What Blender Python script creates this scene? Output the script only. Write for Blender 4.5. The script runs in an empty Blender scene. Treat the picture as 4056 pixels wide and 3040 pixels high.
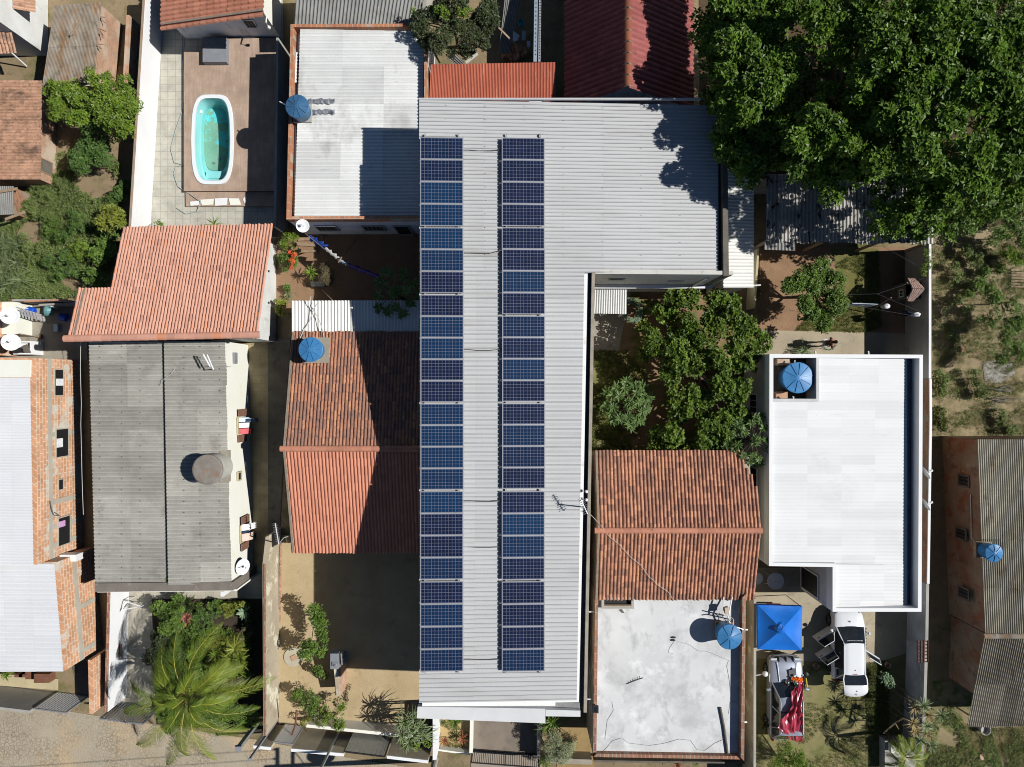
import bpy, math, random
import numpy as np
from mathutils import Vector
random.seed(7); RNG = np.random.default_rng(7)
SC = bpy.context.scene
COL = SC.collection
K, H = 0.0135, 37.0            # metres per photo pixel on the ground, camera height
R = math.radians

# ---------------------------------------------------------------- camera, sky, sun, exposure
cam = bpy.data.cameras.new('camera'); cam_o = bpy.data.objects.new('camera', cam); COL.objects.link(cam_o)
cam_o.location = (0, 0, H); cam_o.rotation_euler = (0, 0, 0)
cam.sensor_fit = 'HORIZONTAL'; cam.angle = 2*math.atan(2028*K/H); cam.clip_end = 2000
SC.camera = cam_o
SUN_DIR = Vector((-1.01, -0.045, -1.0))       # the way the light travels
world = bpy.data.worlds.new('World'); SC.world = world; world.use_nodes = True
wn = world.node_tree; wn.nodes.clear()
sky = wn.nodes.new('ShaderNodeTexSky'); sky.sky_type = 'NISHITA'; sky.sun_disc = False
sky.dust_density = 0.0; sky.air_density = .75; sky.ozone_density = 2.5; sky.sun_elevation = math.atan2(1.0, math.hypot(1.01, .045)); sky.sun_rotation = math.atan2(1.01, .045)
bg = wn.nodes.new('ShaderNodeBackground'); bg.inputs[1].default_value = 0.05
wo = wn.nodes.new('ShaderNodeOutputWorld')
wn.links.new(sky.outputs[0], bg.inputs[0]); wn.links.new(bg.outputs[0], wo.inputs[0])
sun = bpy.data.lights.new('sun', 'SUN'); sun.energy = 5.0; sun.angle = R(0.5); sun.color = (1, .985, .955)
sun_o = bpy.data.objects.new('sun', sun); COL.objects.link(sun_o); sun_o.location = (30, 0, 60)
sun_o.rotation_mode = 'QUATERNION'; sun_o.rotation_quaternion = SUN_DIR.to_track_quat('-Z', 'Y')
SC.view_settings.view_transform = 'Standard'; SC.view_settings.look = 'None'
SC.view_settings.exposure = 0.0; SC.view_settings.gamma = 1.0
SC.cycles.filter_width = 1.0; SC.cycles.max_bounces = 5; SC.cycles.diffuse_bounces = 1; SC.cycles.transparent_max_bounces = 6

# ---------------------------------------------------------------- places
def P(px, py, z=0.0):
    s = K*(1-z/H); return ((px-2028)*s, (1520-py)*s, z)
def PP(pts, z=0.0): return [P(a, b, z) for a, b in pts]
def onX(X, px, py):             # the point of the vertical plane x = X seen at a photo pixel
    f = X/(K*(px-2028)); return ((1520-py)*K*f, H*(1-f))
def onY(Y, px, py):
    f = Y/(K*(1520-py)); return ((px-2028)*K*f, H*(1-f))
def lerp(a, b, t): return tuple(a[i]+(b[i]-a[i])*t for i in range(len(a)))

# ---------------------------------------------------------------- materials
def nd(nt, t, **kw):
    n = nt.nodes.new(t)
    for k, v in kw.items(): setattr(n, k, v)
    return n
def rgba(c): return (c[0], c[1], c[2], 1)
def mixc(nt, fac, a, b, blend='MIX'):
    m = nd(nt, 'ShaderNodeMix', data_type='RGBA', blend_type=blend)
    for s, v in ((0, fac), (6, a), (7, b)):
        if hasattr(v, 'is_output'): nt.links.new(v, m.inputs[s])
        elif s == 0: m.inputs[0].default_value = v
        else: m.inputs[s].default_value = rgba(v)
    return m.outputs[2]
def maprange(nt, v, a, b, c=0., d=1.):
    m = nd(nt, 'ShaderNodeMapRange'); nt.links.new(v, m.inputs[0])
    for i, x in enumerate((a, b, c, d)): m.inputs[i+1].default_value = x
    return m.outputs[0]
def noise(nt, vec, scale, detail=5, rough=.6):
    n = nd(nt, 'ShaderNodeTexNoise'); n.inputs['Scale'].default_value = scale
    n.inputs['Detail'].default_value = detail; n.inputs['Roughness'].default_value = rough
    nt.links.new(vec, n.inputs['Vector']); return n.outputs[0]
MATS = {}
def start(name):
    m = bpy.data.materials.new(name); m.use_nodes = True; nt = m.node_tree
    b = nt.nodes['Principled BSDF']; MATS[name] = m
    g = nd(nt, 'ShaderNodeNewGeometry'); return m, nt, b, g.outputs['Position']
def stretch(nt, pos, sc):
    v = nd(nt, 'ShaderNodeVectorMath', operation='MULTIPLY'); nt.links.new(pos, v.inputs[0]); v.inputs[1].default_value = sc
    return v.outputs[0]
def rndattr(nt):
    a = nd(nt, 'ShaderNodeAttribute'); a.attribute_name = 'rnd'; return a.outputs['Fac']
def finish(nt, b, col, rough, bump, bscale, pos, metal=0, spec=.5):
    nt.links.new(col, b.inputs['Base Color']); b.inputs['Roughness'].default_value = rough
    b.inputs['Metallic'].default_value = metal; b.inputs['Specular IOR Level'].default_value = spec
    if bump:
        bn = nd(nt, 'ShaderNodeBump'); bn.inputs['Strength'].default_value = bump; bn.inputs['Distance'].default_value = .05
        nt.links.new(noise(nt, pos, bscale, 6), bn.inputs['Height']); nt.links.new(bn.outputs[0], b.inputs['Normal'])
# col/col2: the two colours a broad noise moves between; var: how far each tile or sheet differs; spots: (colour, scale, low, high[, stretch])
def M(name, col, col2=None, scale=2., rough=.75, var=0., bump=0., bscale=25., spots=(), metal=0., spec=.3, fine=.12, alt=None, lohi=(.35, .65)):
    m, nt, b, pos = start(name)
    c = mixc(nt, maprange(nt, noise(nt, pos, scale), *lohi), col, col2 or tuple(x*.82 for x in col))
    if alt:      # a colour some tiles have instead, chosen by their own number
        for (ac, lo, hi) in alt: c = mixc(nt, maprange(nt, rndattr(nt), lo, hi), c, ac)
    for s in spots:
        v = stretch(nt, pos, s[4]) if len(s) > 4 else pos
        c = mixc(nt, maprange(nt, noise(nt, v, s[1], 6, .65), s[2], s[3]), c, s[0])
    if fine:
        f = maprange(nt, noise(nt, pos, 38, 3), .3, .7, 1-fine, 1+fine)
        c = mixc(nt, 1.0, c, f, 'MULTIPLY')
    if var:
        f = maprange(nt, rndattr(nt), 0, 1, 1-var, 1+var); c = mixc(nt, 1.0, c, f, 'MULTIPLY')
    finish(nt, b, c, rough, bump, bscale, pos, metal, spec); return m
def planar(nt, pos, wall):
    s = nd(nt, 'ShaderNodeSeparateXYZ'); nt.links.new(pos, s.inputs[0]); cx = nd(nt, 'ShaderNodeCombineXYZ')
    if wall:
        a = nd(nt, 'ShaderNodeMath', operation='ADD'); nt.links.new(s.outputs[0], a.inputs[0]); nt.links.new(s.outputs[1], a.inputs[1])
        nt.links.new(a.outputs[0], cx.inputs[0]); nt.links.new(s.outputs[2], cx.inputs[1])
    elif wall is None:
        nt.links.new(s.outputs[1], cx.inputs[0]); nt.links.new(s.outputs[0], cx.inputs[1])
    else:
        nt.links.new(s.outputs[0], cx.inputs[0]); nt.links.new(s.outputs[1], cx.inputs[1])
    return cx.outputs[0]
# brickwork on walls (wall=True), tiles and planks on floors (False, or None to turn them)
def cobble(m, scale, dark, amt):         # worn setts: darker joints and an uneven surface
    nt = m.node_tree; b = nt.nodes['Principled BSDF']; old = b.inputs['Base Color'].links[0].from_socket; g = nd(nt, 'ShaderNodeNewGeometry')
    v = nd(nt, 'ShaderNodeTexVoronoi', feature='DISTANCE_TO_EDGE'); v.inputs['Scale'].default_value = scale; nt.links.new(g.outputs['Position'], v.inputs['Vector'])
    w = nd(nt, 'ShaderNodeMath', operation='MULTIPLY'); nt.links.new(maprange(nt, v.outputs[0], .02, .14, 1, 0), w.inputs[0]); nt.links.new(maprange(nt, noise(nt, g.outputs['Position'], .5), .40, .60, 0, amt), w.inputs[1])
    nt.links.new(mixc(nt, w.outputs[0], old, dark), b.inputs['Base Color']); return m
def BM(name, c1, c2, mortar, w, h, wall=True, gap=.012, off=.5, rough=.8, spots=(), bump=0., spec=.3, bias=0.):
    m, nt, b, pos = start(name)
    t = nd(nt, 'ShaderNodeTexBrick'); t.offset = off
    nt.links.new(planar(nt, pos, wall), t.inputs['Vector'])
    for k, v in (('Color1', rgba(c1)), ('Color2', rgba(c2)), ('Mortar', rgba(mortar)), ('Scale', 1.), ('Mortar Size', gap), ('Bias', bias), ('Brick Width', w), ('Row Height', h)):
        t.inputs[k].default_value = v
    c = t.outputs[0]
    f = maprange(nt, noise(nt, pos, 1.3, 6), .3, .7, .8, 1.18); c = mixc(nt, 1., c, f, 'MULTIPLY')
    for s in spots:
        v = stretch(nt, pos, s[4]) if len(s) > 4 else pos
        c = mixc(nt, maprange(nt, noise(nt, v, s[1], 6, .65), s[2], s[3]), c, s[0])
    finish(nt, b, c, rough, bump, 30, pos, 0, spec); return m
def FM(name, dark, light, rough=.45, trans=.25, spec=.4):   # foliage: every leaf its own tone
    m, nt, b, pos = start(name)
    c = mixc(nt, rndattr(nt), dark, light)
    c = mixc(nt, 1., c, maprange(nt, noise(nt, pos, .8, 4), .3, .7, .75, 1.25), 'MULTIPLY')
    nt.links.new(c, b.inputs['Base Color']); b.inputs['Roughness'].default_value = rough; b.inputs['Specular IOR Level'].default_value = spec
    tr = nd(nt, 'ShaderNodeBsdfTranslucent'); nt.links.new(c, tr.inputs[0])
    mx = nd(nt, 'ShaderNodeMixShader'); mx.inputs[0].default_value = trans
    nt.links.new(b.outputs[0], mx.inputs[1]); nt.links.new(tr.outputs[0], mx.inputs[2])
    nt.links.new(mx.outputs[0], nt.nodes['Material Output'].inputs[0]); return m
def flat(name, c, rough=.5, metal=0., spec=.5): return M(name, c, tuple(x*.93 for x in c), 6, rough, metal=metal, spec=spec, fine=.04)

# ---------------------------------------------------------------- meshes and things
WL = {}
class MB:
    def __init__(s): s.v = []; s.f = []; s.r = []; s.m = []; s.n = 0
    def add(s, verts, faces, r=None, mi=0):
        verts = np.asarray(verts, dtype=float).reshape(-1, 3); o = s.n
        s.v.append(verts); s.n += len(verts)
        s.f.extend([[i+o for i in f] for f in faces])
        k = len(faces)
        s.r.extend([random.random()]*k if r is None else (list(r) if hasattr(r, '__len__') else [r]*k)); s.m.extend([mi]*k)
    def poly(s, pts, r=None, mi=0): s.add(pts, [list(range(len(pts)))], r, mi)
    def box(s, a, b, r=None, mi=0):
        x0, y0, z0 = (min(a[i], b[i]) for i in range(3)); x1, y1, z1 = (max(a[i], b[i]) for i in range(3))
        s.add([(x0,y0,z0),(x1,y0,z0),(x1,y1,z0),(x0,y1,z0),(x0,y0,z1),(x1,y0,z1),(x1,y1,z1),(x0,y1,z1)],
              [[3,2,1,0],[4,5,6,7],[0,1,5,4],[1,2,6,5],[2,3,7,6],[3,0,4,7]], r, mi)
    def obox(s, c, ax, ay, az, r=None, mi=0):     # oriented box: centre and three half-axes
        c, ax, ay, az = map(np.array, (c, ax, ay, az)); v = []
        for k in (-1, 1):
            for i, j in ((-1,-1),(1,-1),(1,1),(-1,1)): v.append(c+ax*i+ay*j+az*k)
        s.add(v, [[3,2,1,0],[4,5,6,7],[0,1,5,4],[1,2,6,5],[2,3,7,6],[3,0,4,7]], r, mi)
    def prism(s, top, z0, cap=True, bottom=False, r=None):   # top: 3d points, walls drop straight down to z0
        n = len(top); b = [(p[0], p[1], z0) for p in top]
        f = [[i, (i+1) % n, n+(i+1) % n, n+i][::-1] for i in range(n)]
        if cap: f.append(list(range(n)))
        if bottom: f.append(list(range(n, 2*n))[::-1])
        s.add(list(top)+b, f, r)
    def ring(s, outer, inner, z0, z1):            # a kerb or parapet between two outlines
        n = len(outer); v = [(p[0],p[1],z) for z in (z0,z1) for q in (outer, inner) for p in q]; f = []
        for i in range(n):
            j = (i+1) % n
            f += [[i,j,2*n+j,2*n+i],[n+j,n+i,3*n+i,3*n+j],[2*n+i,2*n+j,3*n+j,3*n+i],[i,n+i,n+j,j]]
        s.add(v, f, .5)
    def tube(s, pts, rad, n=6, r=None, caps=True, mi=0):
        pts = [Vector(p) for p in pts]; m = len(pts); rad = rad if hasattr(rad, '__len__') else [rad]*m; V = []
        for i, p in enumerate(pts):
            d = (pts[min(i+1, m-1)]-pts[max(i-1, 0)]); d = d.normalized() if d.length > 1e-9 else Vector((0,0,1))
            a = d.orthogonal().normalized() if abs(d.z) < .95 else Vector((1,0,0)); a = (a-d*a.dot(d)).normalized(); b = d.cross(a)
            if abs(d.z) < .95: a = d.cross(Vector((0,0,1))).normalized(); b = d.cross(a)
            for k in range(n):
                t = 2*math.pi*k/n; V.append(p+(a*math.cos(t)+b*math.sin(t))*rad[i])
        F = [[i*n+k, i*n+(k+1) % n, (i+1)*n+(k+1) % n, (i+1)*n+k] for i in range(m-1) for k in range(n)]
        if caps: F += [list(range(n))[::-1], [(m-1)*n+k for k in range(n)]]
        s.add([tuple(v) for v in V], F, r, mi)
    def lathe(s, c, prof, n=24, r=None, cap=True, mi=0, tilt=None):
        V = []
        for (rr, z) in prof:
            for k in range(n):
                t = 2*math.pi*k/n; V.append((rr*math.cos(t), rr*math.sin(t), z))
        V = np.array(V)
        if tilt is not None:
            q = Vector((0,0,1)).rotation_difference(Vector(tilt)).to_matrix(); V = V @ np.array(q).T
        V = V+np.array(c); m = len(prof)
        F = [[i*n+k, i*n+(k+1) % n, (i+1)*n+(k+1) % n, (i+1)*n+k] for i in range(m-1) for k in range(n)]
        if cap: F.append([(m-1)*n+k for k in range(n)])
        s.add(V, F, r, mi)
    def strip(s, pts, w, up=(0,0,1), r=None, fold=0.):  # a strap leaf along pts, widths w
        pts = np.array(pts, float); m = len(pts); V = []
        for i in range(m):
            d = pts[min(i+1,m-1)]-pts[max(i-1,0)]; sd = np.cross(d, up); l = np.linalg.norm(sd); sd = sd/l if l > 1e-6 else np.array([1.,0,0])
            V += [pts[i]-sd*w[i], pts[i]+np.array([0,0,-fold*w[i]]), pts[i]+sd*w[i]]
        F = []
        for i in range(m-1):
            for k in (0, 1): F.append([i*3+k, i*3+k+1, i*3+k+4, i*3+k+3])
        s.add(V, F, random.random() if r is None else r)
    def leaves(s, c, d, nrm, L, W, r):            # many leaf-sized faces at once
        c = np.asarray(c); sd = np.cross(d, nrm); sd /= np.linalg.norm(sd, axis=1)[:, None]+1e-9
        L = np.asarray(L)[:, None]; W = np.asarray(W)[:, None]
        b0 = c; mid = c+d*L*.55+nrm*L*.10; tip = c+d*L-nrm*L*.06
        V = np.stack([b0, mid-sd*W, tip, mid+sd*W], 1).reshape(-1, 3); n = len(c)
        F = (np.arange(n)[:, None]*4+np.arange(4)[None, :])
        o = s.n; s.v.append(V); s.n += len(V); s.f.extend((F+o).tolist()); s.r.extend(list(r)); s.m.extend([0]*n)
    def build(s, name, mats, parent=None, smooth=False):
        V = np.concatenate(s.v) if s.v else np.zeros((0, 3))
        if parent is not None: org = WL[parent.name]
        else: org = np.array([(V[:,0].min()+V[:,0].max())/2, (V[:,1].min()+V[:,1].max())/2, V[:,2].min()])
        me = bpy.data.meshes.new(name); me.from_pydata((V-org).tolist(), [], s.f)
        for m in (mats if isinstance(mats, (list, tuple)) else [mats]): me.materials.append(m)
        at = me.attributes.new('rnd', 'FLOAT', 'FACE'); at.data.foreach_set('value', np.array(s.r, dtype=np.float32))
        if any(s.m): me.polygons.foreach_set('material_index', s.m)
        if smooth: me.polygons.foreach_set('use_smooth', [True]*len(me.polygons))
        me.update()
        o = bpy.data.objects.new(name, me); COL.objects.link(o)
        if parent is None: o.location = org
        else: o.parent = parent
        WL[o.name] = np.array(org); return o
def tag(o, label, cat, group=None, kind=None):
    o['label'] = label; o['category'] = cat
    if group: o['group'] = group
    if kind: o['kind'] = kind
    return o
def T(name, loc, label, cat, group=None):         # an Empty at the thing's base
    o = bpy.data.objects.new(name, None); COL.objects.link(o); o.location = loc; o.empty_display_size = .2
    WL[o.name] = np.array(loc, float); return tag(o, label, cat, group)
def S(o):
    o['kind'] = 'structure'; return o
def copy_tree(o, loc, label=None, rz=None, parent=None):
    c = o.copy(); COL.objects.link(c)
    if parent is None:
        c.location = loc; WL[c.name] = np.array(loc, float)
        if rz is not None: c.rotation_euler = (0, 0, rz)
        if label: c['label'] = label
    else: c.parent = parent
    for ch in list(o.children): copy_tree(ch, None, parent=c)
    return c
def simple(name, mb, m, label, cat, group=None, smooth=False): return tag(mb.build(name, m, None, smooth), label, cat, group)

# ---------------------------------------------------------------- surfaces
def inset(poly, d):
    p = [np.array(q[:2], float) for q in poly]; n = len(p)
    area = sum(p[i][0]*p[(i+1) % n][1]-p[(i+1) % n][0]*p[i][1] for i in range(n)); sg = 1 if area > 0 else -1; out = []
    for i in range(n):
        a, b, c = p[i-1], p[i], p[(i+1) % n]
        e1 = (b-a)/np.linalg.norm(b-a); e2 = (c-b)/np.linalg.norm(c-b)
        n1 = np.array([-e1[1], e1[0]])*sg; n2 = np.array([-e2[1], e2[0]])*sg
        q = (n1+n2)/(1+n1.dot(n2)); out.append(tuple(b+q*d))
    return out
def inside(pt, poly):
    x, y = pt[0], pt[1]; r = False; n = len(poly)
    for i in range(n):
        x1, y1 = poly[i][:2]; x2, y2 = poly[(i+1) % n][:2]
        if (y1 > y) != (y2 > y) and x < (x2-x1)*(y-y1)/(y2-y1)+x1: r = not r
    return r
def bil(A, B, Cc, D, u, v):
    A, B, Cc, D = (np.array(q, float) for q in (A, B, Cc, D))
    return (A*(1-u)+B*u)*(1-v)+(D*(1-u)+Cc*u)*v
# corrugated sheeting: waves across A->B, ribs along A->D
def corr(mb, A, B, Cc, D, waves, amp, rows=1, cols=4, shape='sine', lift=.018, clip=None, jit=0., rib_shade=.45):
    A, B, Cc, D = (np.array(q, float) for q in (A, B, Cc, D))
    if shape == 'sine': prof = [(k/6, math.sin(2*math.pi*k/6)) for k in range(6)]
    else: prof = [(0, -1), (.56, -1), (.66, 1), (.70, .55), (.80, .55), (.84, 1), (.94, -1)]
    us = [((i+a)/waves, h) for i in range(int(waves)) for a, h in prof]+[(1.0, prof[0][1])]
    nrm = np.cross(B-A, D-A); nrm /= np.linalg.norm(nrm); nrm = nrm if nrm[2] > 0 else -nrm
    ra = [[random.random() for _ in range(cols)] for _ in range(rows)]
    ji = [[random.uniform(-jit, jit) for _ in range(cols)] for _ in range(rows)]
    for k in range(rows):
        v0, v1 = k/rows, (k+1)/rows; V = []
        for (u, h) in us:
            c = min(int(u*cols*.9999), cols-1)
            e = .012*(1 if k < rows-1 else 0)
            V.append(bil(A,B,Cc,D,u,v0)+nrm*(h*amp+(0 if k else 0)))
            V.append(bil(A,B,Cc,D,u,min(v1+e+ji[k][c]*(1 if k == rows-1 else 0), 1.02))+nrm*(h*amp+lift))
        F = []; r = []
        for i in range(len(us)-1):
            if clip is not None:
                m = (V[2*i]+V[2*i+1])/2
                if not inside(m, clip): continue
            F.append([2*i, 2*i+2, 2*i+3, 2*i+1]); r.append((1-rib_shade)*ra[k][min(int((us[i][0]+.001)*cols), cols-1)]+rib_shade*(.5+.25*(us[i][1]+us[i+1][1])))  # rib shading put into the tone: valleys darker, crests lighter
        mb.add(V, F, r)
# clay tiles: columns across A->B, courses from the ridge A-B down to the eave D-C
def tiles(mb, A, B, Cc, D, nc, nr, amp=.045, clip=None, sag=.012, jit=.006, lip=.028):
    A, B, Cc, D = (np.array(q, float) for q in (A, B, Cc, D))
    nrm = np.cross(B-A, D-A); nrm /= np.linalg.norm(nrm); nrm = nrm if nrm[2] > 0 else -nrm
    prof = [(0, -.45), (.10, -.60), (.22, .05), (.40, .80), (.58, 1.), (.76, .80), (.92, .05), (1., -.45)]
    for j in range(nr):
        for i in range(nc):
            u0, u1, v0, v1 = i/nc, (i+1)/nc, j/nr, (j+1.12)/nr
            if clip is not None and not inside(bil(A,B,Cc,D,(u0+u1)/2,(v0+v1)/2), clip): continue
            ju = random.uniform(-1, 1)*jit; jz = random.uniform(-1, 1)*sag*.5; jv = random.uniform(-1,1)*.06/nr; V = []
            for (a, h) in prof:
                for e in (0, 1):
                    p = bil(A,B,Cc,D,u0+(u1-u0)*a, (v1 if e else v0)+jv)+nrm*(h*amp*(1.0 if e else .85)+(lip if e else 0)+jz)
                    p[0] += ju; V.append(p)
            m = len(prof); V2 = [V[2*k+1]-nrm*.022 for k in range(m)]
            F = [[2*k, 2*k+2, 2*k+3, 2*k+1] for k in range(m-1)]+[[2*k+1, 2*k+3, 2*m+k+1, 2*m+k] for k in range(m-1)]
            mb.add(V+V2, F)
def ridge(mb, a, b, rad=.12, L=.4):
    a, b = np.array(a, float), np.array(b, float); n = max(2, int(np.linalg.norm(b-a)/L)); d = (b-a)/n
    sd = np.cross(d, (0,0,1)); sd /= np.linalg.norm(sd)
    for i in range(n):
        V = []
        for e, rr in ((-.06, rad*.92), (1., rad)):
            for k in range(7):
                t = math.pi*k/6; V.append(a+d*(i+e)+sd*math.cos(t)*rr+np.array([0,0,1])*(math.sin(t)*rr*.75-.03))
        mb.add(V, [[k, k+1, 7+k+1, 7+k] for k in range(6)]+[[7+k for k in range(7)]])
def sheet(name, pts, z, m, skirt=0.):
    mb = MB(); top = PP(pts, z)
    if skirt: mb.prism(top, z-skirt)
    else: mb.poly(top)
    return S(mb.build(name, m))
def walls(parent, pts3, m, z0=0., name='wall', cap=True):
    mb = MB(); mb.prism(pts3, z0, cap); return mb.build(name, m, parent)
def parapet(parent, poly, z0, z1, t, m, name='parapet'):
    mb = MB(); mb.ring([q[:2] for q in poly], inset(poly, t), z0, z1); return mb.build(name, m, parent)
# a window or door on a vertical wall: centre line a->b in plan, n = outward normal
def opening(parent, a, b, n, z0, z1, fm, pm, name='window', t=.06, proud=.03, bars=0):
    a, b, n = np.array([a[0],a[1],0.]), np.array([b[0],b[1],0.]), np.array([n[0],n[1],0.]); L = np.linalg.norm(b-a); e = (b-a)/L; zu = np.array([0,0,1.])
    mb = MB(); c = (a+b)/2; zc = (z0+z1)/2
    for sgn in (-1, 1): mb.obox(c+e*sgn*(L/2-t/2)+zu*zc+n*proud*.2, e*t/2, n*proud, zu*(z1-z0)/2)
    for zz in (z0+t/2, z1-t/2): mb.obox(c+zu*zz+n*proud*.2, e*(L/2-t), n*proud, zu*t/2)
    for k in range(bars): mb.obox(c+e*(-L/2+L*(k+1)/(bars+1))+zu*zc+n*proud*.3, e*.012, n*.012, zu*((z1-z0)/2-t))
    f = mb.build(name, fm, parent)
    p = MB(); p.obox(c+zu*zc+n*.004, e*(L/2-t), n*.006, zu*((z1-z0)/2-t)); p.build('pane', pm, f); return f

# ---------------------------------------------------------------- palette
m_dirt = M('earth', (.30,.22,.13), (.21,.16,.09), .5, .95, bump=.4, spots=[((.10,.11,.03), .45, .52, .66), ((.14,.10,.06), 2.5, .55, .75)])
m_sand = M('sandy_earth', (.48,.37,.215), (.41,.31,.175), .9, .95, bump=.3, bscale=14, spots=[((.27,.2,.11), 1.2, .58, .78), ((.58,.48,.32), 3.5, .62, .8)])
m_sandpale = M('pale_sand', (.50,.36,.17), (.43,.31,.14), 1.5, .95, bump=.3, spots=[((.12,.15,.04), 1.8, .56, .68)])
m_redearth = M('red_earth', (.31,.19,.11), (.25,.15,.085), 1.2, .95, bump=.5, bscale=9, spots=[((.2,.13,.08), 3, .55, .75)])
m_street = M('street_paving', (.42,.36,.265), (.35,.30,.22), .7, .95, bump=.55, bscale=11, spots=[((.47,.36,.23), .35, .5, .62), ((.24,.19,.13), 5, .6, .75), ((.5,.46,.4), .9, .64, .75)])
cobble(m_street, 5.5, (.22,.17,.115), .75)
m_conc = M('concrete', (.36,.32,.25), (.28,.25,.2), .9, .9, bump=.15, spots=[((.2,.18,.14), 1.6, .56, .75), ((.46,.42,.34), 3, .6, .8)])
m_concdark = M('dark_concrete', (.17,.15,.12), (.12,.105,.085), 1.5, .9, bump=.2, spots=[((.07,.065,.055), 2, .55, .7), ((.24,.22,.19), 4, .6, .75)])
m_concgrey = M('grey_render', (.42,.40,.36), (.34,.325,.29), .8, .9, bump=.1, spots=[((.25,.24,.21), 1.5, .56, .72, (1,.3,1)), ((.52,.5,.45), 3, .62, .8)])
m_drive = M('driveway_concrete', (.25,.205,.16), (.2,.165,.13), 1., .85, bump=.1, spots=[((.15,.125,.1), .8, .5, .7), ((.32,.27,.21), 4, .62, .8)])
m_white = M('white_paint', (.80,.80,.79), (.76,.76,.75), .7, .7, spots=[((.66,.65,.61), 1.7, .64, .88), ((.5,.48,.43), 6, .72, .88)], fine=.05)
m_cream = M('cream_paint', (.82,.81,.72), (.79,.78,.67), .7, .75, spots=[((.72,.68,.45), 1.2, .6, .8)], fine=.04)
m_bluewhite = M('stained_white_paint', (.76,.77,.80), (.70,.71,.74), .8, .8, spots=[((.22,.22,.22), 1.7, .58, .78, (1.,1.,.3))])
m_yellowwall = M('yellowed_paint', (.52,.44,.26), (.46,.39,.24), 1., .85, spots=[((.3,.26,.2), 1.2, .55, .75)])
m_stain = M('stained_wall', (.46,.39,.28), (.38,.32,.23), .8, .9, spots=[((.68,.63,.48), .9, .54, .62), ((.24,.2,.14), 2, .58, .78)])
m_brick = BM('hollow_brick', (.66,.345,.19), (.55,.27,.14), (.66,.56,.44), .38, .22, True, .02, spots=[((.60,.55,.46), .5, .57, .63), ((.62,.57,.49), 2.6, .63, .70), ((.30,.17,.11), 3, .62, .8)])
m_brickold = BM('old_brick', (.36,.15,.08), (.26,.11,.06), (.34,.26,.18), .24, .1, True, .012, spots=[((.3,.25,.18), .9, .5, .62), ((.12,.08,.05), 2.2, .58, .75)])
m_brickpale = BM('pale_brick', (.50,.30,.19), (.44,.24,.15), (.45,.36,.27), .3, .19, True, .012, spots=[((.52,.42,.32), .8, .5, .65)])
m_coping = BM('brick_coping', (.50,.21,.10), (.40,.165,.09), (.45,.36,.27), .25, .4, False, .014, spots=[((.45,.38,.3), 1.5, .56, .7)])
m_copingdark = BM('weathered_coping', (.36,.17,.10), (.25,.12,.08), (.36,.30,.23), .2, .4, False, .016, spots=[((.32,.27,.21), 2, .55, .7), ((.12,.08,.06), 3, .6, .75)])
m_pooltile = BM('pale_floor_tile', (.50,.47,.385), (.44,.42,.35), (.33,.315,.265), .40, .40, False, .016, 0., .6, spots=[((.56,.54,.46), 4.5, .56, .7), ((.36,.34,.28), 1.2, .6, .8)])
m_patio = BM('tan_floor_tile', (.35,.285,.165), (.30,.24,.135), (.24,.19,.11), .42, .42, False, .008, 0., .6, spots=[((.2,.16,.09), .8, .52, .72), ((.43,.37,.25), 4, .6, .75)])
m_patiogrey = BM('grey_floor_tile', (.45,.41,.325), (.40,.365,.29), (.33,.3,.24), .42, .42, False, .008, 0., .6, spots=[((.31,.28,.22), 1, .56, .75), ((.52,.48,.4), 4, .6, .75)])
m_deck = BM('deck_boards', (.45,.34,.255), (.395,.285,.215), (.33,.235,.175), .62, .062, None, .004, .4, .7, spots=[((.36,.25,.18), 1., .5, .75)], spec=.2)
m_tileG = M('salmon_clay_tile', (.62,.33,.235), (.57,.29,.205), .9, .8, var=.08, alt=[((.58,.25,.14), .90, .98), ((.50,.25,.185), .08, .02)], spots=[((.42,.22,.165), .6, .60, .8)], fine=.08)
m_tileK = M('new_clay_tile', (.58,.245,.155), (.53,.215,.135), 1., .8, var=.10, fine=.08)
m_tileP = M('pool_house_tile', (.52,.225,.145), (.46,.19,.12), 1., .8, var=.12, fine=.08)
m_tileold = M('weathered_clay_tile', (.60,.30,.19), (.50,.235,.145), 1.6, .85, var=.16, alt=[((.27,.135,.095), .45, .75), ((.62,.31,.17), .14, .06)], spots=[((.26,.14,.10), .4, .50, .68), ((.15,.10,.08), 8, .54, .70), ((.13,.09,.07), 3.2, .58, .74)])
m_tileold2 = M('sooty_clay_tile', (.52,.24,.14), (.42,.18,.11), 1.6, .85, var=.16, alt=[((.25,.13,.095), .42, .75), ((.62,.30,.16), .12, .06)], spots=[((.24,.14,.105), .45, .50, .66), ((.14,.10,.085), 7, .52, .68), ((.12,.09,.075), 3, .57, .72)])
m_tileA = M('faded_clay_tile', (.52,.31,.20), (.44,.25,.16), 1.2, .85, var=.16, spots=[((.16,.10,.07), .7, .52, .66), ((.60,.42,.30), 3, .62, .78), ((.13,.09,.07), 7, .56, .7)])
m_tileR = M('dark_red_tile', (.32,.10,.09), (.26,.075,.068), 1., .75, var=.15, fine=.1)
m_ridgeK = M('ridge_tile', (.54,.24,.155), (.47,.20,.125), 2, .8, var=.12, spots=[((.2,.12,.08), 4, .58, .72)])
m_mortar = M('mortar', (.30,.25,.19), (.22,.18,.14), 6, .95)
m_metal = M('pale_metal_sheet', (.535,.535,.53), (.505,.503,.498), .25, .5, var=.06, spec=.4, spots=[((.39,.38,.36), .45, .56, .78, (.3,2.5,1)), ((.60,.60,.60), 1.5, .66, .8, (.4,3,1)), ((.33,.25,.16), 1.6, .69, .80, (.6,3,1)), ((.64,.64,.63), 5, .74, .80, (.5,1.5,1))], fine=.03)
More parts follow.
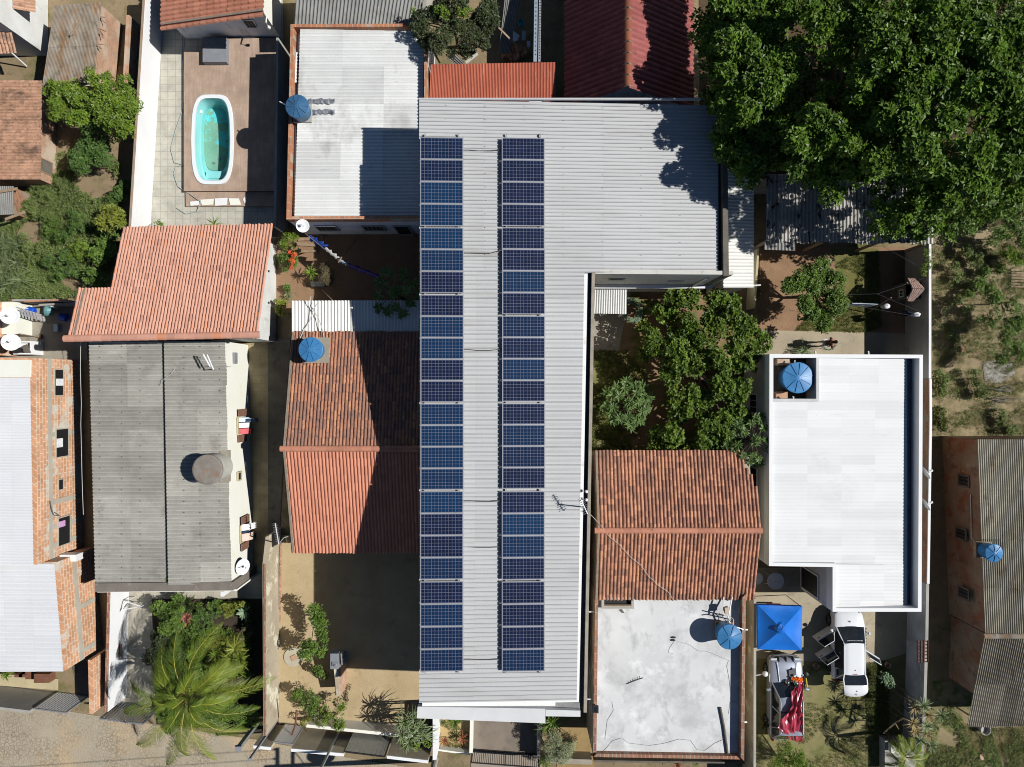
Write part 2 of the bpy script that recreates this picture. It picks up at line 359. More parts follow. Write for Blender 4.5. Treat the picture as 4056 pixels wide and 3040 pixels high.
m_whitefibro = M('white_fibre_cement', (.735,.735,.71), (.655,.655,.635), .5, .85, var=.20, spots=[((.40,.39,.36), .55, .55, .75, (1.,.5,1)), ((.36,.35,.32), 2.4, .62, .8, (.5,4,1))], fine=.08)
m_whiteroof = M('white_coated_sheet', (.71,.71,.705), (.675,.675,.67), .35, .65, var=.06, spots=[((.3,.3,.3), 5.0, .70, .74, (.6,2.4,1)), ((.58,.57,.53), 1.2, .60, .85, (.35,1.8,1)), ((.60,.60,.58), .3, .56, .75)], fine=.03)
m_greyfibro = M('lichen_fibre_cement', (.40,.38,.335), (.33,.315,.275), .8, .92, var=.30, spots=[((.46,.44,.39), 1.6, .55, .72, (.4,2.5,1)), ((.25,.23,.20), .9, .56, .75)], bump=.2, bscale=40, fine=.2)
m_greysheet = M('grey_fibre_cement', (.29,.285,.265), (.22,.215,.2), 1., .9, var=.15, spots=[((.14,.13,.12), 1.2, .55, .72), ((.42,.41,.38), 2.5, .64, .78)], fine=.15)
m_palesheet = M('pale_grey_sheet', (.74,.74,.745), (.70,.705,.715), .4, .7, var=.05, spots=[((.58,.56,.50), 1., .66, .85)], fine=.04)
m_redsheet = M('red_painted_sheet', (.45,.125,.072), (.38,.10,.058), .9, .7, var=.07, spots=[((.56,.24,.16), 2.2, .58, .72, (4,.5,1)), ((.55,.42,.33), 3.5, .68, .8, (3,.6,1))])
m_rustsheet = M('rusty_sheet', (.29,.25,.20), (.2,.165,.125), 1.1, .85, var=.16, spots=[((.24,.12,.05), 1., .5, .68, (2,.5,1)), ((.11,.10,.08), 2.2, .55, .7), ((.40,.40,.38), 2., .62, .75, (4,.5,1))])
m_agedsheet = M('aged_sheet', (.36,.335,.265), (.29,.265,.2), .9, .85, var=.42, spots=[((.15,.085,.045), .8, .55, .72, (2,.6,1)), ((.42,.38,.31), 2.5, .6, .75)], fine=.18)
m_oldzinc = M('worn_zinc_sheet', (.42,.40,.37), (.30,.285,.26), 1.3, .6, var=.3, metal=.2, spots=[((.035,.03,.025), 1.9, .56, .62, (1.6,.8,1)), ((.55,.5,.43), 3, .6, .75, (4,.5,1))])
m_leanto = M('cream_white_sheet', (.80,.79,.74), (.74,.73,.68), .8, .75, var=.04, spots=[((.55,.52,.45), 2.5, .66, .85, (3,.5,1))], fine=.04)
m_terrace = M('white_cement_screed', (.68,.68,.67), (.56,.56,.555), .55, .85, spots=[((.42,.42,.415), .5, .50, .70), ((.47,.47,.465), 1.4, .52, .68, (1,.6,1)), ((.74,.74,.73), .9, .55, .68), ((.36,.36,.35), 5, .70, .82)], fine=.04, bump=.05, lohi=(.3,.7))
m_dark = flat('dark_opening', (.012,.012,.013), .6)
m_glass = M('dark_glass', (.012,.016,.02), (.018,.022,.028), 3, .08, spec=.8, fine=0)
m_wood = M('brown_wood', (.20,.09,.055), (.15,.065,.04), 3, .6, spots=[((.26,.13,.09), 6, .55, .7)])
m_timber = M('bare_timber', (.34,.25,.16), (.25,.18,.115), 5, .85)
m_alu = M('aluminium', (.72,.72,.72), (.66,.66,.66), 3, .35, metal=.6, fine=.03)
m_steel = M('galvanised_steel', (.42,.43,.44), (.34,.35,.36), 5, .4, metal=.5)
m_black = flat('black_plastic', (.018,.018,.02), .5)
m_cable = flat('grey_cable', (.09,.09,.095), .7)
m_palecable = flat('pale_cable', (.55,.53,.48), .7)
m_blue = M('blue_tank_plastic', (.055,.215,.44), (.045,.18,.385), 2., .4, var=.06, spots=[((.12,.32,.54), 2.5, .6, .8), ((.30,.38,.42), 5, .74, .82)], fine=.05)
m_bluedull = M('faded_tank_plastic', (.05,.145,.27), (.042,.12,.23), 2., .5, var=.06, spots=[((.09,.19,.31), 2.5, .6, .8)], fine=.05)
m_whiteplastic = flat('white_plastic', (.80,.80,.79), .4)
m_greybox = M('grey_painted_board', (.25,.26,.28), (.21,.22,.24), 2, .6)

# ---------------------------------------------------------------- ground, street, yards
pit = (P(748,0)[0], P(0,742)[1], P(934,0)[0], P(0,364)[1])       # the pool is dug into the ground
def around_pit(name, x0, y0, x1, y1, z, m):
    mb = MB(); a, b, c, d = pit
    for q in ((x0,y0,a,y1),(c,y0,x1,y1),(a,y0,c,b),(a,d,c,y1)): mb.poly([(q[0],q[1],z),(q[2],q[1],z),(q[2],q[3],z),(q[0],q[3],z)])
    return S(mb.build(name, m))
around_pit('ground', -220, -220, 220, 220, -.02, m_dirt)
sheet('street', [(-900,2690),(0,2775),(420,2842),(860,2908),(1010,2930),(1420,3010),(1760,3060),(2400,3105),(4300,3200),(4300,4200),(-900,4200)], .004, m_street)
around_pit('pool_yard_floor', P(572,0)[0], P(0,905)[1], P(1120,0)[0], P(0,-300)[1], .006, m_pooltile)
sheet('courtyard_floor', [(1090,890),(1700,890),(1700,1240),(1090,1240)], .006, m_redearth)
sheet('sandy_yard', [(1095,2120),(1700,2120),(1700,2900),(1090,2860)], .006, m_sand)
sheet('patio', [(975,1350),(1075,1340),(1062,2245),(990,2330),(975,2330)], .006, m_patio)
sheet('front_patio', [(470,2290),(1062,2246),(1056,2380),(1046,2900),(470,2800)], .010, m_patiogrey)
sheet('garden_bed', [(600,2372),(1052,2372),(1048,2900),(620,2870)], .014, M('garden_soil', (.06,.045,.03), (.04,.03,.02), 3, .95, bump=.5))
sheet('side_passage', [(2240,1160),(2352,1160),(2352,3060),(2205,3060)], .008, M('passage_earth', (.36,.25,.11), (.28,.19,.085), 1.3, .95, bump=.3, spots=[((.08,.1,.03), 3.5, .66, .74)]))
sheet('tree_yard_floor', [(2335,1150),(3012,1150),(3012,1800),(2335,1800)], .010, M('yard_soil', (.30,.20,.11), (.22,.14,.08), .7, .95, bump=.4, spots=[((.12,.13,.03), .5, .5, .58), ((.42,.33,.21), 1.1, .62, .75)]))
sheet('concrete_pad', [(2340,1150),(2500,1150),(2450,1390),(2338,1390)], .014, m_conc)
sheet('yard_grass', [(2336,1391),(2440,1391),(2470,1560),(2440,1795),(2336,1795)], .014, M('mossy_grass', (.13,.155,.035), (.21,.20,.07), 1.2, .95, bump=.5, bscale=40, spots=[((.30,.23,.13), 1.2, .58, .7)]))
sheet('driveway', [(1868,2560),(2140,2560),(2140,2990),(1868,2972)], .012, m_drive)
sheet('driveway_ramp', [(1868,2976),(2145,2994),(2150,3200),(1860,3200)], .016, M('ramp_concrete', (.34,.28,.22), (.28,.235,.185), 1.2, .9, bump=.2))
sheet('right_yard_ground', [(3010,980),(3620,980),(3620,1400),(3010,1400)], .006, m_redearth)
sheet('backyard_path', [(2995,1308),(3560,1320),(3625,1330),(3625,1420),(2990,1420)], .012, M('path_concrete', (.44,.37,.26), (.36,.30,.21), .7, .9, bump=.12, spots=[((.26,.22,.17), .8, .55, .72)]))
sheet('backyard_lawn', [(3290,985),(3480,985),(3490,1300),(3420,1322),(3150,1312),(3200,1250),(3330,1130)], .010, M('lawn', (.135,.14,.035), (.19,.16,.06), 1.6, .95, bump=.6, bscale=40, spots=[((.25,.19,.09), 1.1, .58, .72)]))
sheet('carport_floor', [(2990,2250),(3680,2250),(3680,2560),(3430,2640),(3300,2625),(2990,2612)], .006, M('worn_concrete', (.42,.36,.25), (.34,.285,.2), .8, .9, bump=.15, spots=[((.25,.2,.14), 1.3, .56, .72), ((.50,.45,.35), 2.5, .6, .78)]))
sheet('front_lawn', [(2990,2608),(3300,2628),(3430,2642),(3680,2562),(3690,3120),(2985,3120)], .010, M('dry_lawn', (.27,.225,.11), (.20,.19,.07), 1.1, .95, bump=.6, bscale=40, spots=[((.10,.125,.03), .9, .52, .66), ((.38,.29,.15), 2.2, .58, .75)]))
sheet('utility_yard_floor', [(-60,1195),(345,1195),(345,1425),(-60,1425)], .006, m_conc)
sheet('vacant_lot', [(3690,560),(4300,560),(4300,1745),(3690,1745)], .006, M('dry_weedy_earth', (.36,.28,.165), (.27,.21,.12), 1., .95, bump=.5, spots=[((.19,.165,.08), 2.2, .44, .60), ((.20,.15,.08), 4, .56, .70)]))
sheet('corner_plot', [(3690,2700),(4300,2700),(4300,3300),(3690,3300)], .006, M('weedy_earth', (.30,.235,.13), (.21,.17,.09), 1., .95, bump=.5, spots=[((.09,.11,.03), 1.3, .45, .6)]))
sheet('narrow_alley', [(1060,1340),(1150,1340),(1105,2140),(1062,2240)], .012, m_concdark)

# ---------------------------------------------------------------- the long solar building
ZW, ZE, ZL = 6.3, 6.02, 5.78
hb = T('solar_building', P(1990,1600,0), 'long L shaped building, its pale ribbed metal roof carrying two columns of solar panels', 'building')
wx0 = P(1660,400,ZW)[0]; wxe = P(2308,1500,ZE)[0]; wxl = P(2845,700,ZL)[0]; yN = P(2000,398,6.2)[1]; yL = P(2500,1082,5.9)[1]; yS = P(1900,2782,6.2)[1]
def zroof(x): return ZW+(ZL-ZW)*(x-wx0)/(wxl-wx0)
xe_n, xe_s = P(2330,1085,6)[0], P(2293,2782,6.05)[0]
mb = MB(); nL = 26
corr(mb, (wx0,yN,ZW),(wx0,yL,ZW),(wxl,yL-.02,ZL),(wxl,yN-.06,ZL), 46, .024, rows=5, cols=8, shape='trap')
mb2 = MB(); nS = int((yL-yS)/.2)
A, B = (wx0,yL,ZW), (wx0,yS,ZW)
corr(mb2, A, B, (xe_s-.1,yS,zroof(xe_s)), (xe_n-.18,yL,zroof(xe_n)), nS, .024, rows=3, cols=16, shape='trap')
mb.v += mb2.v; mb.f += [[i+mb.n for i in f] for f in mb2.f]; mb.r += mb2.r; mb.m += mb2.m; mb.n += mb2.n
roof = mb.build('roof', m_metal, hb)
fl = MB(); fl.box((wx0-.02,yN-.02,6.2),(P(2840,400,ZL)[0],yN+.06,ZW+.02)); fl.build('flashing', m_metal, roof)
top = [(wx0+.12,yN-.1,ZW-.12),(wxl-.06,yN-.1,ZL-.12),(wxl-.06,yL+.02,ZL-.12),(xe_n+.02,yL+.02,5.85),(xe_s+.02,yS-.3,5.85),(wx0+.12,yS-.3,ZW-.12)]
mwall = M('building_wall_paint', (.84,.84,.82), (.80,.80,.78), .7, .8, spots=[((.5,.46,.34), 1.4, .6, .8)])
w = walls(hb, top, mwall)
# parapets along the gutters, south ledge
mgut = flat('gutter_metal', (.05,.055,.065), .5)
pz = 6.02
mb = MB(); a = P(2858,400,pz); b = P(2866,1085,pz); mb.prism([(a[0],a[1],pz),(a[0]+.24,a[1],pz),(b[0]+.24,b[1]-.1,pz),(b[0],b[1]-.1,pz)][::-1], 0); mb.build('parapet', m_concdark, hb)
mb = MB(); mb.prism([(xe_n+.16,yL,pz),(xe_n+.30,yL,pz),(xe_s+.36,yS-.55,pz),(xe_s+.22,yS-.55,pz)][::-1], 0); mb.build('parapet', M('worn_coping', (.38,.34,.27), (.28,.25,.2), 2, .9, spots=[((.36,.2,.12), 1.4, .6, .75)]), hb)
mb = MB(); mb.prism([(xe_n+.32,yL-.05,5.98),(xe_n+.32,yL+.12,5.98),(wxl+.62,yL+.08,5.98),(wxl+.62,yL-.09,5.98)], 0); mb.build('parapet', M('south_wall_coping', (.62,.60,.54), (.54,.53,.48), .8, .85, spots=[((.36,.24,.15), 1.6, .60, .72)]), hb)
mb = MB(); mb.poly([(wxl-.1,yN,5.6),(wxl-.1,yL,5.6),(wxl+.3,yL,5.6),(wxl+.3,yN,5.6)]); mb.poly([(xe_n-.35,yL,5.74),(xe_s-.3,yS-.4,5.74),(xe_s+.3,yS-.4,5.74),(xe_n+.24,yL,5.74)]); mb.build('gutter', mgut, hb)
mledge = M('marquee_concrete', (.66,.66,.655), (.61,.61,.605), .8, .8, spots=[((.42,.42,.41), 1.2, .64, .8)], fine=.05)
def ledge(x0, x1, y0a, y0b, y1a, y1b, z, t=.28):
    mb = MB(); mb.prism([P(x0,y0a,z),P(x1,y0b,z),P(x1,y1b,z),P(x0,y1a,z)][::-1], z-t, True, True); return mb
mb = MB(); pts = [P(1654,2800,6.24),P(2160,2808,6.2),P(2160,2866,6.2),P(1651,2846,6.24)]; mb.prism(pts[::-1], 5.95, True, True)
pts = [P(2161,2812,6.19),P(2299,2816,6.17),P(2299,2840,6.17),P(2161,2838,6.19)]; mb.prism(pts[::-1], 5.95, True, True); mb.build('marquee', mledge, hb)
mb = MB(); pts = [P(1656,2778,5.9),P(2296,2784,5.9),P(2298,2815,5.9),P(1654,2806,5.9)]; mb.prism(pts[::-1], 5.7, True, True); mb.build('roof_gutter', M('gutter_groove_shade', (.30,.30,.295), (.22,.22,.215), 2, .8), hb)  # grey of the shaded groove put into the gutter's own colour
# windows in the wall that faces the tree yard
for (pa, pb, za, zb, nm) in ((2412,2474,4.3,4.75,'window'),(2645,2706,3.75,4.15,'window'),(2610,2680,1.0,1.5,'window')):
    zc = (za+zb)/2; xa = P(pa,1100,zc)[0]; xb = P(pb,1100,zc)[0]
    opening(hb, (xa,yL-.06), (xb,yL-.06), (0,-1), za, zb, m_concgrey, m_dark, nm, .05, .03)
mb = MB(); xl0 = P(2340,1100,3)[0]; mb.box((xl0,yL-.26,2.62),(wxl+.62,yL-.095,2.74)); mb.build('wall_ledge', m_white, hb)
mb = MB(); mb.tube([(wxl-.3,yL-.12,5.2),(wxl-.35,yL-.16,3.0),(wxl-.35,yL-.16,.2)], .05); mb.build('drain_pipe', m_whiteplastic, hb)

# roof bolts and stains
mb = MB()
for x in np.arange(wx0+1.2, wxl-.4, 1.75):
    for y in np.arange(yN-.25, yL, -.6): mb.lathe((x, y, zroof(x)+.025), [(.017,0),(.012,.015)], 6)
mb.build('roof_bolts', m_concgrey, roof)['kind'] = 'stuff'

# solar panels: one master, copied along two columns
m_cell = M('solar_cell', (.0075,.015,.050), (.006,.012,.040), .35, .35, var=.2, spec=.25, fine=0)
nt = m_cell.node_tree; b = nt.nodes['Principled BSDF']
oi = nd(nt, 'ShaderNodeObjectInfo'); old = b.inputs['Base Color'].links[0].from_socket
nt.links.new(mixc(nt, maprange(nt, oi.outputs['Random'], .35, .95), old, (.004,.030,.085)), b.inputs['Base Color'])
b.inputs['Coat Weight'].default_value = .10; b.inputs['Coat Roughness'].default_value = .1
m_grid = flat('cell_gap', (.21,.22,.28), .4)
def panel(loc):
    t = T('solar_module', loc, 'solar panel', 'solar panel', 'solar panels in two columns on the metal roof')
    lx, ly = .955, .50; x, y, z = loc
    g = MB(); g.box((x-lx+.03,y-ly+.03,z),(x+lx-.03,y+ly-.03,z+.02), .5, 0)
    cw, ch = (2*lx-.09)/12, (2*ly-.09)/6
    for i in range(12):
        for j in range(6):
            cx, cy = x-lx+.045+cw*(i+.5), y-ly+.045+ch*(j+.5); e = .0052
            g.poly([(cx-cw/2+e,cy-ch/2+e,z+.0215),(cx+cw/2-e,cy-ch/2+e,z+.0215),(cx+cw/2-e,cy+ch/2-e,z+.0215),(cx-cw/2+e,cy+ch/2-e,z+.0215)], None, 1)
    g.build('glass', [m_grid, m_cell], t)
    f = MB(); f.ring([(x-lx,y-ly),(x+lx,y-ly),(x+lx,y+ly),(x-lx,y+ly)], [(x-lx+.024,y-ly+.024),(x+lx-.024,y-ly+.024),(x+lx-.024,y+ly-.024),(x-lx+.024,y+ly-.024)], z-.02, z+.026)
    f.build('frame', m_alu, t); return t
def zp(x): return zroof(x)+.17
gaps = {0: [4,7,12,16,20], 1: [4,8,12,16,20]}
edges = {0: [(545,4),(902,3),(1168,5),(1599,4),(1946,4),(2303,4)], 1: [(547,4),(902,4),(1252,4),(1598,4),(1946,4),(2303,4)]}
ends = {0: [897,1162,1594,1941,2296,2660], 1: [897,1246,1592,1937,2297,2660]}
ordn = ['first','second','third','fourth','fifth','sixth','seventh','eighth','ninth','tenth','eleventh','twelfth']
proto = None
for ci, (pa, pb, side) in enumerate(((1667,1833,'left'),(1989,2157,'right'))):
    k = 0
    for (y0, n), y1 in zip(edges[ci], ends[ci]):
        for i in range(n):
            py = y0+(y1-y0)*(i+.5)/n; drift = (-1 if py > 2000 else 1)*(0 if py < 1000 else 1)
            zz = zp(P((pa+pb)/2,py,6.3)[0]); loc = P((pa+pb)/2+(1.5 if 1000 < py < 1900 else 0), py, zz)
            q = ordn[k] if k < 12 else ordn[23-k]
            lab = '%s blue solar panel from the %s end of the %s column' % (q, 'red sheet' if k < 12 else 'street', side)
            if proto is None: proto = panel(loc); proto['label'] = lab; o = proto
            else: o = copy_tree(proto, loc, lab)
            s = (y1-y0)/n*K*(1-zz/H)/1.004; o.scale = (1, s, 1); o.rotation_euler = (0, math.atan2(ZW-ZL, wxl-wx0), 0); k += 1
mb0 = None
for ci, (pa, pb, side) in enumerate(((1684,1817,'left'),(2006,2141,'right'))):
    for px, wh in ((pa,'west'),(pb,'east')):
        z = zp(P(px,1500,6.3)[0])-.07; a = P(px,530,z); b2 = P(px,2668,z); x = (a[0]+b2[0])/2
        mb = MB(); mb.box((x-.025,b2[1],z-.03),(x+.025,a[1],z+.03)); simple('mounting_rail', mb, m_alu, 'aluminium mounting rail under the %s edge of the %s solar panel column' % (wh, side), 'rail', 'rails under the solar panels')
        mb = MB()
for py, w2, where in ((596,.02,'nearest the red sheet roof'),(1003,.02,'kinked cable below the first third'),(1386,.025,'straight cable beside the second blue tank'),(1985,.045,'thickest cable, in line with the roof antenna'),(2168,.02,'thin cable two panels below the thickest one'),(2612,.02,'last cable before the street')):
    z = zroof(-1)+.05; mb = MB(); x0, x1 = 1834, 1988
    pts = [P(x0+(x1-x0)*t, py+random.uniform(-1,1)+(2 if .2 < t < .8 else 0)-(6 if t > .8 and py == 1003 else 0), z) for t in (0,.15,.4,.7,.85,1)]
    mb.tube(pts, w2/2+.008, 5); simple('cable', mb, m_cable, 'dark cable between the panel columns, '+where, 'cable', 'cables linking the two panel columns')

# ---------------------------------------------------------------- white fibre-cement house beside the pool
def rect(px0, py0, px1, py1, z): return [P(px0,py0,z),P(px1,py0,z),P(px1,py1,z),P(px0,py1,z)]
t = T('sheet_roofed_house', P(1420,500), 'house under white corrugated sheets inside a brick parapet, blue tank on its pool side', 'house')
z = 3.4; o4 = [P(1151,96,z),P(1692,94,z),P(1692,868,z),P(1134,870,z)]
walls(t, [(p[0],p[1],2.85) for p in o4][::-1], m_bluewhite)
parapet(t, o4[:], 2.85, z, .15, m_coping)
mb = MB(); corr(mb, P(1189,112,3.2),P(1166,862,3.2),P(1680,862,3.02),P(1680,112,3.02), 54, .028, rows=3, cols=5, jit=.01); mb.build('roof', m_whitefibro, t)
mb = MB(); mb.box(P(1150,250,2.9), P(1172,850,2.93)); mb.tube([P(1176,210,3.0), P(1172,330,3.0)], .07); mb.build('roof_gutter', m_white, t)
yw = o4[2][1]
for pa, pb, nm in ((1255,1340,'window'),(1440,1525,'window'),(1563,1625,'door')):
    za, zb = (1.0,2.1) if nm == 'window' else (0,2.1)
    xa, xb = P(pa,905,1.5)[0], P(pb,905,1.5)[0]
    opening(t, (xa,yw-.02), (xb,yw-.02), (0,-1), za, zb, m_concgrey, m_dark, nm, .06, .05, bars=(4 if nm == 'window' else 0))
# rear roof behind it
t = T('rear_roof_shed', P(1400,40), 'shed under a grey corrugated roof with lengthwise ribs, behind the white sheet roof', 'shed')
mb = MB(); corr(mb, P(1180,-120,3.3),P(1700,-120,3.3),P(1660,99,2.9),P(1166,97,2.9), 34, .03, rows=1, cols=6); mb.build('roof', m_greysheet, t)
walls(t, [P(1180,-118,2.85),P(1690,-118,2.85),P(1650,92,2.8),P(1172,92,2.8)][::-1], m_concgrey)
# red corrugated lean-to
t = T('red_lean_to', P(1950,320), 'low lean-to under a red corrugated sheet roof between the yard clutter and the solar building', 'shed')
mb = MB(); corr(mb, P(1706,256,3.1),P(2200,247,3.1),P(2201,402,2.85),P(1700,402,2.85), 84, .014, rows=1, cols=10, jit=.02); mb.build('roof', m_redsheet, t)
walls(t, [P(1712,258,2.98),P(2195,250,2.98),P(2195,405,2.8),P(1708,405,2.8)][::-1], m_bluewhite)
# dark red tiled house at the top
t = T('red_tiled_house', P(2490,150), 'dark red tiled gable house half in the shade of the big tree', 'house')
mb = MB(); zR, zE = 5.9, 3.4
xr, xw, xe = P(2487,200,zR)[0], P(2241,200,zE)[0], P(2742,200,zE)[0]; yb = P(2400,402,3.6)[1]-.3; yt = yb+12
tiles(mb, (xr,yb,zR),(xr,yt,zR),(xw,yt,zE),(xw,yb,zE), 46, 9, .045); tiles(mb, (xr,yb,zR),(xr,yt,zR),(xe,yt,zE),(xe,yb,zE), 46, 9, .045)
rf = mb.build('roof', m_tileR, t)
mb = MB(); ridge(mb, (xr,yb,zR+.05), (xr,yt,zR+.05), .17, .5); mb.build('ridge_tiles', M('brown_ridge_tile', (.26,.09,.05), (.22,.07,.04), 2, .8, var=.15), rf)
mb = MB()
for i in range(24): mb.tube([(xr-.2,yb+.5*i,zR+.03),(xr,yb+.5*i,zR+.2),(xr+.2,yb+.5*i,zR+.03)], .025, 4)
mb.build('ridge_mortar', m_mortar, rf)['kind'] = 'stuff'
mb = MB(); s = .35; v = [(xw+s,yb+s,0),(xe-s,yb+s,0),(xe-s,yb+s,zE-.1),(xr,yb+s,zR-.15),(xw+s,yb+s,zE-.1)]; v2 = [(p[0],yt-s,p[2]) for p in v]
def gableprism(v, v2):
    n = len(v); return v+v2, [list(range(n)), list(range(n,2*n))[::-1]]+[[i,n+i,n+(i+1)%n,(i+1)%n] for i in range(n)]
mb.add(*gableprism(v, v2)); mb.build('wall', m_bluewhite, t)

# ---------------------------------------------------------------- pool yard
t = T('pool_house', P(900,70), 'small white pool house under a salmon tiled single slope roof', 'house')
zl, zr = 2.25, 3.6; ys = P(640,122,zl)[1]; xl, xr = P(641,122,zl)[0], P(1045,62,zr)[0]; yn = ys+7
mb = MB(); tiles(mb, (xr,yn,zr),(xr,ys,zr),(xl,ys,zl),(xl,yn,zl), 30, 15, .05); rf = mb.build('roof', m_tileP, t)
mb = MB(); mb.obox(((xl+xr)/2,ys+.28,(zl+zr)/2+.09), np.array([(xr-xl)/2,0,(zr-zl)/2]), (0,.05,0), (0,0,.02)); mb.build('verge_mortar', m_mortar, rf)
xw0, xw1 = P(735,152,0)[0], P(1100,152,0)[0]-.25; yw = P(900,153,0)[1]
zz = lambda x: zl+(zr-zl)*(x-xl)/(xr-xl)-.12
v = [(xw0,yw,0),(xw1,yw,0),(xw1,yw,zz(xw1)),(xw0,yw,zz(xw0))]; v2 = [(p[0],yn-.3,p[2]) for p in v]
mb = MB(); mb.add(*gableprism(v, v2)); mb.build('wall', m_bluewhite, t)
mb = MB(); e0 = P(1113,160,0)[0]; mb.box((xw1+.003,yw-.0,0),(e0,yn,zr-.25)); mb.build('side_wall', m_cream, t)
xa, za = onY(yw,972,98)[0], 1.15; opening(t, (onY(yw,975,100)[0],yw-.02), (onY(yw,1020,105)[0],yw-.02), (0,-1), 1.2, 1.95, m_concgrey, m_dark, 'window', .05, .03, 2)
mb = MB(); q = P(1056,118,2.2); mb.tube([(q[0],yw,2.2),(q[0],yw-.35,2.3),(q[0]+.03,yw-.42,2.05)], .035); mb.lathe((q[0]+.03,yw-.42,1.93), [(.09,0),(.07,.1),(.03,.14)], 10); mb.build('wall_lamp', m_whiteplastic, t)
t = T('pool_deck', P(900,500), 'raised deck of brown board-look planks round the small pool', 'deck')
zd = .26; deck = PP([(730,205),(797,205),(797,155),(1090,150),(1095,758),(728,758)], zd)
rim = []
def poolshape(grow, z, n=56, dz=0):
    out = []; cx, cy, _ = P(841,553.5,z); hx, hy = (841-755)*K*(1-z/H)+grow, (733-374)/2*K*(1-z/H)+grow
    for i in range(n):
        a = 2*math.pi*i/n; ca, sa = math.cos(a), math.sin(a)
        x = math.copysign(abs(ca)**.40, ca); y = math.copysign(abs(sa)**.36, sa)
        x *= 1-.16*abs(y)**2.2; y *= 1-.03*abs(x)**2; out.append((cx+x*hx, cy+y*hy, z))
    return out
hole = poolshape(-.06, zd)
def ring2(mb, A, B, r=.5):
    n = len(A); mb.add(A+B, [[i,(i+1)%n,n+(i+1)%n,n+i] for i in range(n)], r)
cx, cy, _ = P(841,553.5,zd)
def raypoly(p, poly):
    d = np.array([p[0]-cx, p[1]-cy]); best = None
    for i in range(len(poly)):
        a, b2 = np.array(poly[i][:2])-(cx,cy), np.array(poly[(i+1)%len(poly)][:2])-(cx,cy); e = b2-a; den = d[0]*e[1]-d[1]*e[0]
        if abs(den) < 1e-9: continue
        tt = (a[0]*e[1]-a[1]*e[0])/den; uu = (a[0]*d[1]-a[1]*d[0])/den
        if tt > 0 and -1e-6 <= uu <= 1+1e-6 and (best is None or tt < best): best = tt
    return best
inner_rect = PP([(735,360),(1090,360),(1090,750),(735,750)], zd)
mb = MB(); E = []
for p in hole:
    tt = raypoly(p, inner_rect); E.append((cx+(p[0]-cx)*tt, cy+(p[1]-cy)*tt, zd))
ring2(mb, hole, E)
for c in inner_rect:   # corners of the inner rectangle
    k = min(range(len(E)), key=lambda i: (E[i][0]-c[0])**2+(E[i][1]-c[1])**2)
    for k2 in (k-1, k+1):
        mb.poly([E[k], E[k2 % len(E)], c])
mb.poly(PP([(735,360),(735,205.5),(797,205.5),(797,156),(1090,151),(1090,360)], zd))
mb.poly(PP([(728,205),(735,205),(735,758),(728,758)], zd)); mb.poly(PP([(1090,150),(1096,150),(1096,758),(1090,758)], zd)); mb.poly(PP([(735,750),(1090,750),(1090,758),(735,758)], zd))
mb.build('planking', m_deck, t)
mb = MB(); mb.prism([(p[0],p[1],zd-.012) for p in deck][::-1], 0, cap=False); mb.build('riser', M('deck_riser', (.17,.09,.06), (.13,.07,.05), 3, .7), t)
mb = MB(); q = PP([(735,760.5),(1092,760.5),(1090,818),(736,818)], .12); mb.prism(q[::-1], 0); mb.build('step', m_deck, t)
t = T('swimming_pool', (cx,cy,-1.1), 'small fibreglass pool with white rim, turquoise walls and green algae on its floor', 'pool')
mb = MB(); r0, r1, r2, r3 = poolshape(0,zd+.004), poolshape(-.03,zd+.06), poolshape(-.20,zd+.06), poolshape(-.24,zd-.05)
ring2(mb, r0, r1); ring2(mb, r1, r2); ring2(mb, r2, r3); mb.build('rim', M('pool_rim', (.80,.82,.82), (.76,.79,.8), 3, .3, fine=.02), t, True)
m_pool = M('pool_shell', (.32,.72,.70), (.25,.64,.64), 1.3, .3, spots=[((.45,.80,.78), 1.1, .60, .72)], fine=.05)
def scaled(pts, s, z, sx=None, dy=0): return [(cx+(p[0]-cx)*(sx or s), cy+(p[1]-cy)*s+dy, z) for p in pts]
s1 = scaled(r3, .97, -.25); fl = [(cx-.20+(p[0]-cx)*.72, cy+.34+(p[1]-cy)*.78, -.72) for p in r3]
mb = MB(); ring2(mb, r3, s1); ring2(mb, s1, fl); mb.build('shell', m_pool, t, True)
m_alg = M('pool_floor', (.31,.52,.38), (.24,.44,.31), 1.6, .7, spots=[((.16,.74,.76), .62, .535, .55), ((.30,.52,.36), 4, .55, .7)], fine=.2)
mb = MB(); mb.poly(fl); mb.build('floor', m_alg, t)
mb = MB(); ln = [(p[0]*1.012-.012*(cx-.20), cy+.34+(p[1]-cy-.34)*1.012, -.70) for p in fl]; ln2 = [(p[0],p[1],-.712) for p in fl]; ring2(mb, ln, ln2); mb.build('tide_line', flat('pool_grime', (.02,.05,.045), .8), t)
mb = MB(); q = P(860,691,.02); mb.box((q[0]-.75,q[1]-.10,-.70),(q[0]+.40,q[1]+.26,-.32)); mb.build('step', m_pool, t)
mb = MB()
for (px,py) in ((869,630),(848,647)): q = P(px,py,-.71); mb.lathe((q[0],q[1],-.715), [(.075,0),(.07,.03),(.02,.03)], 12)
mb.build('drain', m_steel, t)
mb = MB(); q = P(791,440,0); mb.lathe((q[0],q[1],-.12), [(.09,0),(.085,.03),(.03,.04)], 14, tilt=(.8,-.1,.6)); mb.build('inlet', m_whiteplastic, t)
m_water = bpy.data.materials.new('pool_water'); m_water.use_nodes = True; nt = m_water.node_tree; nt.nodes.remove(nt.nodes['Principled BSDF'])
tr = nd(nt,'ShaderNodeBsdfTransparent'); tr.inputs[0].default_value = (.90,.985,.985,1); gl = nd(nt,'ShaderNodeBsdfGlossy'); gl.inputs[1].default_value = .06
mx = nd(nt,'ShaderNodeMixShader'); fr = nd(nt,'ShaderNodeFresnel'); fr.inputs[0].default_value = 1.33
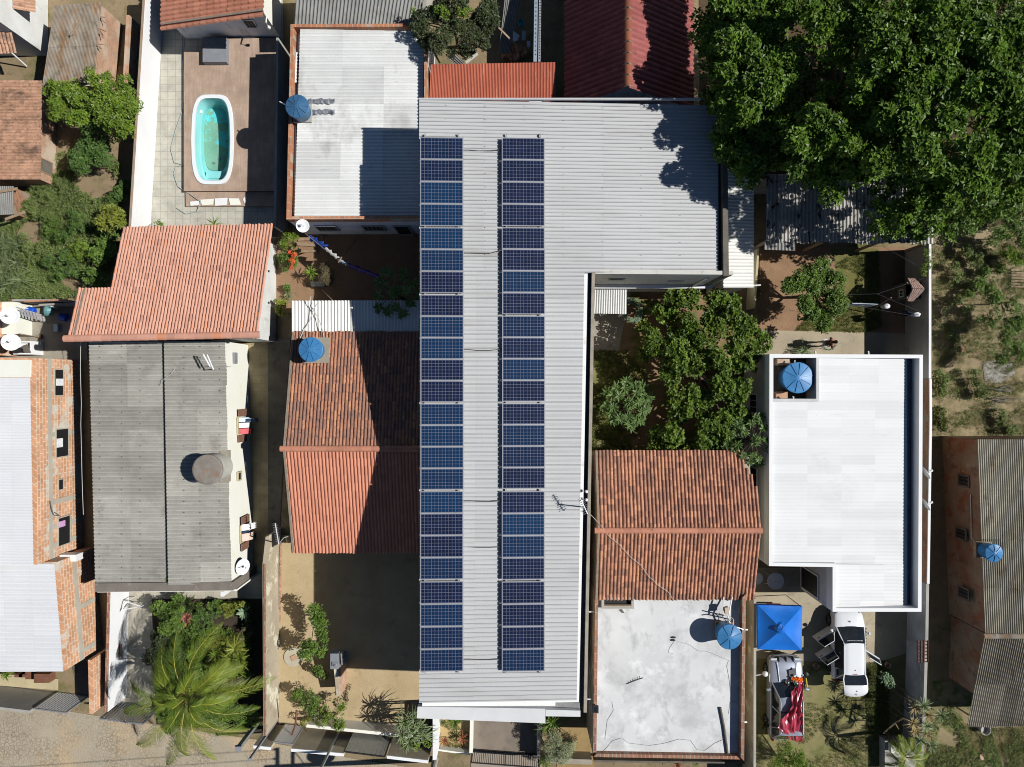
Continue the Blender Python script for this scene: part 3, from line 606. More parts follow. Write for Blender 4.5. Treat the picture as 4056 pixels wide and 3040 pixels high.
nt.links.new(fr.outputs[0], mx.inputs[0]); nt.links.new(tr.outputs[0], mx.inputs[1]); nt.links.new(gl.outputs[0], mx.inputs[2]); nt.links.new(mx.outputs[0], nt.nodes['Material Output'].inputs[0])
mb = MB(); mb.poly(scaled(r3, .955, -.40, .95)); mb.build('water', m_water, t)
mb = MB(); q = P(850,200,.6); mb.box((q[0]-.62,q[1]-.62,zd),(q[0]+.62,q[1]+.66,.62)); t = simple('pool_pump_cover', mb, m_greybox, 'grey box on the deck against the pool house wall', 'box')
mb = MB(); mb.tube([P(730,0,.25),P(722,140,.1),P(722,230,.05),P(735,360,.05),P(722,440,.05),P(695,520,.05),P(676,590,.05),P(690,645,.05),P(730,655,.05),P(697,660,.05),P(688,690,.05),P(705,740,.05),P(760,775,.18),P(795,800,.18),P(780,840,.05),P(735,848,.05),P(700,825,.05)], .022, 5)
simple('garden_hose', mb, flat('hose_green', (.36,.44,.42), .5), 'pale green garden hose winding along the pool deck', 'hose')
for i, (pts, l) in enumerate((([(752,800),(787,796),(790,812),(755,816)],'white stone slab nearest the hose end on the deck step'),([(793,792),(846,788),(843,811),(800,814)],'wedge shaped white slab second from the hose'),([(850,787),(900,784),(898,812),(852,816)],'squarest white slab, middle of the deck step'),([(905,786),(945,787),(955,812),(912,813)],'slanted white slab towards the shaded end of the step'),([(962,790),(970,780),(973,800),(968,806)],'smallest white stone chip on the deck step'))):
    mb = MB(); mb.prism(PP(pts,.155)[::-1], .121); simple('stone_slab', mb, m_cream if i % 2 else m_white, l, 'slab', 'white slabs on the deck step')
t = T('boundary_wall', P(585,400), 'tall white boundary wall between the pool yard and the overgrown garden', 'wall')
mb = MB(); zt = 1.75; mb.prism([P(570,-60,zt),P(581,-60,zt),P(523,905,zt),P(512,905,zt)][::-1], 0); mb.build('wall_panel', m_white, t)
mb = MB(); mb.prism([P(568,-60,zt+.05),P(576,-60,zt+.05),P(517,905,zt+.05),P(509,905,zt+.05)][::-1], zt+.003); mb.build('coping', m_brickold, t)
t = T('boundary_wall', P(1115,500), 'shaded wall between the pool deck and the white sheet-roofed house', 'wall')
mb = MB(); mb.prism([P(1094,150,1.9),P(1103,150,1.9),P(1093,900,1.9),P(1083,900,1.9)][::-1], 0); mb.build('wall_panel', m_concgrey, t)

# ---------------------------------------------------------------- top left corner
cx0, cy0 = P(190,222)[0], P(190,222)[1]
t = T('concrete_house', (cx0-3,cy0+3,0), 'tall pale rendered house at the top corner with small tiled canopies', 'house')
mb = MB(); mb.box((cx0-14,cy0,0),(cx0,cy0+12,6.2)); mb.build('wall', M('pale_render', (.72,.72,.69), (.60,.60,.56), .8, .85, spots=[((.36,.35,.31), 1.3, .58, .78, (1,1,.4))]), t)
def canopy(x0, y0, x1, y1, zz0, axis):
    mb = MB()
    if axis == 'x': tiles(mb, (x0,y0,zz0+.35),(x0,y1,zz0+.35),(x1,y1,zz0),(x1,y0,zz0), max(3,int(abs(y1-y0)/.16)), 2, .04)
    else: tiles(mb, (x0,y0,zz0+.35),(x1,y0,zz0+.35),(x1,y1,zz0),(x0,y1,zz0), max(3,int(abs(x1-x0)/.16)), 2, .04)
    return mb
canopy(cx0+.03, P(0,45,2.4)[1], cx0+.85, P(0,-60,2.4)[1], 2.3, 'x').build('tile_canopy', m_tileA, t)
canopy(P(-60,130,2.4)[0], cy0-.03, P(54,130,2.4)[0], cy0-.85, 2.2, 'y').build('tile_canopy', m_tileA, t)
mb = MB(); mb.tube([(P(0,215,1.8)[0],cy0-.1,2.2),(P(105,290,.1)[0],cy0-.6,.1)], .04); mb.build('drain_pipe', m_white, t)
t = T('rusty_shed', P(300,180), 'low shed under rust streaked corrugated sheets against a bare brick wall', 'shed')
pz = 2.0; A, B, Cc, D = P(216,22,pz), P(402,10,pz), P(372,345,1.8), P(166,350,1.8)
mb = MB(); corr(mb, A, B, Cc, D, 36, .015, rows=2, cols=5, jit=.05); mb.build('roof', m_rustsheet, t)
walls(t, [(A[0]+.1,A[1]-.1,1.8),(B[0]-.05,B[1]-.1,1.8),(Cc[0]-.05,Cc[1]+.1,1.7),(D[0]+.1,D[1]+.1,1.7)][::-1], m_brickpale)
mb = MB()
for (p0, p1) in (((392,62),(418,92)),((388,112),(420,125)),((390,118),(408,150)),((384,178),(410,176)),((383,180),(402,194)),((392,66),(416,70))): mb.tube([P(*p0,1.95),P(*p1,1.9)], .03, 5)
mb.build('rafter', m_timber, t)
mb = MB(); mb.tube([P(278,142,2.08),P(318,82,2.08)], .035, 5); simple('wooden_pole', mb, m_timber, 'pale stick lying on the rusty shed roof', 'stick')
t = T('boundary_wall', P(500,150), 'low brick wall in shadow beside the rusty shed', 'wall')
mb = MB(); mb.prism([P(500,60,.9),P(512,60,.9),P(498,330,.9),P(486,330,.9)][::-1], 0); mb.build('wall_panel', m_brickpale, t)
t = T('old_tiled_house', P(60,500), 'old house under faded orange clay tiles beside the overgrown garden', 'house')
zr, ze = 3.1, 2.0
A, B, Cc, D = P(-180,316,2.9), P(165,320,2.1), P(161,712,2.1), P(-180,712,2.9)
mb = MB(); tiles(mb, A, D, Cc, B, 30, 20, .045); mb.build('roof', m_tileA, t)
xe = P(222,500)[0]; v = [(A[0],B[1]-.25,2.6),(xe,B[1]-.25,1.9),(xe,Cc[1]+.25,1.9),(A[0],Cc[1]+.25,2.6)]
walls(t, v[::-1], m_brickpale)
opening(t, (xe+.01,P(0,690,.8)[1]), (xe+.01,P(0,635,.8)[1]), (1,0), .3, 1.4, m_timber, m_concdark, 'shutter', .05, .03)
t = T('sheet_lean_to', P(30,800), 'small lean-to of grey corrugated sheets with planks on it', 'shed')
mb = MB(); corr(mb, P(-60,738,1.7),P(55,738,1.7),P(52,850,1.5),P(-60,855,1.5), 14, .015, cols=3); mb.build('roof', m_greysheet, t)
walls(t, [P(-58,742,1.6),P(50,742,1.6),P(47,845,1.42),P(-58,850,1.42)][::-1], m_brickold)
for (p0,p1,l) in (((0,760),(70,748),'weathered plank across the far end of the small lean-to'),((20,870),(100,840),'cream board leaning at the corner of the small lean-to')):
    mb = MB(); a = np.array(P(*p0,1.75)); b2 = np.array(P(*p1,1.72)); d = (b2-a)/2; n = np.array([-d[1],d[0],0]); n = n/np.linalg.norm(n)*.07; mb.obox((a+b2)/2, d, n, (0,0,.015)); simple('plank', mb, m_timber, l, 'plank')

# ---------------------------------------------------------------- salmon tiled roof, left of centre
t = T('salmon_tiled_house', P(650,1150), 'house under one broad salmon clay tile slope stepped at one corner', 'house')
zn, zs = 2.85, 4.75
D1, C1 = P(483,905,zn), P(1077,892,zn); A1, B1 = P(277,1344,zs), P(1016,1331,zs)
D0 = (A1[0]-.15,D1[1]-.02,zn); A0 = (A1[0]-.15,A1[1],zs); B0 = (C1[0],B1[1],zs); C0 = (C1[0]+.05,C1[1],zn)
clip = [A0, (C0[0]+1,B0[1]-1,0), (C0[0]+1,C0[1]+1,0), (P(460,1000,3.3)[0],D1[1]+1,0), (P(443,1100,3.7)[0],P(434,1147,3.85)[1],0), (A0[0]-1,P(312,1149,3.9)[1],0), (A0[0]-1,A0[1]-1,0)]
mb = MB(); tiles(mb, A0, B0, C0, D0, 58, 16, .05, clip); rf = mb.build('roof', m_tileG, t)
mb = MB(); ridge(mb, (A0[0]-.1,A0[1]+.02,zs+.04), (B0[0]+.1,B0[1]+.05,zs+.04), .17, .42); mb.build('ridge_tiles', m_tileG, rf)
mb = MB(); sl = np.array([0,D0[1]-A0[1],zn-zs]); 
for xx, v0, v1 in ((C0[0]-.22,.0,1.),(A0[0]+.35,0.,.44)):
    c = np.array([xx,A0[1],zs+.055])+sl*(v0+v1)/2; mb = MB(); mb.obox(c, (.05,0,0), sl*(v1-v0)/2, (0,0,.02)); mb.build('verge_mortar', m_mortar, rf)
yst = P(434,1147,3.85)[1]; xst = P(443,1147,3.85)[0]; xg = P(1094,1100)[0]
zat = lambda y: zs+(zn-zs)*(y-A0[1])/(D0[1]-A0[1])-.14
mb = MB(); v = [(xst+.25,A0[1]+.15,0),(xst+.25,A0[1]+.15,zat(A0[1]+.15)),(xst+.25,D0[1]-.3,zat(D0[1]-.3)),(xst+.25,D0[1]-.3,0)]; mb.add(*gableprism(v, [(xg,p[1],p[2]) for p in v])); mb.build('wall', MATS['pale_render'], t)
mb = MB(); v = [(A0[0]+.3,A0[1]+.15,0),(A0[0]+.3,A0[1]+.15,zat(A0[1]+.15)),(A0[0]+.3,yst-.25,zat(yst-.25)),(A0[0]+.3,yst-.25,0)]; mb.add(*gableprism(v, [(xst+.24,p[1],p[2]) for p in v])); mb.build('wall', m_brickpale, t)
mb = MB(); 
for py in (1075,1200): y, zq = onX(xg, 1062, py); mb.box((xg,y-.05,zq-.05),(xg+.06,y+.05,zq+.05))
mb.build('vent', m_black, t)

# ---------------------------------------------------------------- grey corrugated house with cream wall
t = T('grey_roofed_house', P(650,1850), 'cream walled house under two dark grey corrugated roof slopes', 'house')
ze, zv = 2.95, 2.75
xA, xB = P(353,1360,ze)[0], P(918,2300,ze)[0]; yT, yB = P(600,1352,ze)[1], P(600,2312,ze)[1]; xm = P(652,1800,3.0)[0]
xLt, xLb, xRt, xRb = P(352,1355,ze)[0], P(377,2306,ze)[0], P(893,1345,ze)[0], P(918,2304,ze)[0]; xMt, xMb = P(640,1355,3.1)[0], P(657,2305,3.1)[0]
mb = MB(); corr(mb, (xLt,yT,ze),(xLb,yB,ze),(xMb,yB,3.0),(xMt,yT,3.0), 65, .028, rows=2, cols=11, jit=.01)
corr(mb, (xMt+.16,yT,3.2),(xMb+.16,yB,3.2),(xRb,yB,ze),(xRt,yT,ze), 65, .028, rows=2, cols=11, jit=.01); rf = mb.build('roof', m_greyfibro, t)
mb = MB()
for u in (.3,.55,.85): 
    for k in range(22): 
        y = yT+(yB-yT)*(k+.5)/22; mb.lathe((xMt+(xLt-xMt)*u, y, 3.0-.05*u+.03), [(.024,0),(.015,.025)], 6); mb.lathe((xMt+.2+(xRt-xMt)*u, y, 3.2-.25*u+.03), [(.024,0),(.015,.025)], 6)
mb.build('roof_bolts', m_black, rf)['kind'] = 'stuff'
wl = [(xLt+.25,yT-.02,2.85),(xRt-.02,yT-.02,2.85),(xRb-.02,yB-.2,2.85),(xLb+.25,yB-.2,2.85)]
walls(t, wl[::-1], m_cream)
mb = MB(); a, b2 = P(375,2312,3.1), P(924,2306,3.1); mb.prism([a,b2,(b2[0],b2[1]-.42,3.1),(a[0],a[1]-.42,3.1)][::-1], 0); mb.build('parapet', M('mossy_parapet', (.22,.19,.16), (.16,.14,.115), 1.5, .9, spots=[((.3,.27,.23), 3, .55, .7)]), t)
mb = MB(); mb.prism([(a[0],a[1]-.421,2.9),(b2[0]+.1,b2[1]-.421,2.9),(b2[0]+.1,b2[1]-.5,2.9),(a[0],a[1]-.5,2.9)][::-1], 0); mb.build('front_wall', m_cream, t)
mb = MB(); mb.box((P(925,2340,1)[0],yB-.75,0),(P(952,2340,.5)[0],yB-.5,2.6)); mb.build('porch_column', m_white, t)
def wallx(y): return xRt+(xRb-xRt)*(y-yT)/(yB-yT)
mshut = M('brown_shutter', (.235,.125,.085), (.19,.10,.07), 4, .6)
def eastwin(py0, py1, za, zb, folded=True):
    zc = (za+zb)/2; X = wallx(P(0,(py0+py1)/2,zc)[1])+.03; y0, y1 = P(0,py0,zc)[1], P(0,py1,zc)[1]
    w = opening(t, (X,y1), (X,y0), (1,0), za, zb, m_yellowwall, m_dark, 'window', .07, .04)
    if folded:
        L = (y0-y1)*.42
        for s, yy in ((1,y0),(-1,y1)):
            mb = MB(); c = (X+.06, yy+s*(L/2+.03), zc); mb.obox(c, (.018,0,0), (0,L/2,0), (0,0,(zb-za)/2-.02))
            for k in (-1,1): mb.obox((X+.082,c[1]+k*L/4,zc), (.008,0,0), (0,L/4-.04,0), (0,0,(zb-za)/2-.08))
            mb.build('shutter', mshut, t)
    return X, y0, y1
W1 = eastwin(1652,1720,.75,1.85); W2 = eastwin(2075,2145,.75,1.85); W3 = eastwin(1868,1905,1.5,2.0,False)
# chalk-pale patches of air-conditioning plate and brackets
mb = MB(); X = wallx(P(0,1420,2)[1]); y, zq = onX(X+.05, 940, 1420); mb.box((X,y-.28,1.75),(X+.1,y+.28,2.1)); mb.build('vent', m_greybox, t)
def dish(px, py, z, r, nrm, label, mount, group='white satellite dishes'):
    q = np.array(P(px,py,z)); t = T('satellite_dish', q, label, 'satellite dish', group)
    prof = [(.001,.0)]+[(r*k/6, .30*r*(k/6)**2) for k in range(1,7)]+[(r*1.0,.30*r+.02),(r*.97,.30*r+.02)]+[(r*k/6*.98, .30*r*(k/6)**2+.022) for k in range(5,0,-1)]
    mb = MB(); mb.lathe(q, prof, 28, cap=False, tilt=nrm); mb.build('reflector', m_white, t, True)
    n = Vector(nrm).normalized(); f = Vector(q)+n*r*1.05; sd = n.cross(Vector((0,0,1))); sd = sd.normalized() if sd.length > .05 else Vector((1,0,0))
    mb = MB(); mb.tube([Vector(q)+sd.cross(n)*r*.95+n*.2*r, f], .02, 5); mb.build('feed_arm', m_whiteplastic, t)
    mb = MB(); mb.lathe(f, [(.06,-.06),(.06,.06),(.03,.08)], 10, tilt=nrm); mb.build('feed_horn', m_whiteplastic, t)
    mb = MB(); mb.tube([Vector(q)-n*.02, Vector(mount)+Vector((0,0,.15)), mount], .03, 6); mb.build('mount', m_steel, t)
q = P(1005,2250,1.2); dish(955,2245,2.2,.40,(.85,.0,.55),'white satellite dish on the cream wall above the front patio corner',(wallx(P(0,2245,2.2)[1])+.02,P(0,2245,2.2)[1],2.0))
# concrete water tank on that roof
t = T('concrete_water_tank', P(830,1862,3.0), 'round concrete water tank with a mossy lid on the grey roof', 'water tank')
q = P(820,1862,4.25); r = .72
mb = MB(); mb.lathe((q[0]+.02,q[1],2.9), [(r*.93,0),(r*.95,1.2)], 32); mb.build('barrel', M('tank_concrete', (.50,.48,.42), (.42,.40,.34), 2, .85), t)
mb = MB(); mb.lathe((q[0],q[1],4.08), [(r*.9,0),(r,.02),(r,.14),(r*.9,.17),(.01,.19)], 36); mb.build('lid', M('mossy_lid', (.27,.24,.205), (.20,.175,.15), 3, .95, spots=[((.27,.16,.09), 2.2, .54, .68), ((.30,.28,.25), 4, .6, .75)]), t)
mb = MB(); a = P(870,1850,3.05); mb.box((a[0],a[1]-.75,2.72),(P(905,1850,3)[0],a[1]+.8,3.02)); mb.build('base_slab', m_conc, t)
mb = MB(); a = np.array(P(737,1366,3.3)); 
mb.tube([P(845,1463,3.15),P(845,1463,3.8),P(820,1405,4.0)], .03); mb.tube([P(805,1405,3.95),P(832,1453,3.95)], .04, 6); simple('roof_antenna', mb, m_whiteplastic, 'white bar antenna on a bent mast above the dark grey roof', 'antenna')
mb = MB(); mb.tube([P(915,1453,3.0),P(860,1450,3.06),P(832,1452,3.5)], .015, 4); mb.tube([P(694,1458,3.2),P(680,1480,3.25),P(645,1505,3.2),P(632,1530,3.05)], .015, 4); simple('cable', mb, m_palecable, 'pale loose antenna wires on the dark grey roof', 'cable')

# ---------------------------------------------------------------- clothes hung from the two shuttered windows
def cloth(name, X, y0, y1, z0, z1, out, m, label, group=None, cat='laundry'):
    mb = MB(); n = 9; V = []; th = .02
    for i in range(n):
        for j in range(6):
            y = y0+(y1-y0)*i/(n-1); v = j/5; V.append((X+out*(1-(1-v)**2)+.03*math.sin(i*2.1+j*.6)*v, y, z1+(z0-z1)*v**1.3))
    F = [[i*6+j,(i+1)*6+j,(i+1)*6+j+1,i*6+j+1] for i in range(n-1) for j in range(5)]
    m0 = len(V); V += [(a-th,b2,c) for a,b2,c in V]; F += [[m0+k for k in f[::-1]] for f in F]
    for i in range(n-1): F += [[i*6,m0+i*6,m0+(i+1)*6,(i+1)*6],[i*6+5,(i+1)*6+5,m0+(i+1)*6+5,m0+i*6+5]]
    mb.add(V, F); return simple(name, mb, m, label, cat, group, True)
mc = {k: M('cloth_'+k, c, tuple(x*.85 for x in c), 5, .9, spec=.1) for k, c in dict(white=(.78,.78,.77), navy=(.03,.05,.10), pink=(.62,.14,.15), grey=(.42,.42,.45), pale=(.62,.70,.78), peach=(.78,.55,.45), blue=(.03,.08,.42), purple=(.12,.07,.32), orange=(.75,.14,.01), green=(.07,.19,.11), lilac=(.62,.36,.60)).items()}
X, ya, yb = W1; L = ya-yb; g = 'laundry airing on the shuttered windows'
cloth('towel', X+.05, ya-.02*L, ya-.28*L, 1.2, 1.75, .35, mc['pale'], 'pale blue garment airing on the window with straight shutters', g)
cloth('trousers', X+.10, ya-.08*L, ya-.30*L, .85, 1.55, .62, mc['grey'], 'grey and white trousers draped out furthest from the window', g)
cloth('trousers', X+.12, ya-.10*L, ya-.28*L, 1.3, 1.6, .40, mc['navy'], 'dark navy shorts over the grey trousers at the window', g)
cloth('towel', X+.06, ya-.33*L, ya-.62*L, 1.15, 1.75, .36, mc['white'], 'crumpled white cloth between blue and pink laundry', g)
cloth('towel', X+.06, ya-.66*L, ya-.98*L, 1.0, 1.75, .42, mc['pink'], 'round pink cloth hanging from the window with straight shutters', g)
X, ya, yb = W2; L = ya-yb
cloth('towel', X+.05, ya+.05*L, ya-.30*L, .95, 1.78, .45, mc['white'], 'bulky white sheet on the window with half open shutters', g)
cloth('towel', X+.05, ya-.34*L, ya-.44*L, 1.45, 1.72, .25, mc['navy'], 'narrow dark cloth between the white laundry', g)
cloth('towel', X+.05, ya-.48*L, ya-.90*L, 1.05, 1.74, .36, mc['peach'], 'peach coloured cloth at the window with half open shutters', g)
cloth('towel', X+.30, ya-.62*L, ya-.90*L, .9, 1.25, .18, mc['green'], 'small green and blue printed cloth below the peach one', g)

# ---------------------------------------------------------------- brick house at the left edge
t = T('brick_house', P(130,2000), 'unplastered brick house under pale grey sheet roofs at the left edge', 'house')
XU = P(335,1900)[0]; XLo = P(397,2500)[0]; zU, zLo = 3.75, 3.15
yU0, yU1 = P(140,1418,zU)[1], P(147,2240,zU)[1]; yL1 = P(255,2660,zLo)[1]
rot = lambda x0, y, k=.011: x0+k*(yU0-y)
mb = MB(); mb.prism([(rot(XU,yU0)-.1-8,yU0,zU-.1),(rot(XU,yU0)-.18,yU0,zU-.1),(rot(XU,yU1)-.18,yU1,zU-.1),(rot(XU,yU1)-8,yU1,zU-.1)][::-1], 0); wu = mb.build('wall', m_brick, t)
mb = MB(); mb.prism([(XLo-9,yU1-.02,zLo-.1),(XLo-.3,yU1-.02,zLo-.1),(XLo+.12,yL1,zLo-.1),(XLo-9,yL1,zLo-.1)][::-1], 0); mb.build('wall', m_brick, t)
mbm = M('concrete_beam', (.46,.42,.34), (.40,.36,.29), 1.5, .9, spots=[((.52,.26,.13), 2.5, .62, .72)])
mb = MB()
for xx0, xx1, ya, yb, zz in ((rot(XU,yU0)-.18,rot(XU,yU1)-.18,yU0,yU1,2.55),(XLo-.3,XLo+.12,yU1-.05,yL1,1.75)):
    mb.prism([(xx0-.1,ya,zz+.16),(xx0+.015,ya,zz+.16),(xx1+.015,yb,zz+.16),(xx1-.1,yb,zz+.16)][::-1], zz-.14)
for py in (1715,1975,2070,2140): y, q = onX(XU-.1, 270, py); mb.box((rot(XU,y)-.3,y-.12,0),(rot(XU,y)-.163,y+.12,2.4))
for py in (2390,2560): y = P(0,py,1)[1]; f = (y-yU1)/(yL1-yU1); mb.box((XLo-.5+.42*f,y-.13,0),(XLo-.285+.42*f,y+.13,1.6))
mb.build('concrete_beam', mbm, t)
mb = MB(); corr(mb, (P(-200,1490,zU)[0],yU0-.95,zU+.1),(P(-200,1490,zU)[0],yU1,zU+.1),(rot(XU,yU1)-.25,yU1,zU-.02),(rot(XU,yU0)-.3,yU0-.95,zU-.02), 60, .02, rows=4, cols=8); mb.build('roof', m_palesheet, t)
mb = MB(); corr(mb, (P(-200,2240,zLo)[0],yU1-.06,zLo+.1),(P(-200,2240,zLo)[0],yL1,zLo+.1),(XLo+.08,yL1,zLo),(XLo-.36,yU1-.06,zLo), 42, .02, rows=4, cols=6); mb.build('roof', m_palesheet, t)
mb = MB(); mb.prism([(P(-200,1430,zU)[0],yU0-.1,zU-.05),(rot(XU,yU0)-.3,yU0-.1,zU-.05),(rot(XU,yU0)-.32,yU0-.93,zU-.05),(P(-200,1430,zU)[0],yU0-.93,zU-.05)][::-1], zU-.3, True, True); mb.build('roof_slab', m_cream, t)
def bw(px, py0, py1, za, zb, bars=0):
    zc = (za+zb)/2; y0, y1 = P(0,py0,zc)[1], P(0,py1,zc)[1]; X = rot(XU,(y0+y1)/2)-.18+.02
    return opening(t, (X,y1), (X,y0), (1,0), za, zb, mbm, m_dark, 'window', .05, .03, bars), X, y0, y1
f, X, y0, y1 = bw(220,1462,1570,1.5,2.25); mb = MB(); mb.box((X+.03,y0-.85,1.6),(X+.06,y0-.5,2.15)); mb.build('curtain', mc['white'], f)
f, X, y0, y1 = bw(230,1697,1812,1.15,2.2); mb = MB(); mb.box((X+.03,y0-.95,1.7),(X+.06,y0-.5,2.15)); mb.build('curtain', mc['white'], f)
bw(220,1897,1943,1.6,2.05)
f, X, y0, y1 = bw(235,2045,2160,1.1,2.1); mb = MB(); mb.box((X+.03,y0-.5,1.6),(X+.07,y0-.2,2.05)); mb.build('curtain', mc['lilac'], f)
t2 = T('air_conditioner', (XU,P(0,2205,2)[1],1.6), 'white air conditioner outdoor unit on the brick wall', 'air conditioner')
y = P(0,2208,1.9)[1]; X = rot(XU,y)-.17; mb = MB(); mb.box((X+.06,y-.18,1.5),(X+.9,y+.16,2.05)); mb.build('casing', m_whiteplastic, t2)
mb = MB(); mb.box((X,y-.16,1.44),(X+.95,y-.12,1.49)); mb.box((X,y+.10,1.44),(X+.95,y+.14,1.49)); mb.build('bracket', m_steel, t2)
mb = MB(); mb.lathe((X+.48,y-.185,1.78), [(.22,0),(.2,.01),(.03,.012)], 20, tilt=(0,-1,0)); mb.build('fan_grille', m_greybox, t2)
mb = MB(); q = rot(XU,P(0,2040,2.6)[1])-.1; mb.tube([(q,P(0,1985,2.7)[1],2.75),(q+.05,P(0,2020,2.7)[1],2.7),(q+.03,P(0,2043,2.6)[1],2.5),(q+.25,P(0,2048,2.4)[1],2.3),(q+.1,P(0,2030,2.4)[1],2.5)], .02, 5); simple('cable', mb, m_cable, 'coiled black cable hanging on the brick wall', 'cable')
mb = MB(); mb.tube([P(320,1350,2.6),P(318,1460,2.2),P(322,1600,2.0),P(320,1680,2.0),P(325,1900,2.0),P(330,2040,2.2)], .014, 4); simple('cable', mb, m_palecable, 'long pale wire running down the alley by the brick house', 'cable')
# rear annex of the brick house with dishes, ladder and buckets
t = T('brick_annex', P(20,1290), 'brick annex wall above the small utility yard, two white dishes fixed to it', 'building')
XA = P(72,1290)[0]; mb = MB(); mb.prism([(XA-8,P(0,1180,2.6)[1],2.6),(XA-.0,P(0,1186,2.6)[1],2.6),(XA-.0,P(0,1404,2.6)[1],2.6),(XA-8,P(0,1404,2.6)[1],2.6)][::-1], 0); mb.build('wall', m_brick, t)
XA2 = P(128,1290)[0]; mb = MB(); mb.box((XA+.003,P(0,1330)[1],0),(XA2,P(0,1208)[1],1.2)); mb.build('washing_ledge', m_cream, t)
mb = MB(); mb.ring([P(52,1352,.9)[:2],P(126,1352,.9)[:2],P(126,1405,.9)[:2],P(52,1405,.9)[:2]], [P(58,1358,.9)[:2],P(118,1358,.9)[:2],P(118,1399,.9)[:2],P(58,1399,.9)[:2]], 0, .9); mb.poly(PP([(56,1356),(120,1356),(120,1401),(56,1401)],.55)); mb.build('wash_tank', m_white, t)
dish(42,1253,2.75,.42,(.35,.05,.9),'upper white dish on the brick annex, beside the ladder',(XA-.05,P(0,1253,2.6)[1],2.6)); dish(46,1358,2.75,.42,(.4,.1,.9),'lower white dish on the brick annex, above the wash tank',(XA-.05,P(0,1358,2.6)[1],2.6))
mb = MB(); q = P(70,1388,.95); mb.box((q[0]-.2,q[1]-.13,.9),(q[0]+.24,q[1]+.13,1.12)); mb.box((q[0]-.1,q[1]-.16,1.12),(q[0]+.2,q[1]+.1,1.2)); simple('washing_pump', mb, m_black, 'black pump on the rim of the wash tank', 'pump')
mb = MB(); a = [P(p,q,.97) for p,q in ((86,1374),(105,1364),(121,1398),(96,1398))]; mb.prism(a[::-1], .91, True, True); simple('wooden_board', mb, m_concdark, 'tilted brown board lying over the wash tank', 'board')
t = T('ladder', P(170,1270), 'aluminium ladder leaning over the utility yard', 'ladder'); mb = MB(); a0, a1 = np.array(P(186,1266,.05)), np.array(P(72,1232,1.9)); s = np.array([.09,-.28,0])*.6
mb.tube([a0-s,a1-s], .025, 5); mb.tube([a0+s,a1+s], .025, 5); mb.build('rail', m_alu, t); mb = MB()
for k in range(1,9): c = a0+(a1-a0)*k/9; mb.obox(c, s, np.array([.05,.02,0]), (0,0,.012))
mb.build('rung', m_alu, t)
def bucket(px, py, r, h, m, label, z=0, inner=None, group=None, name='bucket'):
    q = P(px,py,z+h); t = T(name, (q[0],q[1],z), label, name, group); mb = MB(); mb.lathe((q[0],q[1],z), [(r*.8,0),(r,h),(r*.94,h),(r*.85,h*.6),(.01,h*.55)], 20); mb.build('shell', m, t, False)
    mb = MB(); mb.lathe((q[0],q[1],z+h), [(r*1.05,-.02),(r*1.06,.012),(r*.95,.015),(r*.94,-.02)], 20, cap=False); mb.build('rim', inner or m, t); return t
mbl = flat('bright_blue_plastic', (.01,.09,.55), .4); mtl = flat('teal_plastic', (.10,.25,.26), .5); mbb = flat('cyan_plastic', (.02,.30,.60), .4)
bucket(95,1252,.105,.25,mbb,'bright blue bucket with white rim under the ladder', .3, m_whiteplastic)
t = T('plastic_drum', P(188,1228), 'large teal plastic drum lying in the utility yard corner', 'drum'); mb = MB(); a, b2 = np.array(P(178,1228,.5)), np.array(P(214,1232,.3)); mb.tube([a,a*.7+b2*.3,b2], [.32,.34,.27], 18); mb.build('barrel', mtl, t)
mb = MB(); mb.lathe(a, [(.2,-.02),(.2,.03),(.16,.05),(.02,.04)], 16, tilt=(-.7,.05,.7)); mb.build('lid', flat('pale_lid', (.45,.52,.46), .4), t)
for px,py,l,zz in ((124,1232,'sunlit blue plastic drum behind the ladder',.3),(252,1258,'blue plastic drum lying in the shadow of the salmon roof',.0)):
    mb = MB(); a = P(px-14,py-3,zz+.22); b2 = P(px+14,py+3,zz+.22); mb.tube([a,lerp(a,b2,.1),lerp(a,b2,.9),b2], [.16,.2,.2,.15], 16); simple('plastic_drum', mb, mbl, l, 'drum')
mb = MB(); q = P(222,1300,.1); mb.box((q[0]-.1,q[1]-.2,.01),(q[0]+.12,q[1]+.2,.16)); simple('litter_box', mb, mc['pale'], 'pale blue carton on the shaded yard floor', 'carton')
t = T('broom', P(140,1332), 'long handled broom propped on the washing ledge', 'broom'); mb = MB(); mb.tube([P(75,1322,1.3),P(136,1333,.12)], .015, 5); mb.build('handle', m_timber, t); mb = MB(); mb.tube([P(136,1333,.12),P(165,1334,.04)], [.03,.12], 8); mb.build('bristles', m_timber, t)
mb = MB(); mb.tube([P(70,1214,1.5),P(112,1224,1.25)], .018, 5); mb.tube([P(200,1213,1.0),P(226,1222,.9)], .018, 5); simple('plastic_pipes', mb, m_whiteplastic, 'thin white pipes lying over the drums in the utility yard', 'pipe')
t = T('garden_wall', P(190,1195), 'low brick garden wall closing the utility yard', 'wall'); mb = MB(); mb.prism([P(48,1186,1.3),P(264,1187,1.3),P(264,1193,1.3),P(48,1194,1.3)][::-1], 0); mb.build('wall_panel', m_concgrey, t); mb = MB(); mb.prism([P(96,1192,1.36),P(266,1186,1.36),P(266,1191,1.36),P(96,1198,1.36)][::-1], 1.303); mb.build('coping', m_coping, t)
t = T('garden_wall', P(240,1208), 'grey topped low wall inside the utility yard', 'wall'); mb = MB(); mb.prism([P(153,1205,.9),P(300,1198,.9),P(300,1206,.9),P(153,1213,.9)][::-1], 0); mb.build('wall_panel', m_concgrey, t)

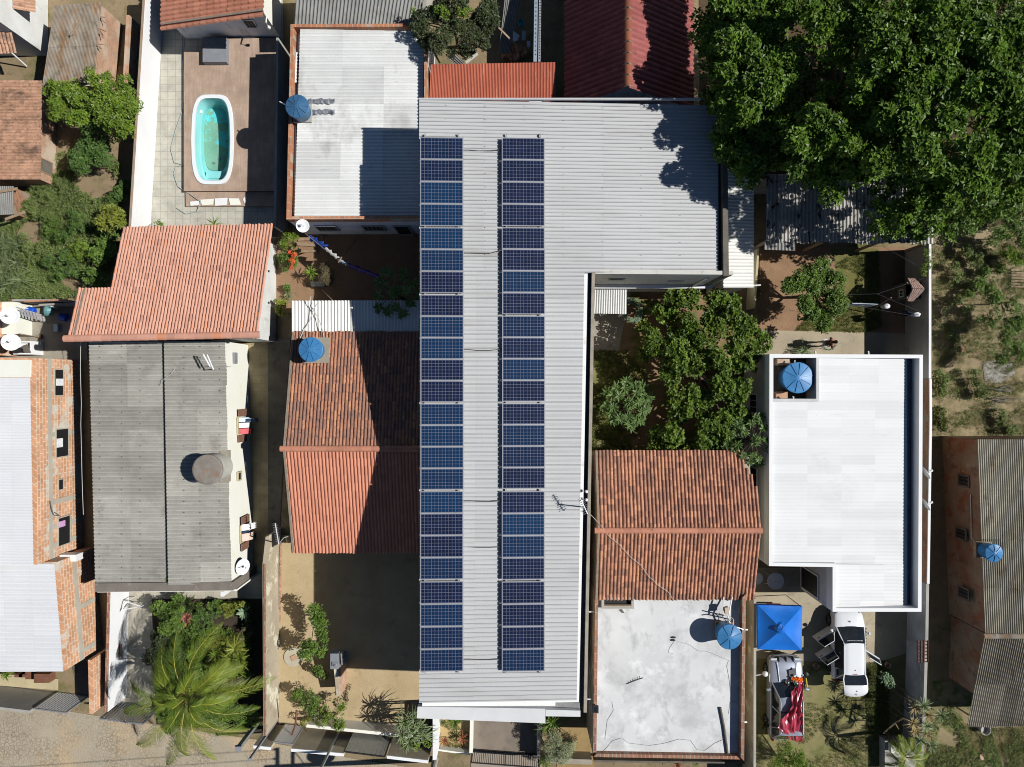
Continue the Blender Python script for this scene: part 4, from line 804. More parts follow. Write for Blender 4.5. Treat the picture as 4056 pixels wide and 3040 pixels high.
# ---------------------------------------------------------------- street fronts, left
t = T('front_wall', P(60,2750), 'plain grey street wall in front of the brick house', 'wall')
mb = MB(); a, b2 = P(-60,2708), P(226,2742); mb.prism([(a[0],a[1],2.1),(b2[0],b2[1],2.1),(b2[0],b2[1]-.14,2.1),(a[0],a[1]-.14,2.1)][::-1], 0); mb.build('wall_panel', m_concgrey, t)
def slatgate(corners, z0, z1, n, label, sm, fm, name='gate', w=.035):
    # leaning in the picture only by perspective: a vertical gate between two posts
    a, b2 = np.array(corners[0]), np.array(corners[1]); t = T(name, tuple((a+b2)/2), label, 'gate'); d = b2-a; L = np.linalg.norm(d[:2]); e = d/np.linalg.norm(d); nrm = np.array([-e[1],e[0],0])
    mb = MB()
    for k in range(n): c = a+d*(k+.5)/n; c[2] = (z0+z1)/2; mb.obox(c, e*w, nrm*.03, (0,0,(z1-z0)/2-.04))
    mb.build('slats', sm, t); mb = MB()
    for z in (z0+.03, z1-.02): c = (a+b2)/2; c[2] = z; mb.obox(c, d/2, nrm*.03, (0,0,.03))
    for p in (a, b2): c = p.copy(); c[2] = (z0+z1)/2; mb.obox(c, e*.03, nrm*.034, (0,0,(z1-z0)/2))
    mb.build('frame', fm, t); return t
slatgate((P(232,2742),P(352,2758)), .05, 1.9, 13, 'white slatted street gate of the brick house', m_whiteplastic, m_steel)
slatgate((P(478,2780),P(640,2800)), .05, 1.9, 14, 'grey slatted gate below the coconut palm', m_steel, m_steel)
t = T('boundary_wall', P(380,2720), 'brick boundary wall with a curved wire top ending at the street', 'wall'); mb = MB(); mb.prism([P(348,2615,1.9),P(362,2615,1.9),P(368,2828,1.9),P(354,2828,1.9)][::-1], 0); mb.build('wall_panel', m_brick, t)
t = T('boundary_wall', P(460,2550), 'bright white boundary wall left of the coconut palm', 'wall'); mb = MB(); mb.prism([P(428,2322,1.7),P(440,2322,1.7),P(428,2820,1.7),P(416,2820,1.7)][::-1], 0); mb.build('wall_panel', m_white, t)
mb = MB(); mb.prism([P(425,2322,1.76),P(436,2322,1.76),P(424,2820,1.76),P(413,2820,1.76)][::-1], 1.703); mb.build('coping', m_copingdark, t)
t = T('boundary_wall', P(1085,2500), 'stained cream boundary wall between front patio and sandy yard', 'wall'); mb = MB(); zt = 2.1
mb.prism([P(1052,2125,zt),P(1062,2125,zt),P(1048,2235,zt),P(1055,2915,zt),P(1043,2915,zt),P(1040,2235,zt)][::-1], 0); mb.build('wall_panel', m_stain, t)
mb = MB(); mb.prism([P(1045,2235,zt+.05),P(1051,2235,zt+.05),P(1054,2915,zt+.05),P(1047,2915,zt+.05)][::-1], zt+.003); mb.build('coping', m_copingdark, t)
t = T('drying_frame', P(520,2405), 'white folding clothes frame on the front patio', 'drying frame'); mb = MB(); a, b2, c, d = P(480,2417,.9), P(560,2403,.9), P(500,2384,.9), P(482,2330,.9)
mb.tube([a,b2], .03); mb.tube([b2,c], .03); mb.tube([c,P(478,2425,.9)], .03); mb.build('frame', m_whiteplastic, t)
for p in (a,b2,c): mb = MB(); mb.tube([p,(p[0],p[1],0)], .02); mb.build('leg', m_whiteplastic, t)
# street canopies and gates in front of the sandy yard
mcan = M('brown_plaster', (.50,.43,.31), (.42,.36,.26), 1.2, .9, bump=.1, spots=[((.30,.25,.18), 1.2, .55, .72)])
def slab(a, b2, z, label):
    t = T('street_wall', P(*a), label, 'wall', 'plastered walls along the street'); a, b2 = P(*a), P(*b2); q = lambda d0, d1, zz: [(a[0],a[1]-d0,zz),(b2[0],b2[1]-d0,zz),(b2[0],b2[1]-d1,zz),(a[0],a[1]-d1,zz)][::-1]
    mb = MB(); mb.prism(q(0,.16,z), 0); mb.build('wall_panel', mcan, t); mb = MB(); mb.prism(q(.0,.15,z+.06), z+.003, True, True); mb.build('coping', m_white, t)
slab((1066,2866),(1130,2873), 2.2, 'shortest street wall, beside the boundary wall post')
slab((1206,2878),(1402,2896), 2.2, 'longest brown plastered street wall with white top')
slab((1560,2912),(1714,2930), 2.0, 'street wall below the strap leaved shrub')
slatgate((P(1405,2886),P(1556,2905)), .05, 2.35, 17, 'wide dark ribbed metal gate between the street walls', M('ribbed_metal', (.55,.54,.46), (.45,.44,.38), 2, .45), m_black, w=.085)
slatgate((P(1132,2868),P(1204,2876)), .05, 1.9, 9, 'white tiled doorway gate between two short street walls', m_white, m_steel, 'doorway_gate', w=.07)
t = T('yard_wall', P(1400,2865), 'low cream wall just inside the street walls', 'wall'); mb = MB(); mb.prism([P(1215,2870,.9),P(1700,2920,.9),P(1700,2932,.9),P(1212,2882,.9)][::-1], 0); mb.build('wall_panel', m_cream, t)
def pole(base, z, label, w=.05, m=None, sq=True):
    b2 = P(*base); t = T('street_pole', b2, label, 'pole', 'poles along the street front'); mb = MB()
    if sq: mb.box((b2[0]-w,b2[1]-w,0),(b2[0]+w,b2[1]+w,z))
    else: mb.lathe(b2, [(w*1.2,0),(w*.8,z)], 12)
    mb.build('post', m or m_steel, t); mb = MB(); mb.box((b2[0]-w*1.5,b2[1]-w*1.5,z+.002),(b2[0]+w*1.5,b2[1]+w*1.5,z+.05)); mb.build('cap', m_greybox, t); return t
pole((1021,2862), 2.6, 'thick short grey post at the palm side gate', .10); pole((1101,2848), 4.0, 'thin steel pole beside the stained boundary wall'); pole((1349,2888), 6.5, 'tall steel pole rising beside the longest street wall')

# ---------------------------------------------------------------- courtyard house with old and new tiles
def gable_house(name, label, x0, x1, yN, yR, yS, zN, zR, zS, nc, nrN, nrS, mN, mS, mw, mr, o=.3, amp=.045, side=(0,0), clipN=None):
    t = T(name, ((x0+x1)/2,yR,0), label, 'house'); 
    a = MB(); tiles(a, (x0,yR,zR),(x1,yR,zR),(x1,yN,zN),(x0,yN,zN), nc, nrN, amp, clipN); r1 = a.build('roof', mN, t)
    a = MB(); tiles(a, (x0,yR,zR),(x1,yR,zR),(x1,yS,zS),(x0,yS,zS), nc, nrS, amp); r2 = a.build('roof', mS, t)
    a = MB(); ridge(a, (x0-.05,yR,zR+.06), (x1+.05,yR,zR+.06), .15, .42); a.build('ridge_tiles', mr, r1)
    a = MB(); v = [(x0+side[0]+.1,yN-o,0),(x0+side[0]+.1,yS+o,0),(x0+side[0]+.1,yS+o,zS-.02),(x0+side[0]+.1,yR,zR-.14),(x0+side[0]+.1,yN-o,zN-.02)]
    a.add(*gableprism(v, [(x1-side[1]-.1,p[1],p[2]) for p in v])); a.build('wall', mw, t)
    for rr, ya, yb, za, zb in ((r1,yR,yN,zR,zN),(r2,yR,yS,zR,zS)): a = MB(); a.obox((x0+.12,(ya+yb)/2,(za+zb)/2+.075), (.05,0,0), (0,(yb-ya)/2,(zb-za)/2), (0,0,.02)); a.build('verge_mortar', m_mortar, rr)
    return t
zN, zR = 2.75, 4.15
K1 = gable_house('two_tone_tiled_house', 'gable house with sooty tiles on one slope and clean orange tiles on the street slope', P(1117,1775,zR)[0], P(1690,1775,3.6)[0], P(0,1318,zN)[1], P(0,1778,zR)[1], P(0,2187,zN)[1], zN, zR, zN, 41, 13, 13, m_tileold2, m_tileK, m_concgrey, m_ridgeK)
zl = 2.55; mb = MB(); corr(mb, P(1155,1192,zl-.1),P(1690,1190,zl-.1),P(1690,1330,zl+.12),P(1156,1330,zl+.12), 41, .032, rows=1, cols=8); mb.build('lean_to_roof', m_leanto, K1)
mb = MB(); mb.prism([P(1165,1200,zl-.15),P(1690,1200,zl-.15),P(1690,1330,zl-.15),P(1165,1330,zl-.15)][::-1], 0); mb.build('wall', m_bluewhite, K1)
mb = MB(); f = K1
def roofz(y): return zR+(zN-zR)*(y-P(0,1778,zR)[1])/(P(0,1318,zN)[1]-P(0,1778,zR)[1])
for pts, l in (([(1231,1174),(1229,1200),(1240,1228),(1262,1262),(1278,1310),(1285,1345)],'pale cable sagging over the white lean-to beside the blue tank'),([(1262,1195),(1242,1225),(1225,1275),(1200,1315),(1186,1345)],'second pale cable crossing over the white lean-to')):
    mb = MB(); mb.tube([P(a,b2,zl+.12+.14*abs(i-2)) for i,(a,b2) in enumerate(pts)], .022, 5); simple('cable', mb, m_palecable, l, 'cable', 'cables over the white lean-to')

# ---------------------------------------------------------------- blue water tanks
def tank(px, py, rpx, zt, h, label, mat, ribs=10, base=None, rot0=0.):
    q = P(px,py,zt); r = rpx*K*(1-zt/H); zb = zt-h; t = T('water_tank', (q[0],q[1],zb), label, 'water tank', 'blue plastic water tanks on roofs')
    a = MB(); a.lathe((q[0],q[1],zb), [(r*.78,0),(r*.82,.04),(r*.96,h-.12),(r*.97,h-.08)], 36); a.build('barrel', mat, t, True)
    a = MB(); a.lathe((q[0],q[1],zt-.10), [(r*.99,-.03),(r,.0),(r,.035),(r*.955,.045),(r*.9,.05),(r*.22,.13),(r*.20,.135),(.01,.14)], 48); l = a.build('lid', mat, t, True)
    a = MB()
    for k in range(ribs):
        an = rot0+2*math.pi*k/ribs; c, s = math.cos(an), math.sin(an); p0, p1 = np.array([q[0]+c*r*.2,q[1]+s*r*.2,zt+.032]), np.array([q[0]+c*r*.93,q[1]+s*r*.93,zt-.042])
        a.obox((p0+p1)/2, (p1-p0)/2, np.array([-s,c,0])*.016, (0,0,.022))
    a.build('lid_ribs', mat, l)
    if base is not None:
        a = MB(); bh = base[1]; w = r*base[2]; a.box((q[0]-w,q[1]-w,zb-bh),(q[0]+w,q[1]+w,zb-.003)); a.build('base_slab', base[0], t)
    return t
tank(1175,420,47,4.15,.85,'faded blue tank straddling the brick parapet above the pool deck', m_bluedull, 10, (m_concgrey,.15,.8))
tank(1229,1385,49,4.1,.8,'bright blue tank on a square white slab, on the sooty tile roof', m_blue, 10, (m_conc,.5,1.06))
tank(2891,2526,50,4.1,.85,'blue tank with scuffed lid above a brick stub on the white terrace', m_blue, 7, (m_brickold,.28,.7), .3)
tank(3162,1497,62,3.55,.95,'largest blue tank, set in the recess of the white house roof', m_blue, 10, (m_concdark,.2,.75), .15)
tank(3941,2193,36,3.75,.75,'small blue tank on the brown corrugated roof at the right edge', m_blue, 8, (m_timber,.25,.9))
m_foil = M('foil_tape', (.62,.63,.66), (.30,.30,.32), 4, .3, metal=.6, spots=[((.12,.11,.10), 3, .56, .7)])
for py, l in ((401,'upper strip of crumpled foil on the white sheets beside the faded tank'),(444,'lower strip of crumpled foil on the white sheets beside the faded tank')):
    mb = MB(); prev = None
    for i in range(13):
        a = np.array(P(1222+i*8.6, py-9+random.uniform(-4,4), 3.22+random.uniform(0,.05))); b2 = np.array(P(1222+i*8.6, py+9+random.uniform(-4,4), 3.22+random.uniform(0,.05)))
        if prev is not None: mb.poly([prev[0],prev[1],b2,a]); mb.poly([prev[0]-(0,0,.05),a-(0,0,.05),a,prev[0]])
        prev = (a, b2)
    simple('foil_patch', mb, m_foil, l, 'foil patch')
mb = MB(); mb.tube([P(1108,404,3.6),P(1130,415,3.7),P(1150,420,3.7)], .03); simple('overflow_pipe', mb, m_whiteplastic, 'white overflow pipe sticking out of the faded tank', 'pipe')
dish(1199,897,4.1,.31,(.25,-.05,.95),'white dish on the parapet corner above the courtyard',P(1175,880,3.4)); 

# ---------------------------------------------------------------- brown tiled house and white terrace
zN, zR = 3.2, 4.12
x0, x1 = P(2352,1785,zN)[0], P(3015,2105,zR)[0]
yN_, yR_, yS_ = P(0,1787,zN)[1], P(0,2102,zR)[1], P(0,2373,zN)[1]
cl = [(x0-1,yR_-1,0),(x1+.2,yR_-1,0),(x1+.05,yR_+1.9,0),(x1-.45,yR_+2.75,0),(P(2945,1790,3.2)[0],yN_+1,0),(x0-1,yN_+1,0)]
gable_house('brown_tiled_house', 'gable house with blotched brown clay tiles between two white roofs', x0, x1, yN_, yR_, yS_, zN, zR, zN, 44, 13, 11, m_tileold, m_tileold, m_stain, m_ridgeK, .3, .048, (0,.15), cl)
t = T('flat_terrace', P(2640,2690), 'flat white cement terrace roof edged by a low brick parapet', 'roof terrace')
zf = 3.0; o4 = [P(2358,2350,3.25),P(2950,2350,3.25),P(2943,3008,3.25),P(2350,2998,3.25)]
walls(t, [(p[0],p[1],zf) for p in o4][::-1], m_stain); 
mb = MB(); ins = inset(o4, .02); mb.poly([(p[0],p[1],zf+.005) for p in ins][::-1]); mb.build('screed', m_terrace, t)
i2 = inset(o4, .16)
mb = MB()
for (i,j,zz) in ((1,2,.42),(2,3,.28),(3,0,.16)): mb.prism([(o4[i][0],o4[i][1],zf+zz),(o4[j][0],o4[j][1],zf+zz),(i2[j][0],i2[j][1],zf+zz),(i2[i][0],i2[i][1],zf+zz)][::-1], zf+.006)
mb.build('parapet', m_copingdark, t)
fr = MB(); w4 = PP([(2383,2366),(2512,2366),(2512,2413),(2383,2413)],3.25); fr.ring(w4, inset(w4,.13), zf+.006, 3.22); wf = fr.build('roof_light', m_concgrey, t)
mb = MB(); i4 = inset(w4,.132); mb.poly([(p[0],p[1],zf+.012) for p in i4][::-1]); mb.build('pane', m_dark, wf); mb = MB(); a = P(2392,2398,3.2); b2 = P(2503,2398,3.2); mb.tube([a,b2], .03, 4); mb.tube([(a[0],a[1]-.09,3.2),(b2[0],b2[1]-.09,3.2)], .025, 4); mb.build('bar', m_timber, wf)
def flatthing(name, pts, z, h, m, label, cat, group=None):
    mb = MB(); mb.prism([(p[0],p[1],z+h) for p in PP(pts,z)][::-1], z, True, True); return simple(name, mb, m, label, cat, group)
mb = MB(); mb.tube([P(2853,2803,3.07),P(2868,2880,3.07),P(2883,2990,3.07)], .055, 8); simple('rough_pole', mb, m_concdark, 'long grey pole lying on the white terrace', 'pole')
mb = MB(); mb.tube([P(2481,2711,3.03),P(2512,2698,3.04),P(2547,2686,3.03)], .02, 5)
for k in range(6): a = P(2490+k*9,2708-k*4,3.03); mb.tube([a,(a[0]-.02,a[1]+.12,3.02)], .008, 4)
simple('old_antenna', mb, m_cable, 'small rusty antenna rod lying on the white terrace', 'antenna')
for dx, l in ((0,'upper dark sandal on the white terrace'),(10,'lower dark sandal on the white terrace')):
    q = P(2667-dx*.2,2525+dx*1.1,3.01); mb = MB(); mb.lathe((q[0],q[1],3.006), [(.12,0),(.13,.03),(.07,.06)], 12); mb.v[-1][:,1] = q[1]+(mb.v[-1][:,1]-q[1])*.4; simple('sandal', mb, m_black, l, 'sandal', 'sandals on the terrace')
flatthing('broken_brick', [(2454,2416),(2463,2414),(2473,2427),(2466,2428)], 3.006, .05, m_concdark, 'scrap of dark rubble by the roof light', 'rubble')
q = P(2358,2810,3.3); fr = MB(); p4 = PP([(2347,2795),(2371,2798),(2371,2827),(2347,2824)],3.4); t3 = T('floodlight', (q[0],q[1],3.2), 'small dark framed floodlight on the terrace edge', 'lamp'); fr.prism(p4[::-1], 3.3, True, True); fr.build('housing', m_black, t3); mb = MB(); mb.poly([(p[0],p[1],3.404) for p in inset(p4,.06)][::-1]); mb.build('glass', m_glass, t3)
for pts, l in (([(2360,3000),(2395,2970),(2425,2935),(2460,2925),(2490,2945),(2570,2955),(2630,2945),(2690,2930),(2735,2935),(2760,2970),(2790,2975),(2830,2945),(2865,2930)],'longest wire wandering along the terrace street edge'),([(2670,2540),(2655,2565),(2648,2585),(2668,2590)],'short curl of wire near the sandals'),([(2680,2538),(2730,2555),(2765,2580),(2800,2582),(2850,2600),(2885,2615),(2880,2640),(2890,2700),(2895,2760),(2885,2830)],'wire running from the sandals to the terrace parapet'),([(2425,2780),(2430,2815),(2405,2855),(2395,2930)],'wire hanging down the pool side of the terrace')):
    mb = MB(); mb.tube([P(a+random.uniform(-2,2),b2+random.uniform(-2,2),3.02) for a,b2 in pts], .007, 4); simple('wire', mb, flat('wire_grey',(.25,.25,.25),.6), l.replace('pool side','gap side'), 'wire', 'loose wires on the white terrace')
for i,(pts, l) in enumerate((([(2866,2366),(2866,2432),(2866,2446)],'straight white pipe running under the tiles to the terrace tank'),([(2900,2366),(2886,2438),(2882,2450),(2892,2470)],'slanting white pipe joining the terrace tank'),([(2886,2438),(2906,2455),(2904,2480)],'thin looped pipe beside the terrace tank'))):
    mb = MB(); mb.tube([P(a,b2,3.35+.2*(k>0)) for k,(a,b2) in enumerate(pts)], .035 if i < 2 else .015, 6); simple('water_pipe', mb, m_whiteplastic, l, 'pipe', 'pipes of the terrace tank')
mb = MB(); mb.tube([P(2856,2432,3.3),P(2882,2470,3.45),P(2900,2478,3.5),P(2946,2495,3.4)], .02, 5); mb.tube([P(2856,2432,3.3),P(2856,2445,3.1)], .02, 5); mb.tube([P(2876,2440,3.1),P(2876,2440,3.9)], .03, 5); mb.tube([P(2895,2455,3.1),P(2895,2455,3.9),P(2880,2460,3.95)], .03, 5); simple('pipe_bracket', mb, m_steel, 'grey pipe frame standing between terrace tank and tiles', 'bracket')
mb = MB(); a = np.array(P(2877,2418,3.5)); mb.obox(a, (.09,.02,.0), (-.02,.16,0), (0,0,.1)); simple('loose_brick', mb, m_brickpale, 'single brick weighing down the pipes by the terrace tank', 'brick')
for (px,py,dx,l) in ((2344,2424,-12,'white spout near the roof light'),(2334,2770,-14,'white spout half way along the terrace'),(2953,2495,8,'white spout beside the terrace tank'),(2950,2861,8,'white spout near the rough pole')):
    mb = MB(); a = P(px+dx,py,2.95); b2 = P(px+10*(1 if dx<0 else -1),py,3.0); mb.tube([a,b2], .04, 8); simple('rain_spout', mb, m_whiteplastic, l, 'spout', 'white rain spouts of the terrace')
# pale cable over the brown tiles, and the roof antenna it comes from
yR0, dz = yR_, (zR-zN)
def mz(y): return zR-dz*abs(y-yR_)/(abs(yN_-yR_))+.13
pts = [(2328,2028),(2352,2052),(2390,2095),(2415,2128),(2450,2155),(2500,2210),(2540,2240),(2570,2285),(2595,2305),(2610,2322),(2640,2340),(2655,2355),(2662,2372)]
mb = MB(); mb.tube([P(a,b2,mz(P(0,b2,3.8)[1]) if a > 2351 else 6.2-.07*(a-2328)) for a,b2 in pts], .014, 5); simple('cable', mb, m_palecable, 'pale cable draped across the brown tiled roof', 'cable')
t = T('roof_antenna', P(2318,2035,6), 'comb antenna on the solar building parapet', 'antenna'); a, b2 = np.array(P(2297,1972,7.15)), np.array(P(2327,2036,7.0)); mb = MB(); mb.tube([a,b2], .022, 5); mb.build('boom', m_steel, t); mb = MB(); d = b2-a; s = np.array([-d[1],d[0],0]); s = s/np.linalg.norm(s)*.18
for k in range(9): c = a+d*(k+.5)/9; mb.tube([c-s*(.6+.06*k),c+s*(.6+.06*k)], .012, 4)
mb.build('elements', m_steel, t); mb = MB(); mb.tube([P(2312,2010,5.9),P(2312,2010,7.1)], .03, 6); mb.build('mast', m_steel, t)
for py in (1947,1980): mb = MB(); q = P(2322,py,6.05); mb.lathe(q, [(.07,0),(.07,.1),(.04,.14)], 10); simple('junction_box', mb, m_whiteplastic, 'round white junction box on the parapet, %s the comb antenna' % ('beyond' if py < 1960 else 'right beside'), 'junction box')

# ---------------------------------------------------------------- white roofed house on the right
zp_ = 3.65; t = T('white_house', P(3350,1900), 'white house with a bright white sheet roof inside white parapets', 'house'); WHT = t
o6 = [P(a,b2,zp_) for a,b2 in ((3048,1403),(3656,1406),(3650,2424),(3298,2424),(3298,2247),(3046,2243))]
mw2 = M('white_house_wall', (.62,.62,.61), (.52,.52,.51), 1, .8, spots=[((.3,.3,.29), 1.6, .58, .78)])
walls(t, [(p[0],p[1],3.0) for p in o6][::-1], mw2, cap=False); parapet(t, o6, 3.0, zp_, .17, m_white)
mb = MB(); mb.poly([(p[0],p[1],2.45) for p in inset(o6,.01)][::-1]); mb.build('inner_floor', m_concdark, t)
xE = P(3594,1900,3.2)[0]; zz1, zz2 = 3.5, 3.16
def wr(px0, py0, py1, n, c, rows):
    mb = MB(); corr(mb, P(px0,py0,zz1),P(px0,py1,zz1),(xE,P(0,py1,zz2)[1],zz2),(xE,P(0,py0,zz2)[1],zz2), n, .007, rows=rows, cols=c, rib_shade=.15); return mb
for args in ((3056,1588,2236,46,18,4),(3240,1414,1588,13,5,3),(3307,2236,2414,13,5,3)): wr(*args).build('roof', m_whiteroof, t)
mb = MB(); a, b2 = (P(3560,1410,2.9)[0], P(0,1412,2.9)[1]), (P(3650,1410,2.9)[0], P(0,2416,2.9)[1]); mb.poly([(a[0],a[1],2.9),(a[0],b2[1],2.9),(b2[0],b2[1],2.9),(b2[0],a[1],2.9)]); mb.build('gutter', M('gutter_blue_shade', (.34,.36,.40), (.24,.26,.30), 2, .6), t)  # blue-dark shade beside the parapet put into the gutter colour
n4 = [P(a,b2,3.65) for a,b2 in ((3052,1407),(3245,1407),(3245,1592),(3052,1592))]; mb = MB(); mb.ring(n4, inset(n4,.14), 2.46, 3.648); mb.build('tank_recess', mw2, t)
mb = MB(); mb.tube([P(3148,1428,3.3),P(3148,1440,3.35),P(3090,1440,2.6)], .03); mb.tube([P(3142,1572,3.35),P(3142,1590,3.2)], .05); mb.build('water_pipe', m_whiteplastic, t)
for a, b2 in ((P(3066,1416,2.5),P(3128,1448,2.95)),(P(3066,1552,2.5),P(3120,1580,2.8))): mb = MB(); mb.box(a, b2); mb.build('block', m_brickpale, t)  # pale boxes stand in for the sunlit patches of the recess
for px in (3231,3441): mb = MB(); mb.tube([P(px,1408,3.55),P(px-2,1392,3.5)], .045, 6); mb.build('rain_spout', m_whiteplastic, t)
xw = P(3298,2300,zp_)[0]-.02; opening(t, (xw,P(0,2400,1.2)[1]+.6), (xw,P(0,2260,1.2)[1]), (-1,0), .05, 2.2, m_white, m_dark, 'door', .08, .03)
xw = P(3047,1800,zp_)[0]-.02
for y0, y1 in ((1560,1640),(1850,1940)): opening(t, (xw,P(0,y1,1.6)[1]), (xw,P(0,y0,1.6)[1]), (-1,0), 1.0, 2.1, m_white, m_dark, 'window', .07, .04, 2)
for py, l in ((1878,'upper white dish edge-on between white house and brick wall'),(2003,'lower white dish edge-on between white house and brick wall')): dish(3661,py,2.6,.33,(.9,.5,.25),l,(P(3656,0,zp_)[0]+.02,P(0,py-30,2.6)[1],2.4))
# walls and lean-tos on the right side
t = T('side_lean_to', P(2925,900), 'narrow lean-to under white ribbed sheets along the solar building', 'shed')
mb = MB(); zl = 3.3; corr(mb, P(2866,672,zl+.15),P(2866,1140,zl+.15),P(2985,1140,zl),P(2985,678,zl), 34, .024, rows=1, cols=4, shape='trap'); mb.build('roof', m_leanto, t)
walls(t, [P(2868,675,3.1),P(2975,680,3.05),P(2975,1132,3.05),P(2868,1132,3.1)][::-1], m_white); mb = MB(); mb.tube([P(2960,1133,3.1),P(3013,1130,3.1)], .04); mb.build('drain_pipe', m_whiteplastic, t)
t = T('old_sheet_shelter', P(3350,850), 'long shelter under worn holed zinc sheets at the foot of the big tree', 'shed')
mb = MB(); corr(mb, P(3036,690,2.7),P(3700,700,2.7),P(3700,968,2.45),P(3034,960,2.45), 46, .03, rows=1, cols=40, jit=.02); mb.build('roof', m_oldzinc, t)
mb = MB(); corr(mb, P(3028,955,2.35),P(3150,958,2.35),P(3150,994,2.3),P(3027,990,2.3), 9, .025, rows=1, cols=3); mb.build('lower_roof', m_greysheet, t)
for px, py in ((3040,955),(3260,958),(3480,960),(3690,960)): q = P(px,py,2.35); mb = MB(); mb.box((q[0]-.06,q[1]-.06,0),(q[0]+.06,q[1]+.06,2.35)); mb.build('post', m_timber, t)
if True: mb = MB(); a, b2 = P(3036,712,2.3), P(3695,735,2.3); mb.box((a[0],a[1]-.1,0),(b2[0],a[1]+.1,2.3)); mb.build('wall', m_concgrey, t)
def bwall(pts, z, th, m, label, cm=None, name='boundary_wall'):
    t = T(name, P(*pts[len(pts)//2]), label, 'wall'); L = [P(a,b2,z) for a,b2 in pts]
    mb = MB(); mb.prism(([p for p in L]+[(p[0]+th,p[1],z) for p in L[::-1]])[::1] if False else [(p[0]+th,p[1],z) for p in L][::-1][::-1]+[p for p in L][::-1], 0); mb.build('wall_panel', m, t)
    if cm: mb = MB(); mb.prism([(p[0]+th+.015,p[1],z+.06) for p in L]+[(p[0]-.015,p[1],z+.06) for p in L][::-1], z+.003); mb.build('coping', cm, t)
    return t
bwall([(3678,968),(3678,1500)], 2.1, .09, m_concgrey, 'grey boundary wall with white coping between the lawn yard and the weedy lot', m_white)
bwall([(3680,1501),(3681,1660),(3671,2312)], 2.1, .09, m_brickold, 'red brick boundary wall with white coping beside the white house', m_white)
bwall([(3667,2313),(3663,2560),(3656,2780),(3643,3005)], 1.62, .12, M('mouldy_wall', (.46,.48,.50), (.30,.31,.32), .9, .9, spots=[((.14,.14,.14), 1.4, .54, .68, (1,.5,1)), ((.56,.58,.60), 1.2, .56, .66)]), 'mouldy grey boundary wall running down to the street', m_concgrey)
bwall([(2985,2372),(2984,3120)], 1.75, .1, m_stain, 'rough grey boundary wall between terrace and car yard', m_concgrey)
bwall([(3000,985),(2985,1220)], 1.2, .1, m_yellowwall, 'short ochre wall between tree yard and backyard')
t = T('iron_grille', P(3655,2580), 'rusty iron grille resting on the mouldy wall', 'grille'); mb = MB()
for k in range(7): y = 2540+k*13.5; mb.tube([P(3630 if k in (0,2,4,6) else 3636,y,2.05),P(3676,y+1,2.05)], .03, 4)
mb.build('bars', M('rust', (.22,.10,.07), (.15,.065,.045), 4, .8), t); mb = MB()
for x in (3634,3648,3660,3674): mb.tube([P(x,2538,2.08),P(x,2624,2.08)], .035, 4)
mb.build('stiles', MATS['rust'], t)
# house at the right edge
t = T('brown_sheet_house', P(3980,2300), 'long house with crumbling brick walls under brown corrugated sheets at the right edge', 'house')
mb = MB(); zh = 2.95; corr(mb, P(3871,1741,zh),P(4250,1741,zh+.4),P(4280,2512,zh+.4),P(3901,2512,zh), 44, .024, rows=4, cols=5, jit=.01); mb.build('roof', m_agedsheet, t)
mb = MB(); corr(mb, P(3897,2530,zh-.12),P(4280,2530,zh+.25),P(4190,2880,zh-.5),P(3829,2880,zh-.75), 44, .024, rows=2, cols=6, jit=.01); mb.build('lower_roof', M('patched_sheet', (.31,.28,.22), (.23,.2,.15), 1.2, .85, var=.5, spots=[((.14,.10,.07), 1.2, .56, .72, (2,.4,1))], fine=.18), t)
mb = MB(); ridge(mb, P(3900,2521,zh+.05), P(4280,2521,zh+.4), .14, .6); mb.build('ridge_strip', m_rustsheet, t)
mwr = M('crumbling_plaster', (.33,.24,.16), (.26,.15,.09), .8, .9, spots=[((.30,.12,.06), .9, .5, .6), ((.12,.10,.08), 1.8, .56, .72), ((.46,.40,.32), 2.5, .62, .74)])
walls(t, [P(3874,1745,zh-.1),P(4250,1745,zh-.1),P(4250,2508,zh-.1),P(3904,2508,zh-.1)][::-1], mwr); walls(t, [P(3906,2512,zh-.24),P(4250,2512,zh-.24),P(4200,2760,zh-.62),P(3872,2760,zh-.66)][::-1], mwr)
for py, zc in ((1905,1.7),(2350,1.7),(2115,1.5)):
    xx = P(3885,py,zh)[0]-.03; y0 = P(0,py-24,zc)[1]; y1 = P(0,py+24,zc)[1]; opening(t, (xx,y1),(xx,y0),(-1,0), zc-.45, zc+.45, m_concdark, m_dark, 'window', .09, .025, 2)
mb = MB(); mb.tube([P(3845,1960,2.2),P(3848,2130,2.2),P(3880,2160,2.6)], .025, 5); mb.build('drain_pipe', m_steel, t)
mb = MB(); mb.tube([P(3778,2795,.05),P(3835,2832,2.0)], .04, 5); simple('wooden_prop', mb, m_timber, 'slanting timber prop under the corner of the brown sheet roof', 'prop')
bucket(3905,2893,.26,.45,m_concgrey,'grey bin below the eave of the patched brown sheets',0,None,None,'bin')

